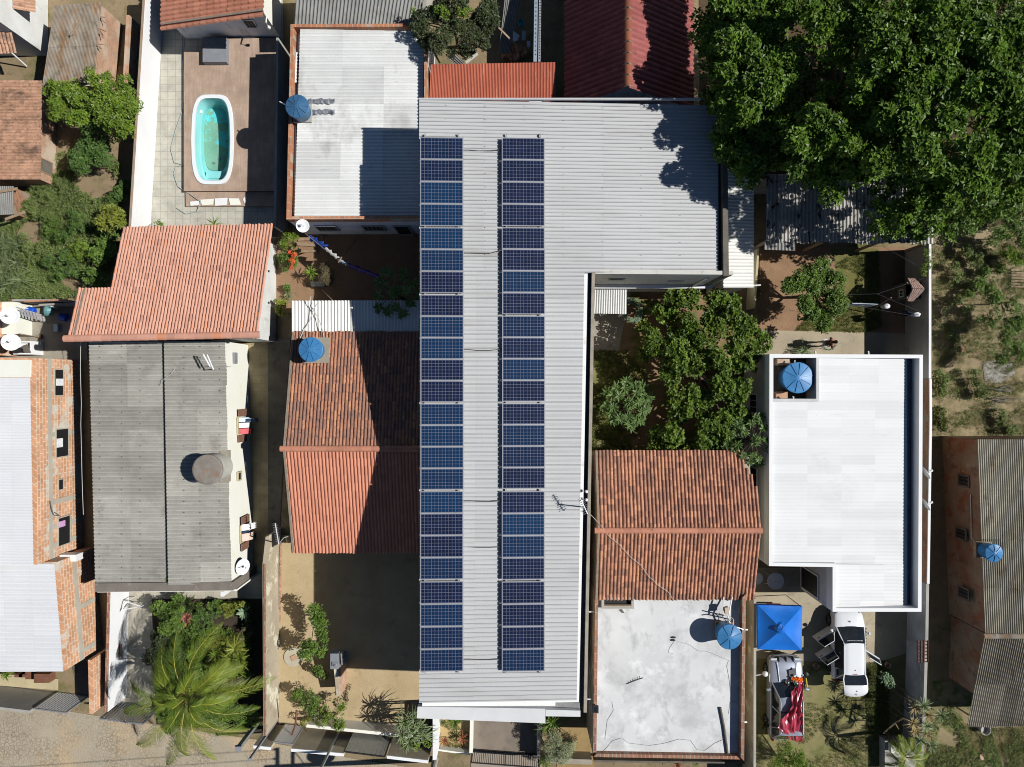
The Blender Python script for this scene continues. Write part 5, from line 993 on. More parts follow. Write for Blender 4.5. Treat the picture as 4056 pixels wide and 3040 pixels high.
# ---------------------------------------------------------------- backyard with clothes lines
t = T('shrine_hut', P(3600,1150), 'small hut with a steep pink tiled gable roof in the wall shadow', 'hut')
e0, e1, r0, r1, b0, b1 = P(3593,1107,1.75), P(3593,1190,1.75), P(3613,1143,2.25), P(3663,1146,2.25), P(3625,1107,1.75), P(3620,1190,1.75)
m_hut = M('pink_tile', (.68,.50,.42), (.62,.45,.37), 3, .8, var=.1); mb = MB(); tiles(mb, r0, r1, b0, e0, 6, 3, .03); tiles(mb, r0, r1, b1, e1, 6, 3, .03); mb.build('roof', m_hut, t)
mb = MB(); x0, x1 = e0[0]+.1, b0[0]+.55; mb.box((x0,e1[1]+.12,0),(x1,e0[1]-.12,1.5)); mb.prism([(x0,e1[1]+.12,1.5),(x0,e0[1]-.12,1.5),(x0,r0[1],2.05)], 1.49); mb.build('wall', m_concdark, t)
ym = (e0[1]+e1[1])/2-.1; opening(t, (x0-.01,ym-.2),(x0-.01,ym+.2),(-1,0),.9,1.3,m_white,m_dark,'window',.05,.03,1)
for a, b2, l in (((3310,1168),(3475,1165),'line from the leafy tree to the line knot'),((3475,1165),(3681,1096),'line passing over the shrine hut roof'),((3475,1165),(3682,1251),'line from the knot to the wall below the hut'),((3340,1204),(3683,1263),'line carrying the blue towel and white cloths'),((3495,976),(3674,1074),'line from the zinc shelter to the boundary wall')):
    mb = MB(); p, q = P(*a,2.0), P(*b2,2.0); mb.tube([p,q], .006, 4); simple('clothes_line', mb, m_cable, 'clothes '+l, 'clothes line', 'clothes lines in the backyard')
def hang(pa, pb, z, drop, m, label, bulge=.05, group='washing on the backyard lines', name='towel'):
    a, b2 = np.array(P(*pa,z)), np.array(P(*pb,z)); n = 11; V = []; nr = np.array([-(b2-a)[1],(b2-a)[0],0]); nr /= np.linalg.norm(nr)
    for s in (0,1):
        for i in range(n):
            for j in range(5):
                v = j/4; V.append(a+(b2-a)*i/(n-1)+nr*((.5-s)*.03+bulge*math.sin(i*1.7+j)*v+(.5-s)*bulge*2*v)-np.array([0,0,drop*v*(1+.25*math.sin(i*1.3))]))
    m0 = n*5; F = [[s*m0+i*5+j,s*m0+(i+1)*5+j,s*m0+(i+1)*5+j+1,s*m0+i*5+j+1][::(1 if s == 0 else -1)] for s in (0,1) for i in range(n-1) for j in range(4)]
    F += [[i*5,(i+1)*5,m0+(i+1)*5,m0+i*5] for i in range(n-1)]
    mb = MB(); mb.add(V, F); return simple(name, mb, m, label, 'laundry', group, True)
def lump(p, z, rx, ry, m, label):
    mb = MB(); q = P(*p,z); mb.lathe((q[0],q[1],z), [(.02,-.42),(.6,-.38),(.9,-.15),(1.,-.02),(.7,.06),(.02,.09)], 16); v = mb.v[-1]; v[:,0] = q[0]+(v[:,0]-q[0])*rx; v[:,1] = q[1]+(v[:,1]-q[1])*ry; v += RNG.normal(0,.012,v.shape); return simple('towel', mb, m, label, 'laundry', 'washing on the backyard lines', True)
hang((3376,1202),(3478,1206),2.0,.55,mc['pale'],'long pale blue towel on the backyard line'); lump((3512,1213),2.0,.19,.14,mc['white'],'bunched white cloth in the middle of the line'); lump((3632,1246),2.05,.22,.12,mc['white'],'white cloth near the boundary wall'); hang((3596,1235),(3614,1242),2.0,.5,mc['navy'],'dark garment beside the white cloth near the wall',.08)
mb = MB(); mb.tube([P(3436,1240,.05),P(3530,1180,2.2)], .03, 5); simple('line_prop', mb, m_timber, 'wooden prop holding up the backyard clothes line', 'prop')
# courtyard line
mb = MB(); mb.tube([P(1208,925,2.3),P(1345,1035,2.15),P(1505,1100,2.2)], .007, 4); simple('clothes_line', mb, m_palecable, 'clothes line across the shaded courtyard', 'clothes line')
g = 'washing on the courtyard line'
hang((1222,935),(1285,977),2.25,.5,mc['blue'],'bright blue cloth below the courtyard dish',.10,g); hang((1287,982),(1335,1022),2.2,.45,mc['white'],'white cloth in the middle of the courtyard line',.06,g); hang((1343,1028),(1372,1044),2.2,.4,mc['pale'],'pale turquoise cloth beside the line prop',.07,g); hang((1378,1046),(1495,1093),2.2,.45,mc['purple'],'purple cloth at the dark end of the courtyard line',.07,g)
mb = MB(); mb.tube([P(1340,1040,2.15),P(1352,1020,2.25)], .035, 5); mb.tube([P(1348,1028,2.2),P(1410,950,.05)], .025, 5); simple('line_prop', mb, m_timber, 'wooden prop in the middle of the courtyard line', 'prop')
for pts, l in (([(1186,945),(1225,945),(1226,953),(1180,957)],'narrowest plank in the courtyard sun'),([(1173,960),(1250,968),(1257,979),(1174,974)],'middle plank in the courtyard sun'),([(1180,996),(1258,991),(1258,1000),(1182,1000)],'lowest plank in the courtyard sun'),([(1262,922),(1270,920),(1284,944),(1276,948)],'short slab leaning below the courtyard windows')): flatthing('plank', pts, .02, .08, m_timber, l, 'plank')
flatthing('pot_stand', [(1235,1120),(1292,1118),(1292,1138),(1240,1138)], .01, .35, m_concgrey, 'grey stand under the potted courtyard shrubs', 'stand')
mb = MB(); mb.tube([P(1274,1146,.4),P(1316,1190,1.4)], .03, 5); simple('stick', mb, m_timber, 'stick leaning on the edge of the white lean-to', 'stick')
# kitchen-yard clutter behind the red lean-to
t = T('old_trunk_pipe', P(2120,120), 'long galvanised cable tray with holes above the yard clutter', 'cable tray'); mhole = m_black
for nm, x0, x1, st in (('tray',2114,2128,17),('rail',2133,2142,11)):
    z = 2.4; mb = MB(); mb.prism([P(x0+3,-60,z),P(x1+3,-60,z),P(x1-1,245,z),P(x0-1,245,z)][::-1], z-.12, True, True); tr = mb.build(nm, m_alu if nm == 'rail' else M('bluish_zinc', (.45,.52,.60), (.36,.43,.5), 2, .4, metal=.4), t); mb = MB()
    for k in range(int(300/st)): q = P((x0+x1)/2+3-4*(k*st)/300,-55+k*st,z); mb.lathe((q[0],q[1],z+.002), [(.035,0),(.03,.006)], 8)
    mb.build('holes', mhole, tr)['kind'] = 'stuff'
mb = MB(); corr(mb, P(2000,-20,1.2),P(2065,-20,1.3),P(2020,215,.6),P(1975,215,.5), 9, .02, cols=3); simple('leaning_sheet', mb, m_greysheet, 'dark corrugated sheet leaning in the cluttered yard', 'sheet')
mb = MB(); a, b2 = np.array(P(1975,110,1.5)), np.array(P(2055,190,.9)); d = (b2-a)/2; mb.obox((a+b2)/2, d, np.array([-d[1],d[0],0])*.07, (0,0,.02)); simple('plank', mb, m_timber, 'long plank lying across the leaning sheet in the cluttered yard', 'plank')
bucket(2063,88,.15,.35,flat('aqua_plastic', (.04,.45,.52), .4),'aqua bucket in the cluttered yard',.2)
flatthing('plastic_sheet', [(2033,124),(2058,143),(2050,162),(2030,170)], .9, .04, mc['pale'], 'pale blue plastic sheet among the yard clutter', 'plastic sheet')
flatthing('metal_rack', [(2068,130),(2084,130),(2080,168),(2065,168)], .6, .2, m_steel, 'grey wire rack among the yard clutter', 'rack'); flatthing('small_crate', [(2087,171),(2100,171),(2100,192),(2087,192)], .5, .2, mc['pale'], 'pale blue split crate under the cable tray', 'crate')
for i,(px,py,l) in enumerate(((2050,200,'tile stack nearest the plank in the yard clutter'),(2064,212,'tilted tile stack in the middle of the yard clutter'),(2036,228,'broken tiles right behind the red lean-to'),(2005,218,'dark tile heap at the foot of the leaning sheet'))):
    mb = MB(); q = P(px,py,.3)
    for k in range(5): mb.obox((q[0]+.1*k-.2,q[1]+.05*math.sin(k*2),.22+.05*k), (.05,.02,.03), (-.04,.17,0), (0,.01,.12))
    simple('roof_tile_stack', mb, m_tileold, l, 'tile stack', 'old roof tiles in the yard clutter')
mb = MB(); corr(mb, P(1770,232,1.2),P(1800,208,1.35),P(1840,250,1.2),P(1815,262,1.0), 4, .03, cols=2); simple('scrap_sheet', mb, m_greysheet, 'scrap of pale corrugated sheet under the dark tree', 'sheet')
mb = MB(); a, b2 = np.array(P(1845,250,.8)), np.array(P(1892,213,1.1)); d = (b2-a)/2; mb.obox((a+b2)/2, d, np.array([-d[1],d[0],0])*.2, (0,0,.02)); simple('wooden_board', mb, m_cream, 'cream board leaning under the dark tree', 'board')
mb = MB(); mb.tube([P(1712,195,2.0),P(1742,250,1.2)], .05, 5); simple('stick', mb, m_timber, 'brown pole leaning beside the white sheet house under the dark tree', 'stick')
dish(2905,618,4.6,.85,(-.2,.9,.5),'big dark mesh dish half hidden under the tall tree',P(2900,600,3.2))
# sandy yard things
t = T('meter_pillar', P(1340,2620), 'brick meter pillar with a grey capped box in the sandy yard', 'pillar'); q = P(1335,2645,.9)
mb = MB(); mb.prism([P(1322,2625,1.5),P(1348,2625,1.5),P(1352,2755,1.1),P(1330,2757,1.1)][::-1], 0); mb.build('brick_stub', m_brickpale, t)
mb = MB(); mb.prism([P(1320,2630,1.56),P(1334,2630,1.56),P(1347,2757,1.16),P(1333,2757,1.16)][::-1], 1.0); mb.build('render_cap', m_stain, t)
mb = MB(); mb.box(P(1308,2590,2.0), P(1351,2634,1.45)); mb.build('meter_box', m_greybox, t); mb = MB(); mb.box(P(1317,2622,2.0), P(1338,2640,2.06)); mb.lathe(P(1328,2636,2.05), [(.06,0),(.06,.06)], 10); mb.build('lid', m_steel, t)
mb = MB(); corr(mb, P(1348,2590,1.9),P(1374,2575,1.6),P(1376,2622,1.6),P(1352,2636,1.9), 3, .03); mb.build('sheet_cover', m_greysheet, t)
t = T('manhole', P(1163,2603), 'round concrete manhole cover with a tile on it', 'manhole'); mb = MB(); mb.lathe(P(1163,2603,.01), [(.52,0),(.5,.06),(.01,.07)], 32); mb.build('cover', M('pale_concrete', (.46,.42,.32), (.40,.36,.27), 2, .9), t); mb = MB(); q = P(1163,2606,.1); mb.obox((q[0],q[1],.1), (.13,.07,0), (-.06,.11,0), (0,0,.02)); mb.build('lid_brick', m_brickpale, t)
mb = MB()
for k in range(34): y0, y1 = 2145+k*9.5, 2145+(k+.92)*9.5; xx = 1111-.012*(y0-2145); mb.prism(PP([(xx-3+random.uniform(-.6,.6),y0),(xx+3+random.uniform(-.6,.6),y0),(xx+3,y1),(xx-3,y1)],.09)[::-1], 0)
simple('garden_edging', mb, m_tileA, 'row of clay edging blocks along the stained wall', 'edging')
t = T('tv_antenna', P(1100,2110,0), 'comb antenna on a mast at the corner of the clean orange roof', 'antenna'); a, b2 = np.array(P(1090,2073,3.5)), np.array(P(1104,2155,3.5)); mb = MB(); mb.tube([a,b2], .03, 5); mb.build('boom', m_alu, t); mb = MB()
for k in range(12): c = a+(b2-a)*(k+.5)/12; mb.tube([c-(.14,0,0),c+(.10,0,0)], .01, 4)
mb.build('elements', m_steel, t); mb = MB(); mb.tube([P(1107,2155,0),(b2[0],b2[1],3.5)], .03, 5); mb.build('mast', m_steel, t); mb = MB(); mb.tube([b2,P(1125,2130,3.0),P(1150,2124,2.8)], .016, 4); simple('cable', mb, m_palecable, 'pale cable from the comb antenna to the clean orange roof', 'cable')
mb = MB(); mb.tube([P(1155,2917,1.0),P(1170,2870,1.6),P(1175,2815,2.0)], .05, 5); simple('rusty_post', mb, MATS['rust'], 'leaning rusty post behind the doorway gate', 'post')
for px,py,l,r in ((1262,2842,'mossy boulder nearest the cream yard wall',.3),(1245,2822,'smaller dark stone among the street shrubs',.2)):
    mb = MB(); q = P(px,py,0); mb.lathe(q, [(r,0),(r*1.05,r*.4),(r*.7,r*.8),(.01,r*.95)], 11); mb.v[-1] += RNG.normal(0,.03,mb.v[-1].shape); simple('boulder', mb, m_concgrey, l, 'stone')
# front of the solar building
def lowwall(pts, z, m, label, name='front_wall'):
    t = T(name, P(*pts[0]), label, 'wall'); mb = MB(); mb.prism([P(a,b2,z) for a,b2 in pts][::-1], 0); mb.build('wall_panel', m, t); return t
lowwall([(1714,2835),(1732,2835),(1729,3010),(1714,3012)], 1.7, m_white, 'bright white side wall of the solar building forecourt')
lowwall([(1862,2840),(1875,2840),(1872,2985),(1859,2985)], .5, m_cream, 'low cream kerb wall between bromeliad bed and driveway')
lowwall([(1733,2968),(1860,2986),(1860,2992),(1733,2975)], .45, m_cream, 'low kerb closing the bromeliad bed')
lowwall([(2130,2860),(2142,2860),(2140,3010),(2128,3008)], .9, m_concgrey, 'grey side wall right of the driveway gate')
lowwall([(2140,3004),(2345,3010),(2345,3030),(2140,3022)], .8, m_conc, 'low street wall under the silvery shrub')
lowwall([(2352,3012),(2950,3020),(2950,3026),(2352,3020)], .7, m_concdark, 'low dark wall along the street below the white terrace')
sheet('bromeliad_bed', [(1733,2700),(1862,2700),(1860,2988),(1732,2970)], .018, m_sandpale)
t = T('driveway_gate', P(2000,2990), 'black barred double gate across the driveway', 'gate'); a, b2 = np.array(P(1871,2966)), np.array(P(2132,2986)); d = b2-a; e = d/np.linalg.norm(d); nr = np.array([-e[1],e[0],0]); zt = 1.35; mb = MB()
for k in range(37): c = a+d*(k+.5)/37; mb.tube([(c[0],c[1],.06),(c[0],c[1],zt)], .014, 4)
mb.build('bars', m_black, t); mb = MB()
for z in (.07, zt): mb.obox((a+b2)/2+np.array([0,0,z]), d/2, nr*.025, (0,0,.025))
for u in (0,.5,1): c = a+d*u; mb.box((c[0]-.03,c[1]-.03,0),(c[0]+.03,c[1]+.03,zt))
mb.build('frame', m_black, t)
t = T('utility_pole', P(1722,3008), 'tall concrete utility pole with transformer at the forecourt wall', 'utility pole'); q = P(1724,3008); mb = MB(); mb.lathe(q, [(.17,0),(.10,9.0)], 12); mb.build('post', m_concgrey, t)
mb = MB(); mb.box((q[0]-.06,q[1]-1.0,8.3),(q[0]+.06,q[1]+1.0,8.42)); mb.box((q[0]-.06,q[1]-.8,7.5),(q[0]+.06,q[1]+.8,7.6)); mb.tube([(q[0],q[1]+.8,7.5),(q[0],q[1],6.9)], .03, 4); mb.build('crossarm', m_timber, t)
mb = MB(); mb.lathe((q[0],q[1]+.42,5.6), [(.01,-.02),(.3,0),(.32,.1),(.32,.85),(.28,.95),(.01,.97)], 18); mb.build('transformer', m_steel, t); mb = MB()
for dy in (-.9,-.4,.4,.9): mb.lathe((q[0],q[1]+dy,8.42), [(.05,0),(.07,.08),(.03,.2)], 8)
mb.build('insulator', m_whiteplastic, t)
for i,(ya,l) in enumerate(((-.9,'outermost'),(-.4,'second'),(.4,'third'),(.9,'innermost'))):
    mb = MB(); mb.tube([(q[0]-.0,q[1]+ya,8.62),(q[0]-15,q[1]+ya-1.0,7.9),(q[0]-34,q[1]+ya+.6,8.6)], .014, 4); simple('power_line', mb, m_cable, '%s overhead power line along the street from the utility pole' % l, 'power line', 'power lines over the street')
t = T('plant_rack', P(455,2585), 'small brown pot rack fixed to the bright white wall', 'pot rack'); mb = MB(); X = P(440,2580,1.0)[0]
for k in range(4): mb.box((X+.06+.12*k,P(0,2612,1)[1],.8),(X+.12+.12*k,P(0,2556,1)[1],.88))
mb.build('shelf', m_wood, t)
mb = MB(); q = P(130,2680,.5); t = T('garden_bench', (q[0],q[1],0), 'brown wooden bench on the porch of the brick house', 'bench'); mb.box(P(100,2660,.45),P(165,2690,.40)); mb.build('seat', m_wood, t); mb = MB(); mb.box(P(160,2655,.40),P(195,2706,.9)); mb.build('backrest', m_wood, t)
for px in (82,100): mb = MB(); mb.box(P(px,2658,.02),P(px+6,2684,.5)); mb.build('leg', m_wood, t)
lowwall([(-20,2668),(228,2690),(228,2735),(-20,2715)], .06, m_yellowwall, 'pale porch floor slab of the brick house', 'porch_slab')
mb = MB(); mb.poly([P(285,2640,.02),P(345,2625,.02),P(350,2755,.02),P(310,2745,.02)]); S(mb.build('porch_path', m_concdark))
# car yard
t = T('round_table', P(3073,2303), 'round pale table with a parasol hole in the shade of the brown tiled house', 'table', 'round tables by the car yard'); q = P(3073,2303,.74); mtab = M('table_top', (.50,.52,.56), (.45,.47,.51), 3, .5)
mb = MB(); mb.lathe((q[0],q[1],.70), [(.42,0),(.44,.02),(.43,.045),(.03,.05)], 36); mb.build('tabletop', mtab, t); mb = MB(); mb.lathe((q[0],q[1],.752), [(.025,0),(.02,.003)], 10); mb.build('parasol_hole', m_black, t)
for k in range(4): mb = MB(); c, s = math.cos(.8+k*1.571), math.sin(.8+k*1.571); mb.tube([(q[0]+.1*c,q[1]+.1*s,.7),(q[0]+.5*c,q[1]+.5*s,0)], .025, 5); mb.build('leg', mtab, t)
o = copy_tree(t, P(2996,2290,.02), 'smaller round pale table half hidden by the brown tile eave'); o.scale = (.72,.72,.9)
t = T('gazebo_tent', P(3088,2485), 'square blue pop-up gazebo tent beside the cars', 'tent'); zc = 2.05; c4 = [P(a,b2,zc) for a,b2 in ((3001,2397),(3178,2403),(3175,2577),(3002,2573))]; ap = P(3097,2494,2.62)
m_tent = M('blue_tarpaulin', (.012,.165,.62), (.010,.14,.55), 1.5, .35, spec=.5, fine=.08, spots=[((.04,.24,.70), 7, .6, .8, (1,4,1))]); mb = MB(); n = 10
for i in range(4):
    a, b2 = np.array(c4[i]), np.array(c4[(i+1)%4]); G = []
    for u in range(n+1):
        for v in range(n+1-0):
            e = a+(b2-a)*u/n; p = e+(np.array(ap)-e)*v/n; sag = -.10*math.sin(math.pi*u/n)*math.sin(math.pi*v/n)*(1-v/n)+.012*math.sin(u*2.9+v*1.7)*(v<n)*(0<u<n); G.append(p+np.array([0,0,sag]))
    mb.add(G, [[u*(n+1)+v,(u+1)*(n+1)+v,(u+1)*(n+1)+v+1,u*(n+1)+v+1] for u in range(n) for v in range(n)])
mb.build('canopy', m_tent, t, True); mb = MB(); 
for i in range(4):
    a, b2 = c4[i], c4[(i+1)%4]; mb.poly([a,b2,(b2[0],b2[1],zc-.2),(a[0],a[1],zc-.2)])
mb.build('valance', m_tent, t); mb = MB(); mb.lathe((ap[0],ap[1],2.55), [(.32,-.12),(.22,.02),(.03,.10)], 9); mb.v[-1] += RNG.normal(0,.015,mb.v[-1].shape); mb.build('peak_cap', m_tent, t)
for c in inset(c4,.04): mb = MB(); mb.box((c[0]-.02,c[1]-.02,0),(c[0]+.02,c[1]+.02,zc)); mb.build('leg', m_alu, t)
t = T('wall_lamp', P(3010,2672,1.5), 'white globe lamp on an arm over the car yard wall', 'lamp'); mb = MB(); a, b2 = P(2992,2676,1.75), P(3031,2670,1.9); mb.tube([a,b2], .03, 6); mb.build('arm', m_whiteplastic, t); mb = MB(); mb.lathe(b2, [(.01,-.14),(.13,-.05),(.14,.03),(.08,.11),(.01,.13)], 16); mb.build('globe', m_whiteplastic, t, True)
mb = MB(); a = np.array(P(2968,2570,.9)); mb.obox(a, (.10,0,.25), (.03,.30,0), (.02,0,-.01)); simple('yellow_board', mb, M('ochre_board', (.38,.24,.04), (.32,.2,.035), 3, .7), 'ochre yellow board leaning on the rough grey wall', 'board')
flatthing('red_tray', [(3035,2390),(3090,2391),(3090,2397),(3035,2396)], .3, .3, mc['pink'], 'red tray end showing behind the blue gazebo', 'tray')
for px,py,l in ((3508,2629,'terracotta pot beside the open rear door'),(3226,2633,'terracotta pot in the shadow of the white hatchback')): mb = MB(); mb.lathe(P(px,py,0), [(.10,0),(.15,.22),(.155,.26),(.13,.26),(.12,.15),(.01,.15)], 16); simple('flower_pot', mb, m_tileA, l, 'pot', 'terracotta pots in the car yard')
t = T('gate_pier', P(3590,2990), 'grey pier and slab by the street end of the mouldy wall', 'wall'); mb = MB(); mb.prism(PP([(3505,2935),(3630,2935),(3625,3060),(3505,3060)],.6)[::-1], 0); mb.build('slab', m_concgrey, t); mb = MB(); mb.box(P(3530,2952,.9),P(3576,2972,.605)); mb.build('block', m_cream, t)
mb = MB(); mb.tube([P(3500,2905,1.2),P(3545,2865,1.5),P(3575,2848,1.7)], .04, 5); mb.tube([P(3545,2865,1.5),P(3560,2890,1.0)], .03, 5); simple('bare_branch', mb, m_timber, 'bare forked branch in the shade of the mouldy wall', 'branch')
for px,py,l,m_ in ((3885,2997,'pink brick lying among the corner weeds',m_brickpale),(3810,1383,'orange brick lump in the weedy lot',m_tileA),(4040,862,'pink block at the edge of the big tree',m_brickpale)):
    mb = MB(); q = P(px,py,.05); mb.obox((q[0],q[1],.07), (.08,.02,0), (-.03,.16,0), (0,0,.06)); simple('loose_brick', mb, m_, l, 'brick')
for pts,l in (([(4008,1065),(4056,1068),(4060,1140),(4010,1138)],'grey timber pallet at the edge of the weedy lot'),): 
    mb = MB()
    for k in range(7): mb.prism(PP([(4006,1066+k*11),(4070,1068+k*11),(4070,1075+k*11),(4006,1073+k*11)],.12)[::-1], .06)
    mb.prism(PP([(4012,1062),(4018,1062),(4018,1144),(4012,1144)],.06)[::-1], 0); simple('wood_pallet', mb, m_timber, l, 'pallet')
flatthing('cleared_patch', [(3890,1440),(3930,1425),(4010,1440),(4020,1480),(3960,1520),(3900,1510)], .008, .02, m_concgrey, 'pale rubble patch in the weedy lot', 'rubble')

# ---------------------------------------------------------------- plants
g_big = FM('big_tree_leaf', (.020,.055,.007), (.15,.255,.024), .45, .2, .3)
g_cash = FM('broad_leaf', (.028,.070,.010), (.175,.255,.03), .45, .25, .3)
g_mid = FM('shrub_leaf', (.055,.115,.018), (.18,.27,.045), .45, .25)
g_bright = FM('bright_leaf', (.070,.14,.014), (.23,.32,.035), .42, .28)
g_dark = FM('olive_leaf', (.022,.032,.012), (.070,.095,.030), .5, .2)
g_yel = FM('yellow_green_leaf', (.14,.19,.020), (.34,.36,.06), .45, .3)
g_blue = FM('deep_green_leaf', (.045,.095,.018), (.13,.22,.045), .45, .25)
g_weed = FM('weed_leaf', (.075,.115,.025), (.23,.29,.085), .6, .25)
g_dry = FM('dry_grass', (.12,.12,.035), (.30,.25,.10), .7, .25)
g_grass = FM('grass_blade', (.055,.085,.014), (.19,.20,.05), .6, .3)
g_palm = FM('palm_leaflet', (.055,.115,.012), (.27,.33,.04), .42, .3, .35)
g_strap = FM('strap_leaf', (.12,.17,.06), (.28,.34,.16), .45, .2)
g_pale = FM('silvery_leaf', (.20,.24,.12), (.40,.44,.25), .55, .25)
g_pap = FM('papaya_leaf', (.075,.14,.035), (.18,.27,.08), .5, .25)
g_agave = FM('agave_leaf', (.22,.32,.18), (.36,.46,.28), .5, .15)
g_red = FM('bromeliad_red', (.22,.07,.03), (.46,.18,.09), .5, .2)
g_pink = FM('bromeliad_pink', (.28,.08,.08), (.68,.34,.22), .5, .2)
g_brown = FM('brown_leaf', (.07,.05,.025), (.21,.17,.09), .6, .2)
g_tan = FM('sunburnt_strap', (.30,.20,.08), (.42,.36,.16), .55, .2)
g_flow = FM('orange_flower', (.60,.06,.02), (.80,.16,.05), .5, .2)
m_bark = M('bark', (.13,.095,.065), (.085,.06,.04), 6, .95, bump=.4)
def unit(a): return a/(np.linalg.norm(a, axis=1)[:, None]+1e-9)
def rosettes(mb, C, A, k, L, W, el=.35, jit=.3, r0=None):
    C = np.asarray(C, float); A = unit(np.asarray(A, float)); n = len(C); h = np.where(np.abs(A[:, 2:3]) < .9, np.array([[0,0,1.]]), np.array([[1.,0,0]]))
    t = unit(np.cross(A, h)); b = np.cross(A, t); ph0 = RNG.uniform(0, 6.28, n); rr = RNG.uniform(0, 1, n) if r0 is None else r0
    for i in range(k):
        ph = ph0+6.283*i/k+RNG.normal(0, jit, n); e = el+RNG.normal(0, .28, n)
        d = unit(t*np.cos(ph)[:, None]+b*np.sin(ph)[:, None]+A*e[:, None]); nn = unit(A-d*np.sum(A*d, 1)[:, None]+RNG.normal(0, .15, (n,3)))
        mb.leaves(C+d*.02, d, nn, L*RNG.uniform(.7, 1.2, n), W*RNG.uniform(.75, 1.2, n), np.clip(rr*.65+RNG.uniform(0,.45,n), 0, 1))
def crown(mb, clumps, dens, k, L, W, flatz=.75, el=.35, top=.3):
    for (x, y, z, r) in clumps:
        n = max(4, int(dens*r*r)); v = unit(RNG.normal(0, 1, (n, 3))+np.array([0,0,top])); v[:,2] = np.where(v[:,2] < -.35, -v[:,2], v[:,2])
        rad = r*RNG.uniform(.45, 1.05, n)**.6; c = np.array([x,y,z])+v*rad[:,None]*np.array([1,1,flatz])
        rosettes(mb, c, v+np.array([.25,0,.55]), k, L, W, el)
def px_clumps(lst, z, r, jz=.3): return [(*P(c[0],c[1],(c[2] if len(c) > 2 else z))[:2], (c[2] if len(c) > 2 else z)+random.uniform(-jz,jz), (c[3] if len(c) > 3 else r)*random.uniform(.88,1.12)) for c in lst]
def sub(cl, m, rf=.55, sp=.75):       # break big clumps into uneven smaller ones
    out = []
    for (x,y,z,r) in cl:
        for _ in range(m): a = random.uniform(0,6.28); d = r*sp*math.sqrt(random.random()); out.append((x+d*math.cos(a), y+d*math.sin(a), z+random.uniform(-.45,.45)*r, r*rf*random.uniform(.7,1.3)))
    return out
def plant(name, label, cat, cl, base, mat, dens, k, L, W, group=None, trunk=.08, el=.35, top=.3, flatz=.75, crown_name='crown', extra=None):
    t = T(name, (base[0],base[1],0), label, cat, group); mb = MB(); crown(mb, cl, dens, k, L, W, flatz, el, top); mb.build(crown_name, mat, t)
    mb = MB(); zt = np.mean([c[2] for c in cl]); fork = (base[0], base[1], zt*.45); mb.tube([(base[0],base[1],0), (base[0]+.02,base[1],zt*.2), fork], [trunk*1.25,trunk,trunk*.8], 7)
    for c in random.sample(cl, min(len(cl), 9)):
        m = lerp(fork, c[:3], .5); m = (m[0]+random.uniform(-.1,.1), m[1]+random.uniform(-.1,.1), m[2]+.02); mb.tube([fork, m, lerp(fork, c[:3], .93)], [trunk*.6,trunk*.4,trunk*.15], 5)
    mb.build('trunk', m_bark, t)
    if extra: extra(t, cl)
    return t
# the big tree group, top right
bt = {'a': [(3010,260),(2989,347),(3092,255),(2977,262),(3004,353),(2923,304),(2960,400),(2905,179),(3021,119),(2977,624,7.6),(2940,245),(3050,310)],
      'b': [(3227,38),(3385,81),(3358,380),(3461,412),(3282,505),(3173,559),(3380,575),(3200,690,8.4),(3282,722,8.4),(3325,679,8.6),(3461,548),(3420,440),(3250,540),(3380,620),(3400,120)],
      'c': [(3531,108),(3640,49),(3825,54),(3738,141),(3933,136),(4015,81),(3499,200),(3477,304),(3553,353),(3662,244),(3634,325),(3797,300),(3852,380),(3960,244),(4015,380),(3738,402),(3558,428),(3607,521),(3760,543),(3825,624),(3716,613),(3803,668),(3835,733,8.6),(3743,771,8.4),(3607,820,8.),(3987,489),(3530,250),(3580,200),(3700,320),(3770,230),(3880,200),(3900,300),(3930,420),(3680,160),(3531,581),(3870,90),(3990,180),(4060,280),(4090,120),(4100,450),(3770,740,8.4),(4000,560),(3950,620),(3900,690,8.8),(4050,540),(4010,650,8.6),(3930,760,8.0)]}
low = {'a': [(2842+i*33+random.uniform(-12,12)+(25 if j > 5 else 0)+(30 if j > 8 else 0), -130+j*62+random.uniform(-18,18)) for i in range(7) for j in range(13)],
       'b': [(3060+i*52+random.uniform(-18,18), 20+j*64+random.uniform(-20,20)) for i in range(8) for j in range(12) if j < 11-(i < 2)*1],
       'c': [(3470+i*56+random.uniform(-18,18), 20+j*66+random.uniform(-20,20)) for i in range(12) for j in range(14) if not (j > 11 and i > 8)]}
zz_ = {'a': (8.0,7.0), 'b': (9.4,5.2), 'c': (10.4,4.8)}
info = {'a': ('westernmost tall broad leaved tree, overhanging the solar building roof',(3040,330)),'b': ('middle tall broad leaved tree above the zinc sheet shelter',(3300,430)),'c': ('easternmost and widest tall tree, reaching over the weedy lot',(3780,350))}
sheet('tree_shade_soil', [(2770,-120),(4200,-120),(4200,860),(3700,930),(3040,720),(2960,640),(2770,420)], .010, M('tree_shade_soil', (.10,.065,.035), (.06,.04,.022), 2., .95, bump=.5, spots=[((.16,.10,.05), 5, .55, .7)]))  # dark soil tone stands for the shade below the tall trees
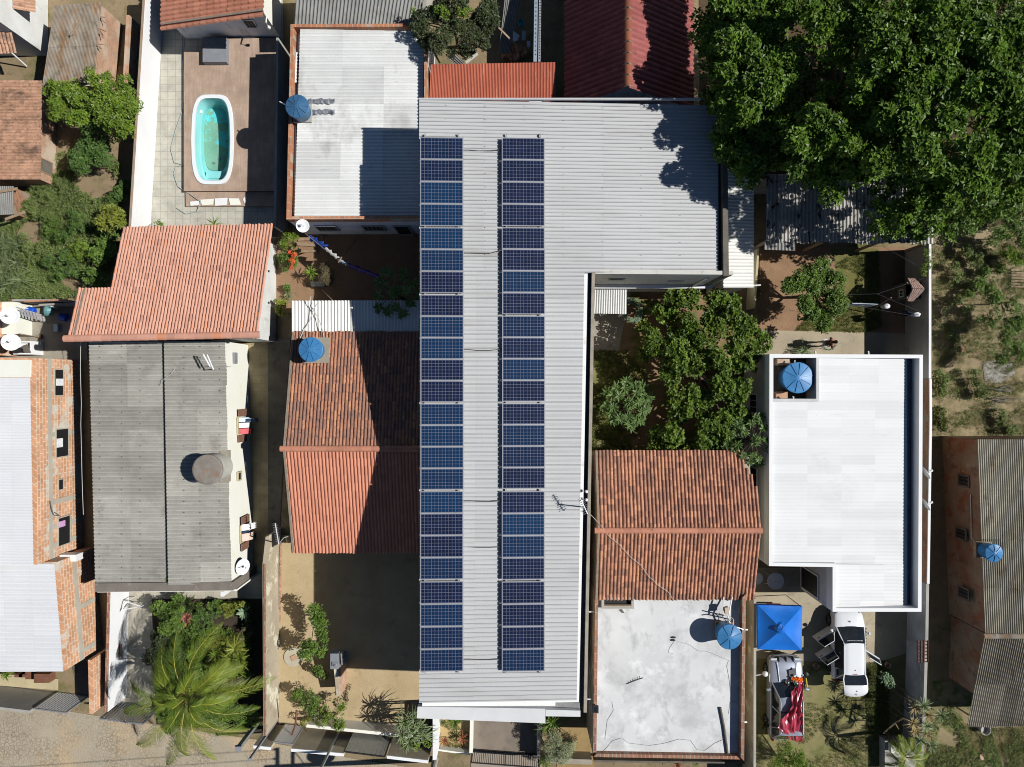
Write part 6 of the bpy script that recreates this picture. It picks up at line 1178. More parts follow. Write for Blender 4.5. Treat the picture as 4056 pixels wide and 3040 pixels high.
for k_, lst in bt.items():
    zh_, zl_ = zz_[k_]; cl = px_clumps(lst, zh_, .92, .35); cl = sub(cl, 4, .52, .85); cl2 = sub(px_clumps(low[k_], zl_, .78 if k_ == 'a' else .62, .6), 2, .75, .8); b0 = P(*info[k_][1], 4.0)
    t = T('tall_tree', (b0[0],b0[1],0), info[k_][0], 'tree', 'tall trees at the back'); mb = MB(); crown(mb, cl, 125, 7, .23, .060, .7, .3); crown(mb, cl2, 90 if k_ == 'a' else 55, 6, .23, .062, .6, .3); mb.build('crown', g_big, t); mb = MB()
    mb.tube([(b0[0],b0[1],0),(b0[0],b0[1],2.5),(b0[0]+.1,b0[1],4.2)], [.42,.34,.28], 10)
    for c in random.sample(cl, 16): m = lerp((b0[0],b0[1],4.), c[:3], .5); mb.tube([(b0[0],b0[1],3.8),(m[0],m[1],m[2]+.4),c[:3]], [.2,.11,.03], 6)
    mb.build('trunk', m_bark, t)
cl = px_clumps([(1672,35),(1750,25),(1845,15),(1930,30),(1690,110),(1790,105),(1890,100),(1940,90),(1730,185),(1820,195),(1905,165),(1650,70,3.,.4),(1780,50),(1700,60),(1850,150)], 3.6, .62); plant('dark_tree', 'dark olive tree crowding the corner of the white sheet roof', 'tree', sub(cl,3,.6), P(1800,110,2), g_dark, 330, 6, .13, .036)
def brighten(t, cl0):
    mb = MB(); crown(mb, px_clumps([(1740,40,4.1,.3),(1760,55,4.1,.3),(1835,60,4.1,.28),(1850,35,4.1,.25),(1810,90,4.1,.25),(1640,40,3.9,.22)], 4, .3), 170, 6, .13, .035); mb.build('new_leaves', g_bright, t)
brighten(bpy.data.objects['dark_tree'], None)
# tree in the yard beside the solar building
cl = px_clumps([(2600,1235,1.7,.5),(2700,1210),(2840,1215),(2930,1270),(2975,1340),(2960,1400),(2880,1390),(2800,1300),(2720,1300),(2640,1350),(2570,1400,1.5,.5),(2690,1430),(2790,1440),(2870,1480),(2920,1560),(2840,1570),(2700,1540),(2760,1610),(2900,1650),(2830,1680),(2710,1690),(2620,1740,2.2,.7),(2690,1760,2.4,.7),(2780,1760),(2870,1740,2.5,.7),(2640,1260,2.2,.6),(2650,1480,2.3,.55),(2560,1310,1.4,.42),(2880,1220,2.4,.6),(2760,1360)], 2.7, .80)
plant('cashew_tree', 'wide rounded-leaf tree filling the yard below the ribbed metal roof', 'tree', sub(cl,6,.5,.95), P(2780,1480,1.5), g_cash, 150, 6, .17, .058, trunk=.16)
def papaya(px, py, z, n, rad, lr, label, mat=g_pap, heads=None):
    q = P(px,py,z); t = T('papaya_plant', (q[0],q[1],0), label, 'papaya', 'papaya plants'); mb, st = MB(), MB(); st.tube([(q[0],q[1],0),(q[0],q[1],z-.15)], [.09,.06], 8)
    for i in range(n):
        a = 2.4*i+random.uniform(-.2,.2); d = rad*(.35+.65*math.sqrt((i+.5)/n)); p = np.array([q[0]+d*math.cos(a), q[1]+d*math.sin(a), z+.25-.5*(d/rad)**2+random.uniform(-.05,.05)]); st.tube([(q[0],q[1],z-.1), lerp((q[0],q[1],z+.05),p,.5), p], [.02,.015,.01], 4)
        rosettes(mb, np.array([p]), np.array([[.3*math.cos(a),.3*math.sin(a),1]]), 11, lr, lr*.17, .08, .06); rosettes(mb, np.array([p-(0,0,.01)]), np.array([[.3*math.cos(a),.3*math.sin(a),1]]), 9, lr*.62, lr*.2, .05, .1)
    for i in range(9): a = 2.4*i; p = np.array([q[0]+.16*math.cos(a)*(i/9+.2), q[1]+.16*math.sin(a)*(i/9+.2), z+.32-.01*i]); rosettes(mb, np.array([p]), np.array([[.5*math.cos(a),.5*math.sin(a),1]]), 9, lr*.8, lr*.15, .25, .1)
    mb.build('leaves', mat, t); st.build('stem', m_bark, t); return t
papaya(2490,1600,2.2,26,1.2,.36,'papaya with big pale star leaves beside the solar building wall'); papaya(2985,1745,3.4,26,1.25,.26,'papaya with small star leaves reaching over the white house roof',g_pap); papaya(2905,1690,3.0,9,.8,.24,'papaya crowding the corner of the brown tile roof',g_pap)
papaya(1565,1160,2.9,15,1.2,.34,'papaya in the deep courtyard shade, hanging over the white lean-to')
# overgrown garden, left
g = 'trees in the overgrown garden'
cl = px_clumps([(440,340),(490,370),(515,420),(470,430),(400,370),(440,470),(500,490),(390,310,2.6,.4),(460,520,2,.4),(415,420)], 2.6, .62); plant('garden_tree', 'rounded bright tree against the tall white boundary wall', 'tree', sub(cl,3,.6), P(450,420,1), g_bright, 200, 6, .15, .04, g, .1)
cl = px_clumps([(225,380),(280,370),(330,400),(350,440),(290,440),(240,420),(310,475),(260,460),(200,350,2,.35)], 2.3, .55); plant('garden_tree', 'paler tree between the rusty shed and the rounded one', 'tree', sub(cl,3,.6), P(290,420,1), g_bright, 200, 6, .15, .04, g, .1)
cl = px_clumps([(345,545),(320,590),(370,600),(340,640),(390,560),(370,500),(300,620),(400,610)], 1.5, .5); plant('garden_bush', 'dense deep green bush below the two garden trees', 'bush', sub(cl,4,.65), P(345,590,.5), g_blue, 330, 7, .10, .03, 'bushes in the overgrown garden', .05)
gb = 'bushes in the overgrown garden'
for i,(lst,mat,l,L,h) in enumerate((([(250,1030),(200,1060),(290,1060),(240,1080)],g_blue,'low dark bush in the middle of the overgrown garden',.09,.7),([(150,800),(190,830),(120,840)],g_weed,'weedy bush beside the small lean-to',.08,.6),([(330,900),(300,870),(280,930)],g_blue,'dark bush near the plumeria',.09,.7),([(400,1020),(380,1080),(410,1110),(350,1100)],g_mid,'glossy shrub in the corner of the salmon roof',.11,1.1),([(470,745),(455,770),(480,770)],g_blue,'small bush at the foot of the white boundary wall',.1,.7),([(100,950),(140,990),(90,1010)],g_weed,'yellowish bush between cane clump and dark bush',.08,.6),([(230,720),(270,740),(200,760)],g_weed,'thin weedy shrub below the old tiled house',.07,.5),([(420,960),(400,985),(430,1000)],g_mid,'shrub right below the plumeria',.12,1.0),([(170,920),(220,930),(200,890)],g_mid,'green mound in the thick of the weeds',.08,.6),([(330,1000),(300,1010)],g_bright,'lighter mound beside the low dark bush',.08,.6))):
    cl = px_clumps(lst, h, .48, .1); plant('garden_bush', l, 'bush', sub(cl,3,.6), P(lst[0][0],lst[0][1],.2), mat, 270, 6, L, L*.3, gb, .04)
cl = px_clumps([(420,830),(460,850),(440,890),(475,880),(410,880)], 1.7, .33); plant('plumeria', 'yellow green plumeria with long leaves by the white wall', 'shrub', cl, P(440,860,.4), g_yel, 160, 9, .24, .035, None, .06, .25)
def straps(name, label, cat, heads, mat, n, L, w, group=None, droop=.5, el=(.2,1.2), stem=None, seg=5, stemmat=None):
    x, y, _ = heads[0]; t = T(name, (x,y,0), label, cat, group); mb = MB(); st = MB()
    for (hx,hy,hz) in heads:
        r0 = random.random()
        for i in range(n):
            a = 2.4*i+random.uniform(-.3,.3); e = random.uniform(*el); l = L*random.uniform(.7,1.15); pts = []
            for s in range(seg): u = s/(seg-1); pts.append((hx+math.cos(a)*math.cos(e)*l*u, hy+math.sin(a)*math.cos(e)*l*u, hz+l*u*math.sin(e)-droop*l*u*u))
            mb.strip(pts, [w*q for q in np.interp(np.linspace(0,1,seg),[0,.35,.75,1],[.7,1,.75,.05])], r=min(1,max(0,r0*.5+random.random()*.55)), fold=.35)
        st.tube([(hx+random.uniform(-.1,.1),hy,0),(hx,hy,max(hz,.05))], [stem or .03,(stem or .03)*.8], 6)
    mb.build('leaves', mat, t); st.build('stem', stemmat or m_bark, t); return t
Hd = lambda lst, z: [P(a,b2,(c[0] if c else z)) for a,b2,*c in lst]
for lst,l in (([(20,960),(45,985),(70,965)],'upper cane grass clump at the left edge'),([(35,1050),(70,1040),(15,1080)],'middle cane grass clump at the left edge'),([(55,1125),(85,1110),(25,1140)],'lowest cane grass clump above the utility yard')): straps('cane_grass', l, 'grass clump', Hd(lst,.5), g_strap, 20, 1.15, .018, 'cane grass at the left edge', .55)
def scatter(poly_px, n, hr, rmax=.25):
    p = PP(poly_px); xs = [q[0] for q in p]; ys = [q[1] for q in p]; out = []
    while len(out) < n:
        q = (random.uniform(min(xs),max(xs)), random.uniform(min(ys),max(ys)))
        if inside(q, p): out.append((q[0],q[1],random.uniform(*hr)))
    return np.array(out)
def patchy(C, s, thr, seed):    # keep the points that fall in the thicker patches
    r = np.random.default_rng(seed); a = r.uniform(0,6.28,(6,2)); f = r.normal(0,1,(6,2))*s
    v = sum(np.sin(C[:,0]*f[i,0]+C[:,1]*f[i,1]+a[i,0]) for i in range(6)); return C[v > thr]
def stuff(name, label, cat, poly_px, n, hr, k, L, W, mat, el=.6, s=None, thr=0, seed=1):
    C = scatter(poly_px, n, hr); C = patchy(C, s, thr, seed) if s else C; mb = MB(); rosettes(mb, C, np.tile([[0,0,1.]], (len(C),1))+RNG.normal(0,.25,(len(C),3)), k, L, W, el); o = mb.build(name, mat); return tag(o, label, cat, None, 'stuff')
stuff('weeds', 'thick low weeds covering the overgrown garden', 'weeds', [(120,760),(240,690),(480,640),(478,900),(425,1140),(300,1180),(0,1190),(-60,1180),(-60,900),(100,880)], 9000, (.02,.4), 5, .12, .028, g_weed, .5, 1.6, -2., 3)
stuff('weeds', 'sparse weeds on the bare earth under the garden trees', 'weeds', [(225,560),(480,560),(478,660),(230,720)], 500, (.02,.15), 5, .10, .022, g_weed, .5, 2, .2, 4)
stuff('weeds', 'scattered weeds and seedlings over the dry vacant lot', 'weeds', [(3692,900),(4200,880),(4200,1735),(3692,1735)], 6000, (.01,.14), 5, .085, .018, g_weed, .55, 3.0, .2, 5)
stuff('dry_grass', 'tufts of dry grass over the vacant lot', 'grass', [(3692,950),(4200,900),(4200,1735),(3692,1735)], 6500, (.01,.07), 6, .12, .008, g_dry, .7, 2.6, -1.0, 6)
stuff('weeds', 'knee high weeds over the corner plot by the street', 'weeds', [(3692,2860),(3760,2790),(3830,2880),(4200,2880),(4200,3200),(3650,3200)], 5200, (.02,.22), 5, .095, .020, g_weed, .55, 3.2, -.4, 7)
stuff('dry_grass', 'dry yellow grass between the corner weeds', 'grass', [(3692,2860),(3760,2790),(3830,2880),(4200,2880),(4200,3200),(3650,3200)], 4500, (.01,.12), 6, .14, .009, g_dry, .7, 1.2, -1.2, 8)
stuff('grass', 'short worn grass of the front lawn', 'grass', [(3185,2640),(3430,2645),(3470,2660),(3520,2600),(3520,2900),(3600,3100),(3150,3100)], 5200, (.0,.02), 5, .07, .009, g_grass, .8, 1.5, -.9, 9)
stuff('grass', 'green fringe of grass around the open white hatchback', 'grass', [(3420,2630),(3500,2620),(3520,2690),(3515,2900),(3440,2900),(3430,2720)], 1500, (.0,.06), 6, .10, .012, g_grass, .7)
stuff('grass', 'short grass of the backyard lawn', 'grass', [(3290,985),(3480,985),(3490,1300),(3420,1318),(3150,1310),(3200,1250),(3330,1130)], 3300, (.0,.03), 5, .07, .010, g_grass, .8, 1.3, -1.3, 10)
stuff('weeds', 'ground cover and fallen leaves under the rounded-leaf tree', 'weeds', [(2338,1390),(2480,1390),(2560,1500),(2520,1780),(2338,1780)], 1800, (.0,.08), 5, .09, .020, g_grass, .6, 1.6, -.8, 11)
# vacant lot shrubs and the shrubs at the foot of the big tree
gv = 'shrubs in the vacant lot'
for lst,mat,l,h,r in (([(3950,1200),(4010,1250),(4050,1310),(3970,1330),(3920,1270),(4030,1390),(3990,1400),(4080,1240)],g_mid,'dark dense shrub at the right edge of the weedy lot',2.,.6),([(3960,940),(4010,920),(4050,960)],g_mid,'bright shrub just out of the big tree shade',1.5,.5),([(3830,1010),(3860,1030)],g_weed,'small shrub furthest up the weedy lot',.5,.4),([(3880,1120),(3900,1150),(3850,1140)],g_mid,'green shrub in the middle of the weedy lot',.6,.4),([(3780,1060),(3800,1090)],g_weed,'shrub near the coping in the weedy lot',.5,.35),([(3920,1080),(3950,1060)],g_mid,'shrub between the pallet and the coping',.6,.4),([(3720,1640),(3745,1680),(3715,1690)],g_grass,'yellowish tuft at the red brick wall',.4,.4),([(3860,1500),(3880,1540)],g_weed,'shrub beside the pale rubble patch',.5,.4),([(3960,1660),(4000,1700)],g_weed,'low shrub above the brown sheet house',.4,.4),([(3870,840),(3930,860),(3990,850),(4040,830),(3830,880)],g_mid,'undergrowth shrub below the widest tall tree',1.6,.7),([(3600,900),(3660,890),(3640,940)],g_big,'drooping bough shrub over the zinc shelter corner',2.9,.6),([(4020,1010),(4045,1040)],g_bright,'bright shrub above the timber pallet',1.,.5),([(3760,1330),(3790,1350)],g_weed,'tiny shrub by the orange brick lump',.3,.35),([(3800,1200),(3830,1220)],g_weed,'pale shrub in the dry middle of the lot',.4,.35),([(3720,1500),(3740,1560)],g_weed,'weedy shrub beside the red brick wall',.4,.4)):
    cl = px_clumps(lst, h, r, .1); plant('lot_shrub', l, 'shrub', sub(cl,3,.6), P(lst[0][0],lst[0][1],h*.3), mat, 380, 6, .11, .032, gv, .03)
mb = MB()
for i in range(14): a = P(4010+random.uniform(-40,40),1560+random.uniform(-40,50),.1); an = random.uniform(2.2,3.8); l_ = random.uniform(.5,1.3); mb.tube([a,(a[0]+l_*math.cos(an),a[1]+l_*math.sin(an)*.6,.35),(a[0]+l_*1.3*math.cos(an+.2),a[1]+l_*1.2*math.sin(an+.2)*.6,.2)], [.02,.014,.006], 4)
simple('dead_branches', mb, M('dead_wood', (.22,.2,.17), (.15,.135,.115), 5, .9), 'pile of bare grey branches in the weedy lot', 'branches')
# backyard tree, grass clump, creeper
cl = px_clumps([(3230,1080),(3180,1100),(3280,1090),(3320,1110),(3150,1150),(3220,1150),(3300,1160),(3180,1210),(3250,1220),(3310,1210),(3240,1270),(3120,1130,2.4,.3),(3190,1255,2.2,.35),(3340,1190,2.4,.3),(3270,1040,2.4,.35),(3260,1300,2,.3)], 2.7, .55); plant('backyard_tree', 'small leafy tree standing between red earth and backyard lawn', 'tree', sub(cl,4,.62), P(3225,1165,1.2), g_mid, 230, 8, .16, .035, None, .09, .15)
straps('grass_clump', 'spidery green grass clump on the path beside the white house', 'grass clump', Hd([(3185,1390),(3175,1396)],.25), g_strap, 26, .95, .014, None, .6)
cl = px_clumps([(3668,1000),(3672,1030),(3664,1060),(3655,1085),(3676,1050)], 2.1, .2, .05); plant('creeper', 'thin creeper trailing over the boundary wall behind the hut', 'creeper', cl, P(3660,1060,.5), g_bright, 400, 5, .08, .02, None, .02)
# courtyard plants
gc = 'plants along the courtyard edge'
for lst,mat,l,h,r,L in (([(1132,935),(1140,965),(1150,990),(1160,930,.9,.22)],g_bright,'yellow green hedge plants beside the salmon house wall',.8,.34,.10),([(1130,1020),(1150,1030),(1135,1050),(1160,1010)],g_mid,'shrub with orange red flowers in the courtyard',.8,.36,.12),([(1140,1130),(1148,1150)],g_mid,'low bush below the terracotta edging in the courtyard',.4,.26,.12),([(1112,1205),(1100,1230),(1135,1205),(1115,1240)],g_yel,'yellow variegated shrub at the corner of the white lean-to',1.,.26,.12)):
    cl = px_clumps(lst, h, r, .08); t = plant('courtyard_shrub', l, 'shrub', sub(cl,2,.7), P(lst[0][0],lst[0][1],.2), mat, 300, 6, L, L*.28, gc, .03)
    if 'orange' in l: mb = MB(); crown(mb, px_clumps([(1145,1000,1.2,.1),(1158,1038,1.2,.13),(1166,1015,1.2,.12),(1172,1005,1.1,.08),(1150,1055,1.1,.08)], 1.2, .1), 900, 5, .07, .035); mb.build('flowers', g_flow, t)
straps('spiky_pot_plant', 'bright green spiky pot plant beside the brown clipped shrub', 'pot plant', Hd([(1232,1080)],.9), g_bright, 46, .45, .022, None, .35, (.0,1.2), .06)
cl = px_clumps([(1290,1065),(1300,1085),(1285,1100),(1300,1110)], 1.0, .3, .05); plant('clipped_shrub', 'brown leaved clipped shrub on the grey stand', 'shrub', cl, P(1288,1095,.5), g_brown, 700, 6, .07, .018, None, .05)
straps('strap_plant', 'striped strap plant at the courtyard corner', 'plant', Hd([(1142,1175)],.3), g_strap, 22, .5, .018)
# small greens peeping over the salmon roof
straps('small_palm', 'small palm top showing above the salmon tile eave', 'palm', Hd([(848,890)],1.6), g_bright, 22, .6, .02); cl = px_clumps([(615,895)], 1.2, .3); plant('garden_bush', 'little bush at the foot of the white wall in the pool yard', 'bush', cl, P(615,895,.3), g_mid, 260, 6, .10, .03, None, .03)
mb = MB(); crown(mb, px_clumps([(662,2295,3.05,.12)],3,.12), 900, 5, .08, .02); simple('roof_weed', mb, g_mid, 'tuft of weed in the valley of the dark grey roof', 'weed')
# coconut palm
def frond(mb, st, base, tip, lift, ll, n=46, wd=.021, r=None):
    b0, t0 = np.array(base), np.array(tip); side0 = np.cross(t0-b0, (0,0,1)); side0 /= np.linalg.norm(side0); bow = random.uniform(-.10,.10)*np.linalg.norm(t0-b0); pts = []
    for i in range(13): u = i/12; pts.append(b0+(t0-b0)*u+np.array([0,0,lift*4*u*(1-u)])+side0*bow*4*u*(1-u))
    pts = np.array(pts); st.tube([tuple(p) for p in pts], list(np.linspace(.024,.005,13)), 5); r = random.random() if r is None else r
    for i in range(n):
        u = .10+.9*i/(n-1); j = min(int(u*12), 11); f = u*12-j; p = pts[j]*(1-f)+pts[j+1]*f; d = pts[j+1]-pts[j]; d /= np.linalg.norm(d); s = np.cross(d, (0,0,1)); s /= np.linalg.norm(s)+1e-9
        L = ll*math.sin(math.pi*min(1,.16+.80*u))**.7*random.uniform(.88,1.08)*(1 if u < .85 else 1-(u-.85)*3.)
        for sg in (-1, 1):
            if random.random() < .05: continue
            dr = s*sg*(.80-.15*u)+d*(.62+.45*u)+np.array([0,0,.10]); dr /= np.linalg.norm(dr); q = [p, p+dr*L*.55+np.array([0,0,-.05*L]), p+dr*L+np.array([0,0,-.34*L])]
            mb.strip(q, [wd*.8, wd, .002], r=min(1,max(0,r*.5+random.random()*.5)), fold=.3)
def palm(name, label, cpx, z, tips, ll, base=None, lift=.5, n=46, mat=g_palm, wd=.021, trunk=.14, st_mat=None):
    c = P(*cpx, z); t = T(name, ((base or c)[0],(base or c)[1],0), label, 'palm'); st = MB()
    k = 0
    for (px,py,tz) in tips:
        mb = MB(); st = MB(); q = P(px,py,tz); frond(mb, st, (c[0]+.05*(q[0]-c[0]),c[1]+.05*(q[1]-c[1]),z+random.uniform(-.1,.15)), q, lift*random.uniform(.8,1.3)+(.25 if tz < z-.8 else 0), ll, n, wd); f = mb.build('frond', mat, t); st.build('rachis', st_mat or M_rach, f)
    mb = MB(); b0 = base or (c[0]+.3,c[1]+.2,0); mb.tube([b0, lerp(b0,(c[0],c[1],z),.5), (c[0],c[1],z-.05)], [trunk*1.4,trunk,trunk*.85], 10); mb.build('trunk', m_bark, t); return t
M_rach = M('frond_rib', (.42,.36,.06), (.34,.30,.05), 4, .5)
palm('coconut_palm', 'large coconut palm spreading its fronds over garden and street', (748,2752), 4.3, [(517,2700,3.4),(492,2826,3.3),(540,2950,3.2),(660,3030,3.1),(741,2995,3.4),(858,3012,3.2),(985,2892,3.3),(1028,2805,3.5),(1090,2685,3.8),(960,2640,4.3),(905,2610,4.6),(700,2500,4.8),(600,2640,4.2),(650,2900,4.2),(880,2470,4.9),(820,2880,4.3),(690,2790,5.0),(600,2770,4.4),(930,2760,4.6),(770,2660,5.3),(690,2730,5.5),(800,2790,5.2),(640,2560,4.5)], .70, lift=.6, n=50, wd=.0125)
# front garden
gg = 'plants in the front garden'
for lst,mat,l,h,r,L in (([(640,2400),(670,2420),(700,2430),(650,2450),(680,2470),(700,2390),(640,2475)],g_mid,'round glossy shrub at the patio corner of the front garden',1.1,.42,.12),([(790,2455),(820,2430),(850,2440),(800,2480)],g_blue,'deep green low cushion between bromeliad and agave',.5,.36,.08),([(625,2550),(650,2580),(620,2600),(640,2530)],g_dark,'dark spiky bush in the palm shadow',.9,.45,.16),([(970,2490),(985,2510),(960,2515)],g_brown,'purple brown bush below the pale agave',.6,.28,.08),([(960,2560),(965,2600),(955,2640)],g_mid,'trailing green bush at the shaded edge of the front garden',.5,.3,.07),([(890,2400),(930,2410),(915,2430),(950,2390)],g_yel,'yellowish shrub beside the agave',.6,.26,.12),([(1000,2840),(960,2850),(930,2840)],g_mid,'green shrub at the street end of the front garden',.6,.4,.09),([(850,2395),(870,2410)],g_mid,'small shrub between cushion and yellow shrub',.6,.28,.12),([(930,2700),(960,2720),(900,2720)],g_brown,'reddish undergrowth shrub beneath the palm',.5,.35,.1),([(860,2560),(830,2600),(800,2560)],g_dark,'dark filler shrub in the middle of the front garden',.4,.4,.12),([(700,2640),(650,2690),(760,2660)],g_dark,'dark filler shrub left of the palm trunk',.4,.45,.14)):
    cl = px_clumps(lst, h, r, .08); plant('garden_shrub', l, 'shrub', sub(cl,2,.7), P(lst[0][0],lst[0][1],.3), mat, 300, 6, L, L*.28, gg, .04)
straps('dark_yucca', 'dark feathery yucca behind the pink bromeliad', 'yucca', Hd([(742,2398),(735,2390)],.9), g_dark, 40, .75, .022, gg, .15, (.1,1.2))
straps('bromeliad', 'large pink and cream bromeliad in the front garden', 'bromeliad', Hd([(738,2452),(742,2440),(730,2460)],.55), g_pink, 24, .42, .045, gg, .15, (.1,1.2)); straps('agave', 'pale blue green agave rosette in the front garden', 'agave', Hd([(970,2428)],.5), g_agave, 26, .46, .055, gg, .1, (.05,1.1))
for lst,l in (([(905,2600),(930,2570),(890,2640)],'yellowing areca palm cluster in the front garden'),([(950,2610),(935,2650)],'smaller areca cluster near the shaded wall')): straps('areca_palm', l, 'palm', Hd(lst,1.1), g_yel if 'yellow' in l else g_palm, 34, .75, .024, gg, .35, (.1,1.1))
straps('fan_palm_seedling', 'young fan leaved palm in the middle of the front garden', 'palm', Hd([(760,2590),(855,2595)],.9), g_bright, 20, .5, .03, gg, .2, (.0,.9))
for px,py,l in ((452,2562,'upper succulent on the white wall rack'),(446,2588,'middle succulent on the white wall rack'),(442,2615,'lowest succulent on the white wall rack'),(466,2592,'succulent sticking out of the rack')): straps('succulent', l, 'pot plant', Hd([(px,py)],.9), g_mid, 18, .22, .022, 'succulents on the wall rack', .2)
straps('spiky_plant', 'spiky plant on the porch of the brick house', 'plant', Hd([(25,2675)],.5), g_bright, 26, .42, .02)
stuff('ground_cover', 'dense low greenery filling the front garden bed', 'ground cover', [(610,2380),(1000,2380),(1000,2860),(640,2850)], 2600, (.05,.5), 6, .15, .032, g_mid, .5, 1.5, -1.2, 13)
stuff('ground_cover', 'yellowish ferny undergrowth in the front garden', 'ground cover', [(840,2520),(990,2480),(990,2720),(850,2740)], 700, (.3,.9), 8, .26, .012, g_yel, .5, 2, -.8, 14)
# sandy yard
gs = 'shrubs in the sandy yard'
for lst,mat,l,h,r,L in (([(1252,2400),(1262,2430),(1272,2470),(1262,2510),(1275,2530),(1245,2550),(1255,2585),(1225,2580),(1235,2600),(1255,2450),(1210,2570)],g_mid,'tall narrow oleander-like shrub by the manhole',1.6,.34,.18),([(1268,2650),(1275,2680),(1255,2670)],g_mid,'small shrub beside the meter pillar',.7,.28,.15),([(1195,2750),(1215,2775),(1235,2790),(1180,2740),(1250,2770)],g_mid,'dark leaved shrub left of the leafless stem',.9,.34,.14),([(1320,2790),(1350,2810),(1300,2820),(1330,2850),(1350,2870),(1290,2850),(1340,2880)],g_bright,'leafy shrub overhanging the cream yard wall',1.2,.36,.13),([(1212,2860),(1230,2850)],g_yel,'yellowish sprig at the street wall',.8,.2,.12),([(1370,2740),(1360,2760)],g_brown,'withered weed at the foot of the meter pillar',.3,.25,.1)):
    cl = px_clumps(lst, h, r, .2); plant('yard_shrub', l, 'shrub', sub(cl,2,.72), P(lst[0][0]+5,lst[0][1]+40,.2), mat, 190, 8, L, L*.17, gs, .04, .3)
straps('dracaena', 'big strap leaved shrub against the solar building corner', 'shrub', Hd([(1600,2860),(1640,2850),(1590,2910),(1635,2905),(1660,2880),(1620,2940),(1675,2910)],2.1), g_strap, 30, .85, .024, None, .55, (-.1,1.2), .05)
cl = px_clumps([(1650,2950),(1690,2955),(1605,2965)], 1.9, .22); plant('yard_shrub', 'small green shrub under the strap leaved one', 'shrub', cl, P(1660,2950,.3), g_bright, 300, 6, .10, .03, gs, .03)
# forecourt
for px,py,l in ((1760,2932,'left red bromeliad in the sandy bed'),(1832,2926,'right red bromeliad in the sandy bed')): straps('red_bromeliad', l, 'bromeliad', Hd([(px,py)],.35), g_red, 26, .42, .022, 'red bromeliads', .1, (.05,1.2))
straps('fan_plant', 'dark green palm tuft emerging under the white marquee', 'palm', Hd([(1800,2858)],1.0), g_mid, 30, .6, .024, None, .3); straps('fan_plant', 'dark palm tuft in the driveway shade', 'palm', Hd([(2165,2880),(2185,2860)],1.3), g_mid, 26, .95, .024, None, .4)
cl = px_clumps([(2200,2920),(2180,2950),(2230,2940),(2205,2970),(2240,2975),(2190,3000),(2225,3005),(2250,2940)], 1.5, .42); plant('silvery_shrub', 'silvery green feathery shrub by the driveway gate', 'shrub', cl, P(2210,2965,.3), g_pale, 620, 7, .13, .010, None, .05, .8)
cl = px_clumps([(2152,3005),(2165,3015),(2145,3020)], .7, .26); plant('round_shrub', 'small dark green shrub at the gate pier', 'shrub', cl, P(2155,3010,.2), g_bright, 500, 6, .06, .018, None, .03)
stuff('grass', 'short grass patches in the bromeliad bed', 'grass', [(1733,2850),(1862,2850),(1860,2985),(1732,2968)], 420, (0,.03), 6, .09, .010, g_grass, .7, 2.2, .2, 12)
straps('red_bromeliad', 'brown red bromeliad below the terrace parapet', 'bromeliad', Hd([(2680,3026)],.5), g_red, 26, .38, .022, 'red bromeliads', .1); straps('fan_plant', 'green tuft right of the brown bromeliad below the terrace', 'plant', Hd([(2755,3020)],.4), g_mid, 22, .35, .022)
# car yard and street corner
cl = px_clumps([(3120,2950),(3160,2970),(3090,2980),(3130,3010),(3180,3010),(3060,3020),(3150,3050),(3090,3050),(3200,3040),(3100,2910,1.4,.3)], 1.4, .45); plant('conifer_bush', 'bright feathery conifer bush in front of the grey car', 'bush', sub(cl,2,.7), P(3130,3000,.3), g_bright, 420, 7, .16, .012, None, .07, .9)
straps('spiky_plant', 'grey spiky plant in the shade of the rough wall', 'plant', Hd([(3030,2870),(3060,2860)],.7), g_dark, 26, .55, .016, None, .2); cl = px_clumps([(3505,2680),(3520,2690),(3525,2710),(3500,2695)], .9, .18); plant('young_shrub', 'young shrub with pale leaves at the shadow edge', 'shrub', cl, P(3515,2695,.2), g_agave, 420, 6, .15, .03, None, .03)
gd = 'dracaena heads by the mouldy wall'
for i,(px,py,z,m_,l) in enumerate(((3623,2803,2.7,g_tan,'tan dracaena head furthest from the street'),(3657,2795,2.9,g_strap,'green dracaena head beside the tan one on the wall'),(3677,2832,2.7,g_tan,'tan dracaena head over the wall coping'),(3725,2833,2.4,g_strap,'greenest dracaena head, right of the wall'),(3617,2865,2.6,g_tan,'upper of two dracaena heads on the yard side'),(3620,2892,2.4,g_tan,'lower of two dracaena heads on the yard side'),(3670,2878,2.3,g_strap,'green dracaena head half way down the wall'),(3646,2932,2.2,g_strap,'dracaena head nearest the wall end'),(3688,2953,2.0,g_strap,'dracaena head nearest the street'),(3668,2905,1.9,g_tan,'dull dracaena head between two green ones'))):
    straps('dracaena', l, 'dracaena', [P(px,py,z)], m_, 44, .50, .019, gd, .3, (-.1,1.3), .03)
palm('small_palm', 'small palm with browning fronds at the street corner', (3582,3000), 2.3, [(3510,2985,1.9),(3530,2935,2.3),(3560,2915,2.5),(3610,2925,2.5),(3650,2955,2.3),(3680,2990,1.9),(3660,3040,1.7),(3600,3070,1.7),(3540,3050,1.7),(3500,3030,1.6)], .42, lift=.3, n=28, trunk=.1, wd=.011)

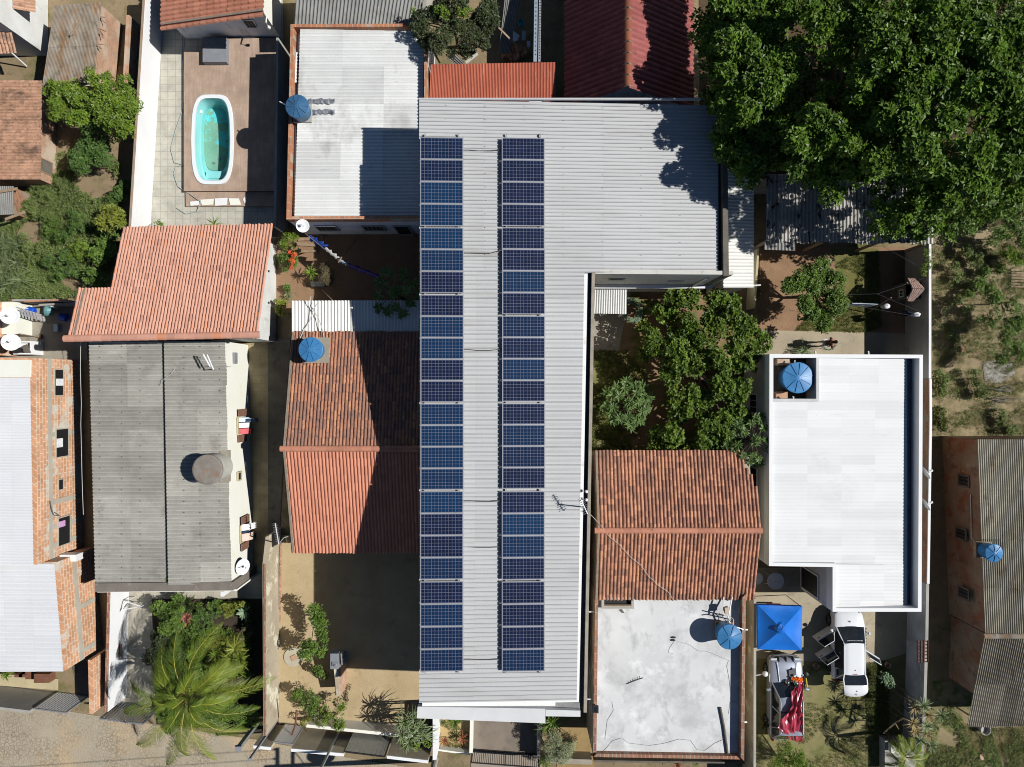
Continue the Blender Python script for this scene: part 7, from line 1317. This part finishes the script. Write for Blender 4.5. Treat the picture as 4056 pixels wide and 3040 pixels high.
# ---------------------------------------------------------------- cars
def car_body(t, org, st, mat, name='body'):
    mb = MB(); n = None; V = []
    for (y, w, zl, zb, zt) in st:
        half = [(0,zt),(w*.45,zt-.006),(w*.78,zt-.03),(w*.93,zb+(zt-zb)*.35),(w*.995,zb),(w,zl+.30),(w*.965,zl+.08),(w*.90,zl)]
        row = [(-a,b2) for a,b2 in half[::-1][:-1]]+half; n = len(row); V += [(org[0]+a, org[1]+y, b2) for a,b2 in row]
    m = len(st); F = [[i*n+k,(i+1)*n+k,(i+1)*n+k+1,i*n+k+1] for i in range(m-1) for k in range(n-1)]+[list(range(n)),[(m-1)*n+k for k in range(n)][::-1]]
    mb.add(V, F); return mb.build(name, mat, t, True)
def wheel(t, x, y, r, w, sx, mt, mr):
    mb = MB(); mb.lathe((x,y,r), [(r*.62,-w/2),(r*.93,-w/2),(r,-w*.3),(r,w*.3),(r*.93,w/2),(r*.62,w/2)], 26, cap=False, tilt=(sx,0,0)); tyre = mb.build('wheel', mt, t, True)
    mb = MB(); mb.lathe((x,y,r), [(r*.64,w*.30),(r*.60,w*.42),(r*.2,w*.38),(.01,w*.44)], 20, tilt=(sx,0,0)); 
    rim = mb.build('rim', mr, tyre); mb = MB()
    for k in range(8): a = k*.785; mb.obox((x+sx*w*.42,y+math.cos(a)*r*.42,r+math.sin(a)*r*.42), (.006,0,0), (0,.07*math.cos(a),.07*math.sin(a)), (0,-.025*math.sin(a),.025*math.cos(a)))
    mb.build('rim_slots', m_black, tyre)
def cabin(t, org, wb, wt, y0, y1, y2, y3, zb, zt, paint, crown_=.035):
    # y0 base of windscreen, y1 its top, y2 roof rear, y3 base of rear window (y falls to the rear)
    b4 = [(-wb,y0),(wb,y0),(wb,y3),(-wb,y3)]; t4 = [(-wt,y1),(wt,y1),(wt,y2),(-wt,y2)]
    B = [np.array([org[0]+a,org[1]+b2,zb]) for a,b2 in b4]; Tt = [np.array([org[0]+a,org[1]+b2,zt]) for a,b2 in t4]
    nm = ('windscreen','side_window','rear_window','side_window')
    for i in range(4):
        j = (i+1)%4; mb = MB(); G = []
        for u in range(7):
            for v in (0,1):
                p = (B[i]*(1-u/6)+B[j]*u/6)*(1-v)+(Tt[i]*(1-u/6)+Tt[j]*u/6)*v; bow = (.10 if i == 0 else .05 if i == 2 else .02)*(1-(u/3-1)**2); p = p+np.array([0,(1 if i == 0 else -1)*bow*(1-.5*v),0]) if i in (0,2) else p; G.append(p)
        mb.add(G, [[u*2,(u+1)*2,(u+1)*2+1,u*2+1] for u in range(6)]); mb.build(nm[i], m_glass, t, True)
    mb = MB(); G = []; nn = 8
    for u in range(nn+1):
        for v in range(nn+1):
            x = (-wt-.03+(2*wt+.06)*u/nn)*(1-.09*abs(2*v/nn-1)**4); y = (y1+.04)+((y2-.05)-(y1+.04))*v/nn; e = (2*u/nn-1); f = (2*v/nn-1); yy = y+(.05*(1-e*e)*(1 if v == 0 else 0)); G.append((org[0]+x, org[1]+yy, zt+.012+crown_*(1-e*e*e*e)*(1-.6*f*f)-.03*(abs(e) == 1)))
    mb.add(G, [[u*(nn+1)+v,(u+1)*(nn+1)+v,(u+1)*(nn+1)+v+1,u*(nn+1)+v+1] for u in range(nn) for v in range(nn)]); rf = mb.build('roof', paint, t, True)
    mb = MB()
    for i in range(4): mb.tube([B[i],Tt[i]+np.array([0,0,.0])], .035, 6)
    for i,s in ((0,-1),(1,1)):
        for u in (.42,.8): a = B[i]+(B[3-i]-B[i])*u if i == 0 else B[1]+(B[2]-B[1])*u; c = Tt[0]+(Tt[3]-Tt[0])*min(1,u*1.02-.0) if i == 0 else Tt[1]+(Tt[2]-Tt[1])*min(1,u*1.02); mb.tube([a,c], .03, 5)
        mb.tube([Tt[i],Tt[3-i]] if i == 0 else [Tt[1],Tt[2]], .035, 6)
    mb.build('pillars', paint, t); return rf
m_silver = M('white_car_paint', (.78,.79,.80), (.74,.75,.76), 1, .22, spec=.6, fine=.01); m_silver.node_tree.nodes['Principled BSDF'].inputs['Coat Weight'].default_value = .6
m_bluegrey = M('silver_blue_car_paint', (.40,.43,.50), (.37,.40,.47), 1, .32, metal=.45, spec=.5, fine=.02); m_tyre = flat('tyre_rubber', (.012,.012,.012), .8); m_rim = flat('alloy', (.45,.46,.47), .35, .5)
m_interior = flat('dark_upholstery', (.02,.02,.022), .8); m_lamp = flat('lamp_glass', (.55,.57,.6), .1); m_redlamp = flat('tail_lamp', (.32,.015,.012), .25); m_trim = flat('grey_trim', (.10,.10,.105), .5)
# white hatchback with its doors and tailgate open
o = (17.62,-13.72); t = T('white_hatchback', (o[0],o[1],0), 'white hatchback with side doors and tailgate wide open under the white house eave', 'car')
car_body(t, o, [(1.94,.40,.30,.52,.58),(1.88,.60,.24,.60,.70),(1.6,.76,.20,.72,.84),(1.2,.815,.20,.82,.95),(.95,.82,.20,.88,1.0),(.3,.825,.20,.90,.96),(-.6,.825,.20,.92,.97),(-1.3,.82,.22,.92,.98),(-1.65,.80,.26,.88,.96),(-1.80,.76,.34,.78,.86),(-1.84,.70,.40,.62,.68)], m_silver)
rf = cabin(t, o, .72, .54, 1.02, .30, -1.22, -1.62, .95, 1.44, m_silver)
for sx in (-1,1):
    for y in (1.18,-1.28): wheel(t, o[0]+sx*.76, o[1]+y, .29, .19, sx, m_tyre, m_rim)
    mb = MB(); mb.lathe((o[0]+sx*.58,o[1]+1.74,.66), [(.13,-.03),(.12,.04),(.01,.06)], 14, tilt=(sx*.3,.9,.4)); mb.build('headlight', m_lamp, t)
    mb = MB(); mb.obox((o[0]+sx*.70,o[1]-1.74,.85), (.07,0,0), (0,.05,0), (0,0,.14)); mb.build('tail_light', m_redlamp, t)
for sx, spans in ((-1,((.80,-.20),(-.22,-1.05))),(1,((-.22,-1.05),))):
    for (ya,yb) in spans:
        mb = MB(); mb.poly([(o[0]+sx*.832,o[1]+ya,.30),(o[0]+sx*.832,o[1]+yb,.30),(o[0]+sx*.80,o[1]+yb,.93),(o[0]+sx*.80,o[1]+ya,.93)]); mb.poly([(o[0]+sx*.80,o[1]+ya,.93),(o[0]+sx*.80,o[1]+yb,.93),(o[0]+sx*.58,o[1]+yb+.03,1.435),(o[0]+sx*.58,o[1]+ya-.35*(ya>0),1.435)]); mb.build('door_opening', m_interior, t)
        a = R(118 if ya < 0 else 112); h = np.array([o[0]+sx*.83,o[1]+ya,0]); L = abs(yb-ya); d = np.array([sx*math.sin(a-math.pi/2+.0)*0+sx*math.sin(R(58)), -math.cos(R(58)), 0]); n = np.array([d[1],-d[0],0])
        mb = MB(); mb.obox(h+d*L/2+np.array([0,0,.60]), d*L/2, n*.045, (0,0,.33)); dr = mb.build('door', m_silver, t)
        k1 = h+np.array([0,0,.93]); tz = np.array([0,0,1.38]); nn = n*(1 if n[0]*sx < 0 else -1); inn = nn*.17; q = [k1, h+d*(.33*L if ya > 0 else .08*L)+inn+tz, h+d*L*.92+inn+tz, h+d*L+np.array([0,0,.93])]
        mb = MB(); mb.tube(q, .024, 6); mb.build('window_frame', m_silver, dr); mb = MB(); mb.poly(q); mb.build('window_pane', m_glass, dr)
        mb = MB(); c = h+d*L/2+np.array([0,0,.60])+nn*.05; mb.obox(c, d*L*.44, nn*.012, (0,0,.27)); mb.build('door_card', m_trim, dr)
        mb = MB(); c = h+d*L*.82-nn*.05+np.array([0,0,.78]); mb.obox(c, d*.07, nn*.015, (0,0,.02)); mb.build('handle', m_black, dr)
        if ya > 0: mb = MB(); c = h+d*.10-nn*.14+np.array([0,0,.96]); mb.lathe(c, [(.01,-.10),(.09,-.05),(.10,.03),(.01,.08)], 12, tilt=tuple(d)); mb.build('mirror', m_silver, dr)
mb = MB(); mb.lathe((o[0]+.96,o[1]+.72,1.0), [(.01,-.1),(.09,-.04),(.09,.03),(.01,.07)], 12, tilt=(1,0,0)); mb.tube([(o[0]+.80,o[1]+.74,.95),(o[0]+.95,o[1]+.72,.98)], .025, 5); mb.build('mirror', m_silver, t)
mb = MB(); y, z = o[1]-1.24, 1.45; W = .62; p = [(-W*.92,0,0),(W*.92,0,0),(W*1.02,-.22,.055),(W*1.0,-.50,.125),(-W*1.0,-.50,.125),(-W*1.02,-.22,.055)]; mb.poly([(o[0]+a,y+b2,z+c) for a,b2,c in p]); tg = mb.build('tailgate', m_silver, t)
mb = MB(); mb.poly([(o[0]+a*.9,y+b2*.96-.01,z+c+.012) for a,b2,c in p]); mb.build('rear_glass', m_glass, tg); mb = MB(); G = []; nu_, nv_ = 12, 8
for u in range(nu_+1):
    for v in range(nv_+1): e_ = 2*u/nu_-1; f_ = v/nv_; G.append((o[0]+e_*W*(1.0-.16*f_**3), y-.50-.62*f_+.07*f_*e_*e_, z+.135+.055*math.sin(math.pi*min(1,f_*1.05))-.10*f_**4-.05*abs(e_)**5))
mb.add(G, [[u*(nv_+1)+v,(u+1)*(nv_+1)+v,(u+1)*(nv_+1)+v+1,u*(nv_+1)+v+1] for u in range(nu_) for v in range(nv_)]); mb.build('tailgate_panel', m_silver, tg, True); mb = MB(); mb.box((o[0]-.03,y-.80,z+.19),(o[0]+.03,y-.74,z+.196)); mb.box((o[0]-.02,y-.98,z+.19),(o[0]+.02,y-.90,z+.196)); mb.build('badge', m_trim, tg)
mb = MB(); mb.box((o[0]-.11,y+.02,z+.02),(o[0]+.11,y+.05,z+.045)); mb.build('brake_light', m_redlamp, rf)
mb = MB(); mb.poly([(o[0]-.66,o[1]-1.36,1.0),(o[0]+.66,o[1]-1.36,1.0),(o[0]+.6,o[1]-1.80,.89),(o[0]-.6,o[1]-1.80,.89)]); mb.build('boot_opening', m_interior, t)
mb = MB(); mb.lathe((o[0]+.0,o[1]-1.0,1.475), [(.03,0),(.01,.05)], 8); mb.build('aerial', m_black, rf); mb = MB(); q = (o[0]-.02,o[1]+1.33,.945); mb.box((q[0]-.05,q[1]-.02,q[2]),(q[0]+.05,q[1]+.02,q[2]+.012)); mb.box((q[0]-.02,q[1]-.06,q[2]),(q[0]+.02,q[1]+.02,q[2]+.013)); mb.build('badge', m_trim, t)
cu = bpy.data.curves.new('windscreen_lettering', 'FONT'); cu.body = 'MANUTENÇÃO'; cu.size = .115; cu.align_x = 'CENTER'; cu.align_y = 'CENTER'; cu.extrude = .001; cu.offset = .003
fo = bpy.data.objects.new('windscreen_lettering', cu); COL.objects.link(fo); fo.parent = t; fo.data.materials.append(flat('white_lettering', (.8,.8,.8), .5))
sl_ = math.atan2(1.44-.95, .72); bpy.context.view_layer.update(); me = bpy.data.meshes.new_from_object(fo.evaluated_get(bpy.context.evaluated_depsgraph_get())); bpy.data.objects.remove(fo)
fo = bpy.data.objects.new('windscreen_lettering', me); COL.objects.link(fo); fo.parent = t; fo.location = (.04, .47, 1.375); fo.rotation_euler = (-sl_, 0, math.pi)
# grey estate with the pink tarpaulin
o = (14.32,-16.48); t = T('grey_estate_car', (o[0],o[1],0), 'silver blue estate car half covered by a crumpled pink tarpaulin', 'car')
car_body(t, o, [(2.14,.60,.38,.58,.66),(2.08,.76,.30,.70,.80),(1.9,.84,.26,.82,.93),(1.4,.86,.25,.88,.99),(.85,.865,.25,.92,1.03),(0,.87,.25,.94,1.0),(-1.2,.865,.25,.94,1.0),(-1.85,.85,.28,.92,.99),(-2.08,.80,.36,.84,.90),(-2.15,.72,.42,.62,.70)], m_bluegrey)
rf = cabin(t, o, .78, .60, .90, .34, -1.5, -1.98, .99, 1.58, m_bluegrey, .03)
for sx in (-1,1):
    for y in (1.35,-1.38): wheel(t, o[0]+sx*.79, o[1]+y, .33, .22, sx, m_tyre, m_rim)
    mb = MB(); mb.obox((o[0]+sx*.62,o[1]+2.06,.76), (.16,0,0), (-.03*sx,.05,0), (0,0,.07)); mb.build('headlight', m_lamp, t); mb = MB(); mb.obox((o[0]+sx*.74,o[1]-2.06,.85), (.06,0,0), (0,.05,0), (0,0,.16)); mb.build('tail_light', m_redlamp, t)
    mb = MB(); mb.lathe((o[0]+sx*1.0,o[1]+.60,1.08), [(.01,-.13),(.08,-.08),(.08,.08),(.01,.12)], 12, tilt=(1,.35*-sx,0)); mb.tube([(o[0]+sx*.84,o[1]+.64,1.0),(o[0]+sx*.98,o[1]+.60,1.05)], .025, 5); mb.build('mirror', m_bluegrey, t)
    mb = MB(); mb.box((o[0]+sx*.855,o[1]-1.3,.86),(o[0]+sx*.90,o[1]+1.3,.90)); mb.build('side_trim', m_alu, t); mb = MB(); mb.tube([(o[0]+sx*.57,o[1]+.2,1.62),(o[0]+sx*.57,o[1]-1.45,1.62)], .02, 5); mb.build('roof_rail', m_alu, rf)
    mb = MB(); mb.tube([(o[0]+sx*.5,o[1]+1.95,.965),(o[0]+sx*.42,o[1]+.98,1.045)], .022, 5); mb.build('bonnet_crease', m_bluegrey, t)
mb = MB(); mb.tube([(o[0]-.78,o[1]+1.98,.62),(o[0]-.6,o[1]+2.16,.64),(o[0],o[1]+2.26,.64),(o[0]+.6,o[1]+2.16,.64),(o[0]+.78,o[1]+1.98,.62)], .06, 8); mb.build('bumper', m_trim, t); mb = MB()
for x in (-.38,0,.38): mb.box((o[0]+x-.02,o[1]+1.95,.90),(o[0]+x+.02,o[1]+2.17,.68))
mb.build('grille', m_black, t); mb = MB(); mb.tube([(o[0]-.78,o[1]-2.0,.6),(o[0]-.6,o[1]-2.2,.6),(o[0]+.6,o[1]-2.2,.6),(o[0]+.78,o[1]-2.0,.6)], .06, 8); mb.build('bumper', m_bluegrey, t)
mb = MB(); mb.tube([(o[0]-.55,o[1]-.35,1.615),(o[0]+.1,o[1]-.35,1.63)], .018, 5); mb.build('roof_bar', m_black, rf)
# pink tarpaulin: a pleated sheet draped over roof and rear
m_tarp = M('pink_tarpaulin', (.42,.045,.075), (.34,.035,.06), 2, .30, spec=.6, spots=[((.55,.16,.18), 3.5, .58, .75)], fine=.05)
left = [(3140,2722,1.25),(3127,2745,1.45),(3132,2790,1.68),(3118,2815,1.66),(3085,2845,1.65),(3080,2880,1.60),(3100,2898,1.62),(3117,2925,1.05)]; right = [(3180,2700,1.15),(3180,2745,1.45),(3174,2790,1.68),(3176,2820,1.66),(3174,2850,1.65),(3172,2890,1.62),(3176,2905,1.3),(3165,2935,1.0)]
mb = MB(); nu, nv = 30, 46; G = []
for v in range(nv+1):
    s = v/nv*(len(left)-1); i = min(int(s), len(left)-2); f = s-i; a = np.array(P(*lerp(left[i],left[i+1],f)[:2], lerp(left[i],left[i+1],f)[2])); b2 = np.array(P(*lerp(right[i],right[i+1],f)[:2], lerp(right[i],right[i+1],f)[2]))
    for u in range(nu+1):
        w = u/nu; p = a+(b2-a)*w; ph = w*15+1.8*math.sin(v*.12)+.6*math.sin(v*.31+w*4); h = .045*math.sin(ph)+.025*math.sin(ph*2.3+v*.2)+.02*math.sin(v*.7+u*.5); e = .02*math.sin(v*1.1)*(1-2*w)
        G.append(p+np.array([e+.03*math.cos(ph), .02*math.sin(u*1.3), .13+h*(.5+.9*math.sin(math.pi*min(1,v/nv*1.2)))]))
mb.add(G, [[v*(nu+1)+u,v*(nu+1)+u+1,(v+1)*(nu+1)+u+1,(v+1)*(nu+1)+u] for v in range(nv) for u in range(nu)], .5); simple('tarpaulin', mb, m_tarp, 'crumpled pink tarpaulin draped over the silver blue estate car', 'tarpaulin', None, True)
def crumple(pts, z, amp, m, label, name, cat, n=12):
    A = [np.array(P(a,b2,z)) for a,b2 in pts]; mb = MB(); G = []
    for u in range(n+1):
        for v in range(n+1): p = bil(*A,u/n,v/n); G.append(p+np.array([.02*math.sin(v*2.1),.02*math.sin(u*1.9),amp*(math.sin(u*1.7+v*.6)*.5+.6*math.sin(v*1.3-u)+.8*math.sin(math.pi*u/n)*math.sin(math.pi*v/n))]))
    mb.add(G, [[u*(n+1)+v,(u+1)*(n+1)+v,(u+1)*(n+1)+v+1,u*(n+1)+v+1] for u in range(n) for v in range(n)]); return simple(name, mb, m, label, cat, None, True)
crumple([(3133,2684),(3180,2684),(3182,2700),(3135,2700)], 1.16, .05, mc['orange'], 'bright orange cloth bundled on the car bonnet', 'orange_cloth', 'cloth'); crumple([(3134,2694),(3180,2690),(3184,2722),(3160,2714)], 1.10, .03, m_tarp, 'loose pink flap of fabric under the orange cloth', 'pink_flap', 'cloth'); crumple([(3140,2698),(3150,2695),(3159,2710),(3148,2714)], 1.22, .03, mc['green'], 'small dark green cloth beside the chrome bowl', 'green_cloth', 'cloth', 6)
mb = MB(); mb.prism([(p[0],p[1],1.062) for p in PP([(3124,2656),(3137,2654),(3146,2647),(3154,2660),(3152,2684),(3126,2686)],1.06)][::-1], 1.035, True, True); simple('black_mat', mb, m_trim, 'angular dark grey mat lying on the car bonnet', 'mat')
mb = MB(); q = P(3119,2704,1.12); mb.lathe(q, [(.13,-.05),(.135,0),(.12,.06),(.07,.11),(.01,.13)], 20); simple('chrome_bowl', mb, flat('chrome', (.35,.35,.36), .12, .9), 'chrome domed bowl on the bonnet below the windscreen', 'bowl', None, True)
mb = MB(); q = P(3147,2678,1.15); mb.lathe(q, [(.055,-.03),(.06,.04),(.045,.06),(.01,.06)], 12); simple('white_lid', mb, mc['white'], 'small round white pot on the dark mat', 'pot');  # round white lid, shaped as a short closed cylinder
t = T('garden_tool', P(3192,2700,0), 'yellow handled garden tool standing beside the car bonnet', 'tool'); mb = MB(); mb.tube([P(3192,2686,1.05),P(3197,2722,1.0)], .035, 6); mb.build('handle', flat('yellow_plastic', (.60,.50,.04), .5), t); mb = MB(); mb.tube([P(3184,2678,.9),P(3188,2724,.9)], .025, 6); mb.tube([P(3180,2676,1.0),P(3186,2726,.8)], .02, 6); mb.lathe(P(3192,2672,.85), [(.01,-.1),(.12,-.06),(.13,.06),(.01,.12)], 10); mb.build('engine', m_black, t); mb = MB(); mb.tube([P(3197,2722,1.0),P(3199,2700,.4),P(3196,2695,.0)], .02, 5); mb.build('shaft', m_steel, t)

# ---------------------------------------------------------------- the person with the hose
def skin_obj(name, pts, edges, rad, mat, parent, root=0, lv=2):
    me = bpy.data.meshes.new(name); me.from_pydata([tuple(p) for p in pts], edges, []); ob = bpy.data.objects.new(name, me); COL.objects.link(ob); ob.parent = parent; WL[ob.name] = WL[parent.name]
    sm = ob.modifiers.new('skin', 'SKIN'); sm.use_smooth_shade = True; me.skin_vertices.new() if not me.skin_vertices else None
    for i, r in enumerate(rad): me.skin_vertices[0].data[i].radius = (r, r) if not hasattr(r, '__len__') else r; me.skin_vertices[0].data[i].use_root = (i == root)
    s2 = ob.modifiers.new('sub', 'SUBSURF'); s2.levels = lv; s2.render_levels = lv; me.materials.append(mat); return ob
base = P(3243,1364); t = T('person', base, 'person in brown top and white shorts holding a green hose on the path', 'person')
pts = []; rad = []; ed = []
def ad(p, r, par=None):
    pts.append(p); rad.append(r); i = len(pts)-1
    if par is not None: ed.append((par, i))
    return i
pel = ad((0,0,.90),(.15,.12)); sp1 = ad((.02,0,1.05),(.135,.105),pel); sp2 = ad((.05,0,1.22),(.15,.11),sp1); chest = ad((.08,0,1.36),(.155,.10),sp2); nk = ad((.12,0,1.46),.055,chest); hd0 = ad((.15,0,1.54),(.075,.08),nk); hd1 = ad((.17,0,1.63),(.085,.095),hd0); hd2 = ad((.17,0,1.70),(.06,.065),hd1)
for s in (-1,1):
    hp = ad((.0,s*.10,.86),(.10,.09),pel); kn = ad((.05,s*.11,.47),.062,hp); an = ad((-.02,s*.11,.09),.042,kn); ft = ad((.05,s*.12,.045),(.045,.035),an); ad((.16,s*.125,.03),(.035,.022),ft)
    sh = ad((.08,s*.19,1.36),.062,chest); el_ = ad((.14,s*.25,1.10),.045,sh); wr_ = ad((.33,s*.13,.98),.032,el_); pm = ad((.41,s*.09,.96),(.038,.024),wr_)
    for k in range(4):
        f0 = ad((.445,s*(.055+.02*k),.965-.004*k),.011,pm); f1 = ad((.475+.004*(k%2),s*(.05+.02*k),.945),.0095,f0); ad((.47,s*(.045+.02*k),.915+.003*k),.0085,f1)
    th = ad((.42,s*.045,.975),.011,pm); ad((.45,s*.03,.985),.009,th)
m_skin = M('skin', (.30,.155,.095), (.27,.135,.08), 8, .55, fine=.03); body = skin_obj('body', pts, ed, rad, m_skin, t)
hair = [(.10,0,1.69),(.155,0,1.72),(.205,0,1.70),(.08,0,1.60),(.06,.02,1.50)]; skin_obj('hair', hair, [(0,1),(1,2),(0,3),(3,4)], [.085,.085,.06,.075,.05], flat('dark_hair', (.035,.018,.012), .6), t)
skin_obj('top', [(0,0,.98),(.02,0,1.07),(.05,0,1.22),(.08,0,1.37),(.08,.19,1.365),(.11,.225,1.22),(.08,-.19,1.365),(.11,-.225,1.22)], [(0,1),(1,2),(2,3),(3,4),(4,5),(3,6),(6,7)], [(.165,.135),(.15,.12),(.165,.125),(.165,.11),.072,.066,.072,.066], M('brown_cloth', (.16,.06,.045), (.13,.05,.04), 6, .85), t)
skin_obj('shorts', [(0,0,.93),(0,.10,.84),(.03,.105,.60),(0,-.10,.84),(.03,-.105,.60)], [(0,1),(1,2),(0,3),(3,4)], [(.17,.14),(.125,.115),.10,(.125,.115),.10], mc['white'], t)
fm = MB(); c = (base[0]+.17,base[1],1.63)
for s in (-1,1): fm.lathe((c[0]+.082,c[1]+s*.032,c[2]+.015), [(.013,0),(.012,.006),(.002,.01)], 8, tilt=(1,0,0))
fm.build('eye', m_black, t); fm = MB(); fm.lathe((c[0]+.085,c[1],c[2]-.015), [(.016,-.02),(.014,.01),(.003,.02)], 8, tilt=(1,0,-.2)); fm.build('nose', m_skin, t); fm = MB(); fm.obox((c[0]+.078,c[1],c[2]-.055), (.006,0,0), (0,.022,0), (0,0,.006)); fm.build('mouth', mc['pink'], t); fm = MB()
for s in (-1,1): fm.lathe((c[0]-.01,c[1]+s*.088,c[2]), [(.028,-.01),(.03,.005),(.012,.012)], 10, tilt=(0,s,0))
fm.build('ear', m_skin, t); t.rotation_euler = (0,0,R(8))
mb = MB(); hx, hy = base[0]+.45, base[1]-.02; mb.tube([(hx,hy,.95),(hx+.10,hy-.08,.85),(hx+.12,hy-.2,.5),(hx+.1,hy-.3,.05)]+[P(a,b2,.04) for a,b2 in ((3302,1378),(3301,1386),(3290,1388),(3272,1383),(3258,1377))], .014, 5)
for k in range(2): mb.tube([P(3304+6*math.cos(a),1360+8*math.sin(a)+k*8,.04) for a in np.linspace(0,6.28,12)], .014, 5)
simple('garden_hose', mb, flat('hose_teal', (.08,.30,.16), .5), 'green hose coiled at the person on the backyard path', 'hose')
mb = MB()
for k in range(5): q = P(2505,1232,.1); rr = .34+.05*k; mb.tube([(q[0]+rr*math.cos(a)+random.uniform(-.03,.03),q[1]+rr*1.25*math.sin(a)+random.uniform(-.03,.03),.05+.02*k) for a in np.linspace(0,6.28,22)], .014, 4)
simple('garden_hose', mb, flat('hose_green2', (.14,.40,.27), .5), 'coiled sea green hose beside the grey sheet porch of the solar building', 'hose')
t = T('porch_roof', P(2415,1185), 'small pale corrugated porch roof in the corner of the solar building', 'canopy'); mb = MB(); corr(mb, P(2347,1136,2.4),P(2484,1137,2.4),P(2482,1245,2.2),P(2342,1242,2.2), 15, .03, cols=3); mb.build('roof', m_agedsheet if False else m_whitefibro, t); 
for a,b2 in ((2352,1236),(2476,1238)): q = P(a,b2,2.1); mb = MB(); mb.box((q[0]-.05,q[1]-.05,0),(q[0]+.05,q[1]+.05,2.1)); mb.build('post', m_white, t)
